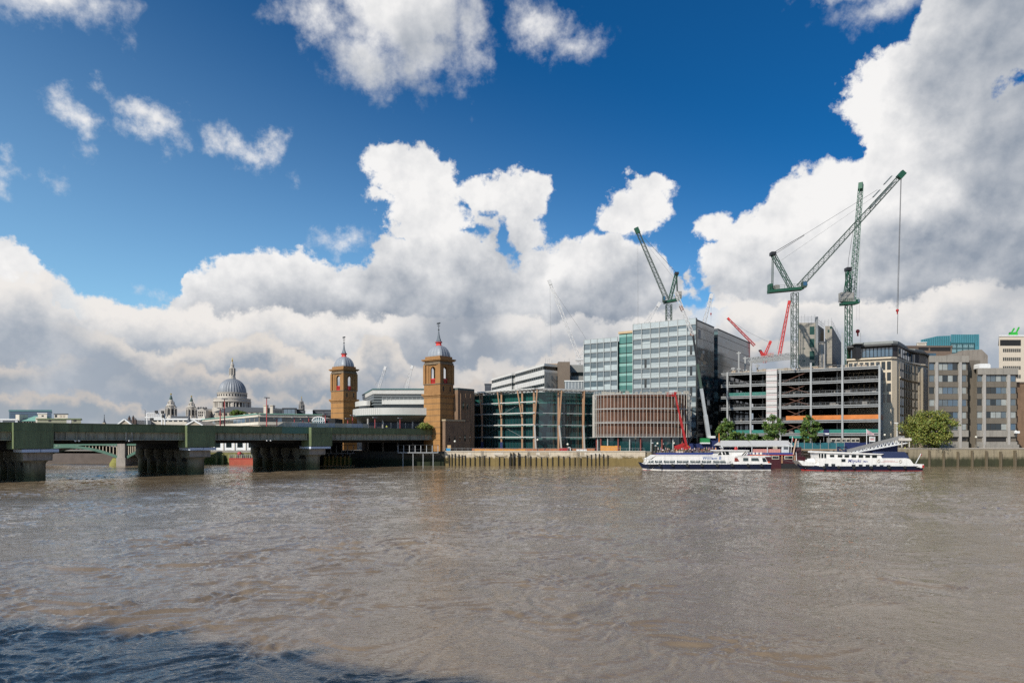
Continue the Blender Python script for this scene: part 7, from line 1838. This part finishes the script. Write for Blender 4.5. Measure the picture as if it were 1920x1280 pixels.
def site_cabins():
    Y = 238.0; s = Y / FP
    for k, px in enumerate((1560, 1580.5, 1598)):
        r = thing('site_cabin', ['white framed site cabin, leftmost of the row above the teal fence', 'white framed site cabin, middle of the row above the teal fence', 'white framed site cabin, rightmost of the row above the teal fence'][k], 'cabin', (XX(px, Y), Y + 1, GZ), 0, 'site cabins above the teal fence'); w = (19 if k == 0 else 16.5) * s; z = lambda p: ZZ(p, Y) - GZ
        MB().bx(0, w, 0, 3, 0, z(820.5)).build('body', mt('cabin_grey', (.26, .26, .25), .7), r)
        for i in range(2):
            o = MB().bx(w * (.04 + .49 * i), w * (.47 + .49 * i), -.08, 0, z(828.5), z(821.5)).build('window_frame', M_cream, r); MB().bx(w * (.08 + .49 * i), w * (.43 + .49 * i), -.12, -.082, z(827.4), z(823.6)).build('pane', M_glass, o)
site_cabins()
def sign(px0, px1, ya, yb, Y, lines, label, face, ink, pole=True, frame=None, ink_size=None):
    s = Y / FP; x0 = XX((px0 + px1) / 2, Y); r = thing('sign', label, 'sign', (x0, Y, GZ)); w = (px1 - px0) * s; z0, z1 = ZZ(yb, Y) - GZ, ZZ(ya, Y) - GZ
    MB().bx(-w / 2, w / 2, 0, .1, z0, z1).build('board', face, r)
    if pole:
        q = MB(); q.bx(-w / 2 + .1, -w / 2 + .2, .101, .2, 0, z1); q.bx(w / 2 - .2, w / 2 - .1, .101, .2, 0, z1); q.build('post', M_steel, r)
    if isinstance(lines, (list, tuple)):
        n = len(lines)
        for i, t in enumerate(lines): text(t, (0, -.015, z1 - (z1 - z0) * (i + .8) / n), (z1 - z0) / n * .8, ink, r)
    return r
sign(836, 844.5, 840.2, 845.2, 233.2, [], 'small bright blue notice board in front of the pale plywood screen', mt('notice_blue', (.03, .28, .55), .5), M_white, False)
sg = sign(1630, 1641, 818, 827.5, 233.4, [], 'white notice with red and grey lines on the dark hoarding beside the flagpole', M_white, M_boatr)
q = MB(); q.bx(-.7, .7, -.02, -.003, ZZ(824.5, 233.4) - GZ, ZZ(822.6, 233.4) - GZ); q.build('red_line', M_boatr, sg); q = MB(); q.bx(-.7, .7, -.02, -.003, ZZ(821, 233.4) - GZ, ZZ(820, 233.4) - GZ); q.build('grey_line', M_slate, sg)
sg = sign(1544, 1555, 805, 816, 234.5, [], 'navy banner with white strip above the teal fence', M_bluehoard, M_white); MB().bx(-1.0, .9, -.03, -.003, ZZ(814.5, 234.5) - GZ, ZZ(811.5, 234.5) - GZ).build('white_strip', M_white, sg)
def flagpole():
    Y = 232.8; r = thing('flagpole', 'white flagpole with pale pink lettered flag beside the gangway', 'flagpole', (XX(1625, Y), Y, GZ)); s = Y / FP
    MB().tube((0, 0, 0), (0, 0, ZZ(804, Y) - GZ), .1).build('pole', M_white, r)
    q = MB(); zt = ZZ(805, Y) - GZ; 
    for i in range(6):
        x = i * .42; q.quadify([(x, -.1 * math.sin(i), zt - i * .22), (x + .42, -.1 * math.sin(i + 1), zt - (i + 1) * .22), (x + .42, -.1 * math.sin(i + 1), zt - 1.5 - i * .12), (x, -.1 * math.sin(i), zt - 1.5 - i * .10)], [(0, 1, 2, 3)])
    q.build('flag', mt('flag_pink', (.50, .34, .36), .8), r)
flagpole()

# ------------------------------------------------------------------ street lamps with globes on the quay
def globe_lamp(px, yg, Y, label, lean=0):
    r = thing('street_lamp', label, 'street lamp', (XX(px, Y), Y, GZ), 0, 'street lamps along the quay'); z = ZZ(yg, Y) - GZ
    MB().lathe([(.22, 0), (.2, .5), (.1, .7), (.07, z - .4), (.12, z - .35)], 0, 0, 8).build('post', M_black, r)
    MB().ball((0, 0, z), .38, 10, 8).build('globe', mt('lamp_globe', (.62, .60, .52), .4, 0, 0), r, True)
for px, yg, lab in ((1008, 824, 'globe street lamp in front of the round corner of the timber column office'), (1064.5, 832.5, 'globe street lamp in front of the right wing of the timber column office'), (1191.5, 821, 'globe street lamp between the two orange hoardings'),
                    (1233, 831, 'small globe lamp left of a close pair behind the party boat'), (1242.8, 832, 'small globe lamp right of a close pair behind the party boat'), (1263.5, 830.5, 'globe street lamp just left of the red boom lift'), (853, 827, 'globe street lamp beside the nearer brick tower'), (1659, 815, 'globe street lamp in front of the right end of the steel frame building'),
                    (1830, 819, 'globe street lamp in front of the stair link of the concrete office')):
    globe_lamp(px, yg, 233.6 if px < 1695 else 235, lab)
def tall_lamp():
    Y = 233.0; r = thing('lamp_column', 'tall pale lamp column left of the round leafy tree', 'lamp', (XX(1682, Y), Y, GZ)); z = ZZ(793.5, Y) - GZ
    MB().tube((0, 0, 0), (0, 0, z), .16, .1).build('pole', M_white, r); MB().box(-.3, 0, z + .15, 1.2, .4, .3).build('lamp_head', M_white, r)
tall_lamp()

# ------------------------------------------------------------------ trees
LEAFM = {}
def leaf_mat(name, c):
    m_ = mt(name, c, .6, 0, .0, 1)
    nt = m_.node_tree; g = G(nt); b = nt.nodes['Principled BSDF']
    tc = g.new('ShaderNodeTexCoord').outputs['Object']; n = g.noise(tc, 1.3, 3, .6)
    g.put(b.inputs['Base Color'], g.mix(g.ramp(n, .3, .7), tuple(v * .6 for v in c), tuple(v * 1.35 for v in c)))
    b.inputs['Roughness'].default_value = .6; return m_
LM1 = leaf_mat('plane_leaves', (.11, .17, .025)); LM2 = leaf_mat('yellowish_leaves', (.20, .20, .035)); LM3 = leaf_mat('dark_leaves', (.05, .11, .022))
M_bark = mt('bark', (.10, .075, .05), .9, 0, .3, 2)
def tree(px, yt, yb_crown, wpx, Y, label, mat_=None, seed=1, dens=1.0, zbase=GZ, name='broadleaf_tree', n_l=None, mats=None):
    s = Y / FP; rr = np.random.default_rng(seed); r = thing(name, label, 'tree', (XX(px, Y), Y, zbase))
    zt, zc0 = ZZ(yt, Y) - zbase, ZZ(yb_crown, Y) - zbase; W = wpx * s / 2; H = (zt - zc0)
    q = MB(); zf = zc0 + H * .35
    q.tube((0, 0, 0), (0, 0, zf), .28, .18, 8)
    tips = []
    for i in range(11):
        a = 2 * math.pi * i / 11 + rr.uniform(-.3, .3); k = rr.uniform(.35, .8); z0 = zf * rr.uniform(.55, 1.0)
        e = Vector((math.cos(a) * W * k, math.sin(a) * W * k, zc0 + H * rr.uniform(.3, .85))); m_ = Vector((0, 0, z0)).lerp(e, .5) + Vector((0, 0, H * .06))
        q.tube((0, 0, z0), m_, .12, .08, 6); q.tube(m_, e, .08, .03, 5); tips.append(e)
        for k2 in range(2): f = e + Vector(rr.uniform(-1, 1, 3)) * W * .25; q.tube(m_, f, .05, .02, 4); tips.append(f)
    q.tube((0, 0, zf), (0, 0, zt - H * .15), .15, .03, 6)
    q.build('trunk', M_bark, r)
    # leaf clumps
    nc = int(50 * dens); cl = []
    for i in range(nc):
        while True:
            p = rr.uniform(-1, 1, 3); 
            if np.dot(p, p) < 1: break
        rad = (.55 + .45 * rr.random()) / max(.35, np.linalg.norm(p)); p = p * min(1, rad)
        z = p[2]; wz = 1 - .25 * z if z > 0 else 1 - .35 * z * z
        cl.append((p[0] * W * .88 * wz * rr.uniform(.8, 1.15), p[1] * W * .88 * wz, zc0 + H * .5 + z * H * .44, rr.uniform(.11, .30) * min(W, H)))
    N = n_l or int(170 * dens)
    vs, fs = [], []
    for (cx, cy, cz, cr) in cl:
        for _ in range(N // 1 if len(cl) < 60 else N // 2):
            d = rr.normal(0, 1, 3); d /= np.linalg.norm(d); k = cr * rr.uniform(.3, 1.12)
            c = np.array([cx, cy, cz]) + d * k * np.array([1, 1, .8]); sz = rr.uniform(.16, .34)
            u = rr.normal(0, 1, 3); u /= np.linalg.norm(u); v = np.cross(u, d + rr.normal(0, .5, 3)); v /= (np.linalg.norm(v) + 1e-6)
            b = len(vs); vs += [tuple(c - u * sz), tuple(c + v * sz * .6), tuple(c + u * sz), tuple(c - v * sz * .6)]; fs.append((b, b + 1, b + 2, b + 3))
    me = bpy.data.meshes.new('crown'); me.from_pydata(vs, [], fs)
    ms = mats or [LM1, LM3]
    for m2 in ms: me.materials.append(m2)
    me.polygons.foreach_set('material_index', rr.integers(0, len(ms), len(fs)).tolist()); me.update()
    o = bpy.data.objects.new('crown', me); col.objects.link(o); o.parent = r
    return r
tree(1743, 762, 846, 106, 229, 'large round yellow green tree on the embankment in front of the concrete office', seed=3, dens=2.4, mats=[LM1, LM2, LM2])
tree(1448, 766, 838, 56, 233, 'loose open tree in front of the wrapped hoist shaft of the steel frame', seed=5, dens=.85)
tree(1360, 777, 842, 44, 233, 'leafy tree at the left corner of the steel frame building above the awning', seed=7, dens=1.05, mats=[LM1, LM1, LM3])
tree(1386, 800, 842, 30, 234, 'small bushy tree between the two larger trees by the awning', seed=17, dens=.6, mats=[LM1, LM3])
tree(1518, 767, 838, 46, 233, 'narrow darker tree right of centre in front of the steel frame building', seed=9, dens=.9, mats=[LM3, LM1])
tree(1410, 808, 842, 40, 233.5, 'low spreading tree top directly above the party boat awning', seed=19, dens=.6, mats=[LM1, LM3])
tree(796, 791, 808, 34, 236, 'green buddleia bush growing on the bridge against the nearer brick tower', seed=23, dens=.7, mats=[LM1, LM2], zbase=11.0, name='wild_bush')
tree(445, 768, 780, 42, 320, 'long low green treetop on the roofs right below the cathedral dome', seed=29, dens=.8, mats=[LM1, LM1], zbase=12.0, name='rooftop_tree')

# ------------------------------------------------------------------ people on the quay and the bridge, small craft details, birds
person(XX(1732, 230), 230, 5.75, .4, 'stand', 'white', 'black', 0, 'person in white top standing left of two beneath the round leafy tree')
person(XX(1736.5, 230.5), 230.5, 5.75, -.5, 'stand', 'white', 'navy', 1, 'person in white top standing right of two beneath the round leafy tree')
person(XX(1711, 233), 233, 5.75, .2, 'stand', 'cream', 'grey', 2, 'fair haired person in cream top on the embankment left of the leafy tree')
bx_, by_, bz_ = on_bridge(725, 2.2); person(bx_, by_, 11.9, 0, 'stand', 'hivis', 'navy', 0, 'worker in bright yellow green jacket on the bridge deck beneath the curved white building')
person(XX(1697, 229), 229, GZ, .3, 'stand', 'hivis', 'black', 0, 'attendant in bright yellow green vest at the top of the gangway')
def barrier():
    Y = 235.3; r = thing('road_barrier', 'bright red plastic site barrier at the foot of the timber column office', 'barrier', (XX(1049, Y), Y, GZ)); s = Y / FP
    q = MB(); q.bx(0, 15 * s, 0, .3, .25, 1.2); q.ext([(15.1 * s, 0), (17 * s, 0), (17 * s, 1.3), (15.1 * s, 1.3)], 0, .3); q.build('red_panel', M_boatr, r)
    q = MB(); 
    for i in range(4): q.bx(i * 4.6 * s - .05, i * 4.6 * s + .25, -.1, .5, 0, .25)
    q.build('foot', M_rubber, r)
    r = thing('white_cabinet', 'small white framed machine behind the red site barrier', 'machine', (XX(1067, Y), Y + .6, GZ)); q = MB()
    q.bx(-3 * s, 3 * s, 0, 1, 0, 7 * s); q.build('body', M_dark, r); q = MB()
    for a, b, c, d in ((-3.3, -2.3, 0, 8), (2.3, 3.3, 0, 8), (-3.3, 3.3, 7, 8.2), (-2.3, 2.3, 3.5, 4.5)): q.bx(a * s, b * s, -.15, -.01, c * s, d * s)
    q.build('frame', M_white, r)
barrier()
for k, px in enumerate((1081, 1087.5, 1094)):
    Y = 235.0; r = thing('white_sack_pallet', ['leftmost', 'middle', 'rightmost'][k] + ' white wrapped pallet on the quay in front of the timber column office', 'pallet', (XX(px, Y), Y, GZ), 0, 'white wrapped pallets on the quay')
    MB().bx(0, 1.1, 0, .9, .16, .8).build('wrapped_load', M_white, r); MB().bx(-.03, 1.13, -.03, .93, 0, .155).build('pallet_base', M_wood, r)
def gull(px, py, Y, label):
    r = thing('gull', label, 'bird', (XX(px, Y), Y, .25), .4)
    o = skin_body([(0, 0, 0), (.14, 0, .03), (.24, 0, .12), (.30, 0, .13), (-.16, 0, .03), (-.28, 0, .06)], [(0, 1), (1, 2), (2, 3), (0, 4), (4, 5)], [.09, .07, .045, .02, .06, .02], 'body', M_white)
    b = bpy.data.objects.new('body', o); col.objects.link(b); b.parent = r
    MB().ext([(-.3, .05), (.1, .05), (.05, .1), (-.32, .08)], -.09, .09).build('wing', M_slate, r)
gull(935, 897, 9 * FP / 72, 'small white gull resting on the river in front of the quay')
for px, yt, lab in ((1223.5, 831, 'weathered dark mooring post, left of two at the bow of the white and navy boat'), (1229.5, 836, 'thinner dark mooring post, right of two at the bow of the white and navy boat')):
    Y = 214.0; r = thing('mooring_post', lab, 'post', (XX(px, Y), Y, 0)); MB().tube((0, 0, -2), (0, 0, ZZ(yt, Y)), .4, .36, 10).build('pile', M_pile, r); MB().lathe([(.42, ZZ(yt, Y)), (.3, ZZ(yt, Y) + .25), (.02, ZZ(yt, Y) + .4)], 0, 0, 10).build('cap', M_steel, r)
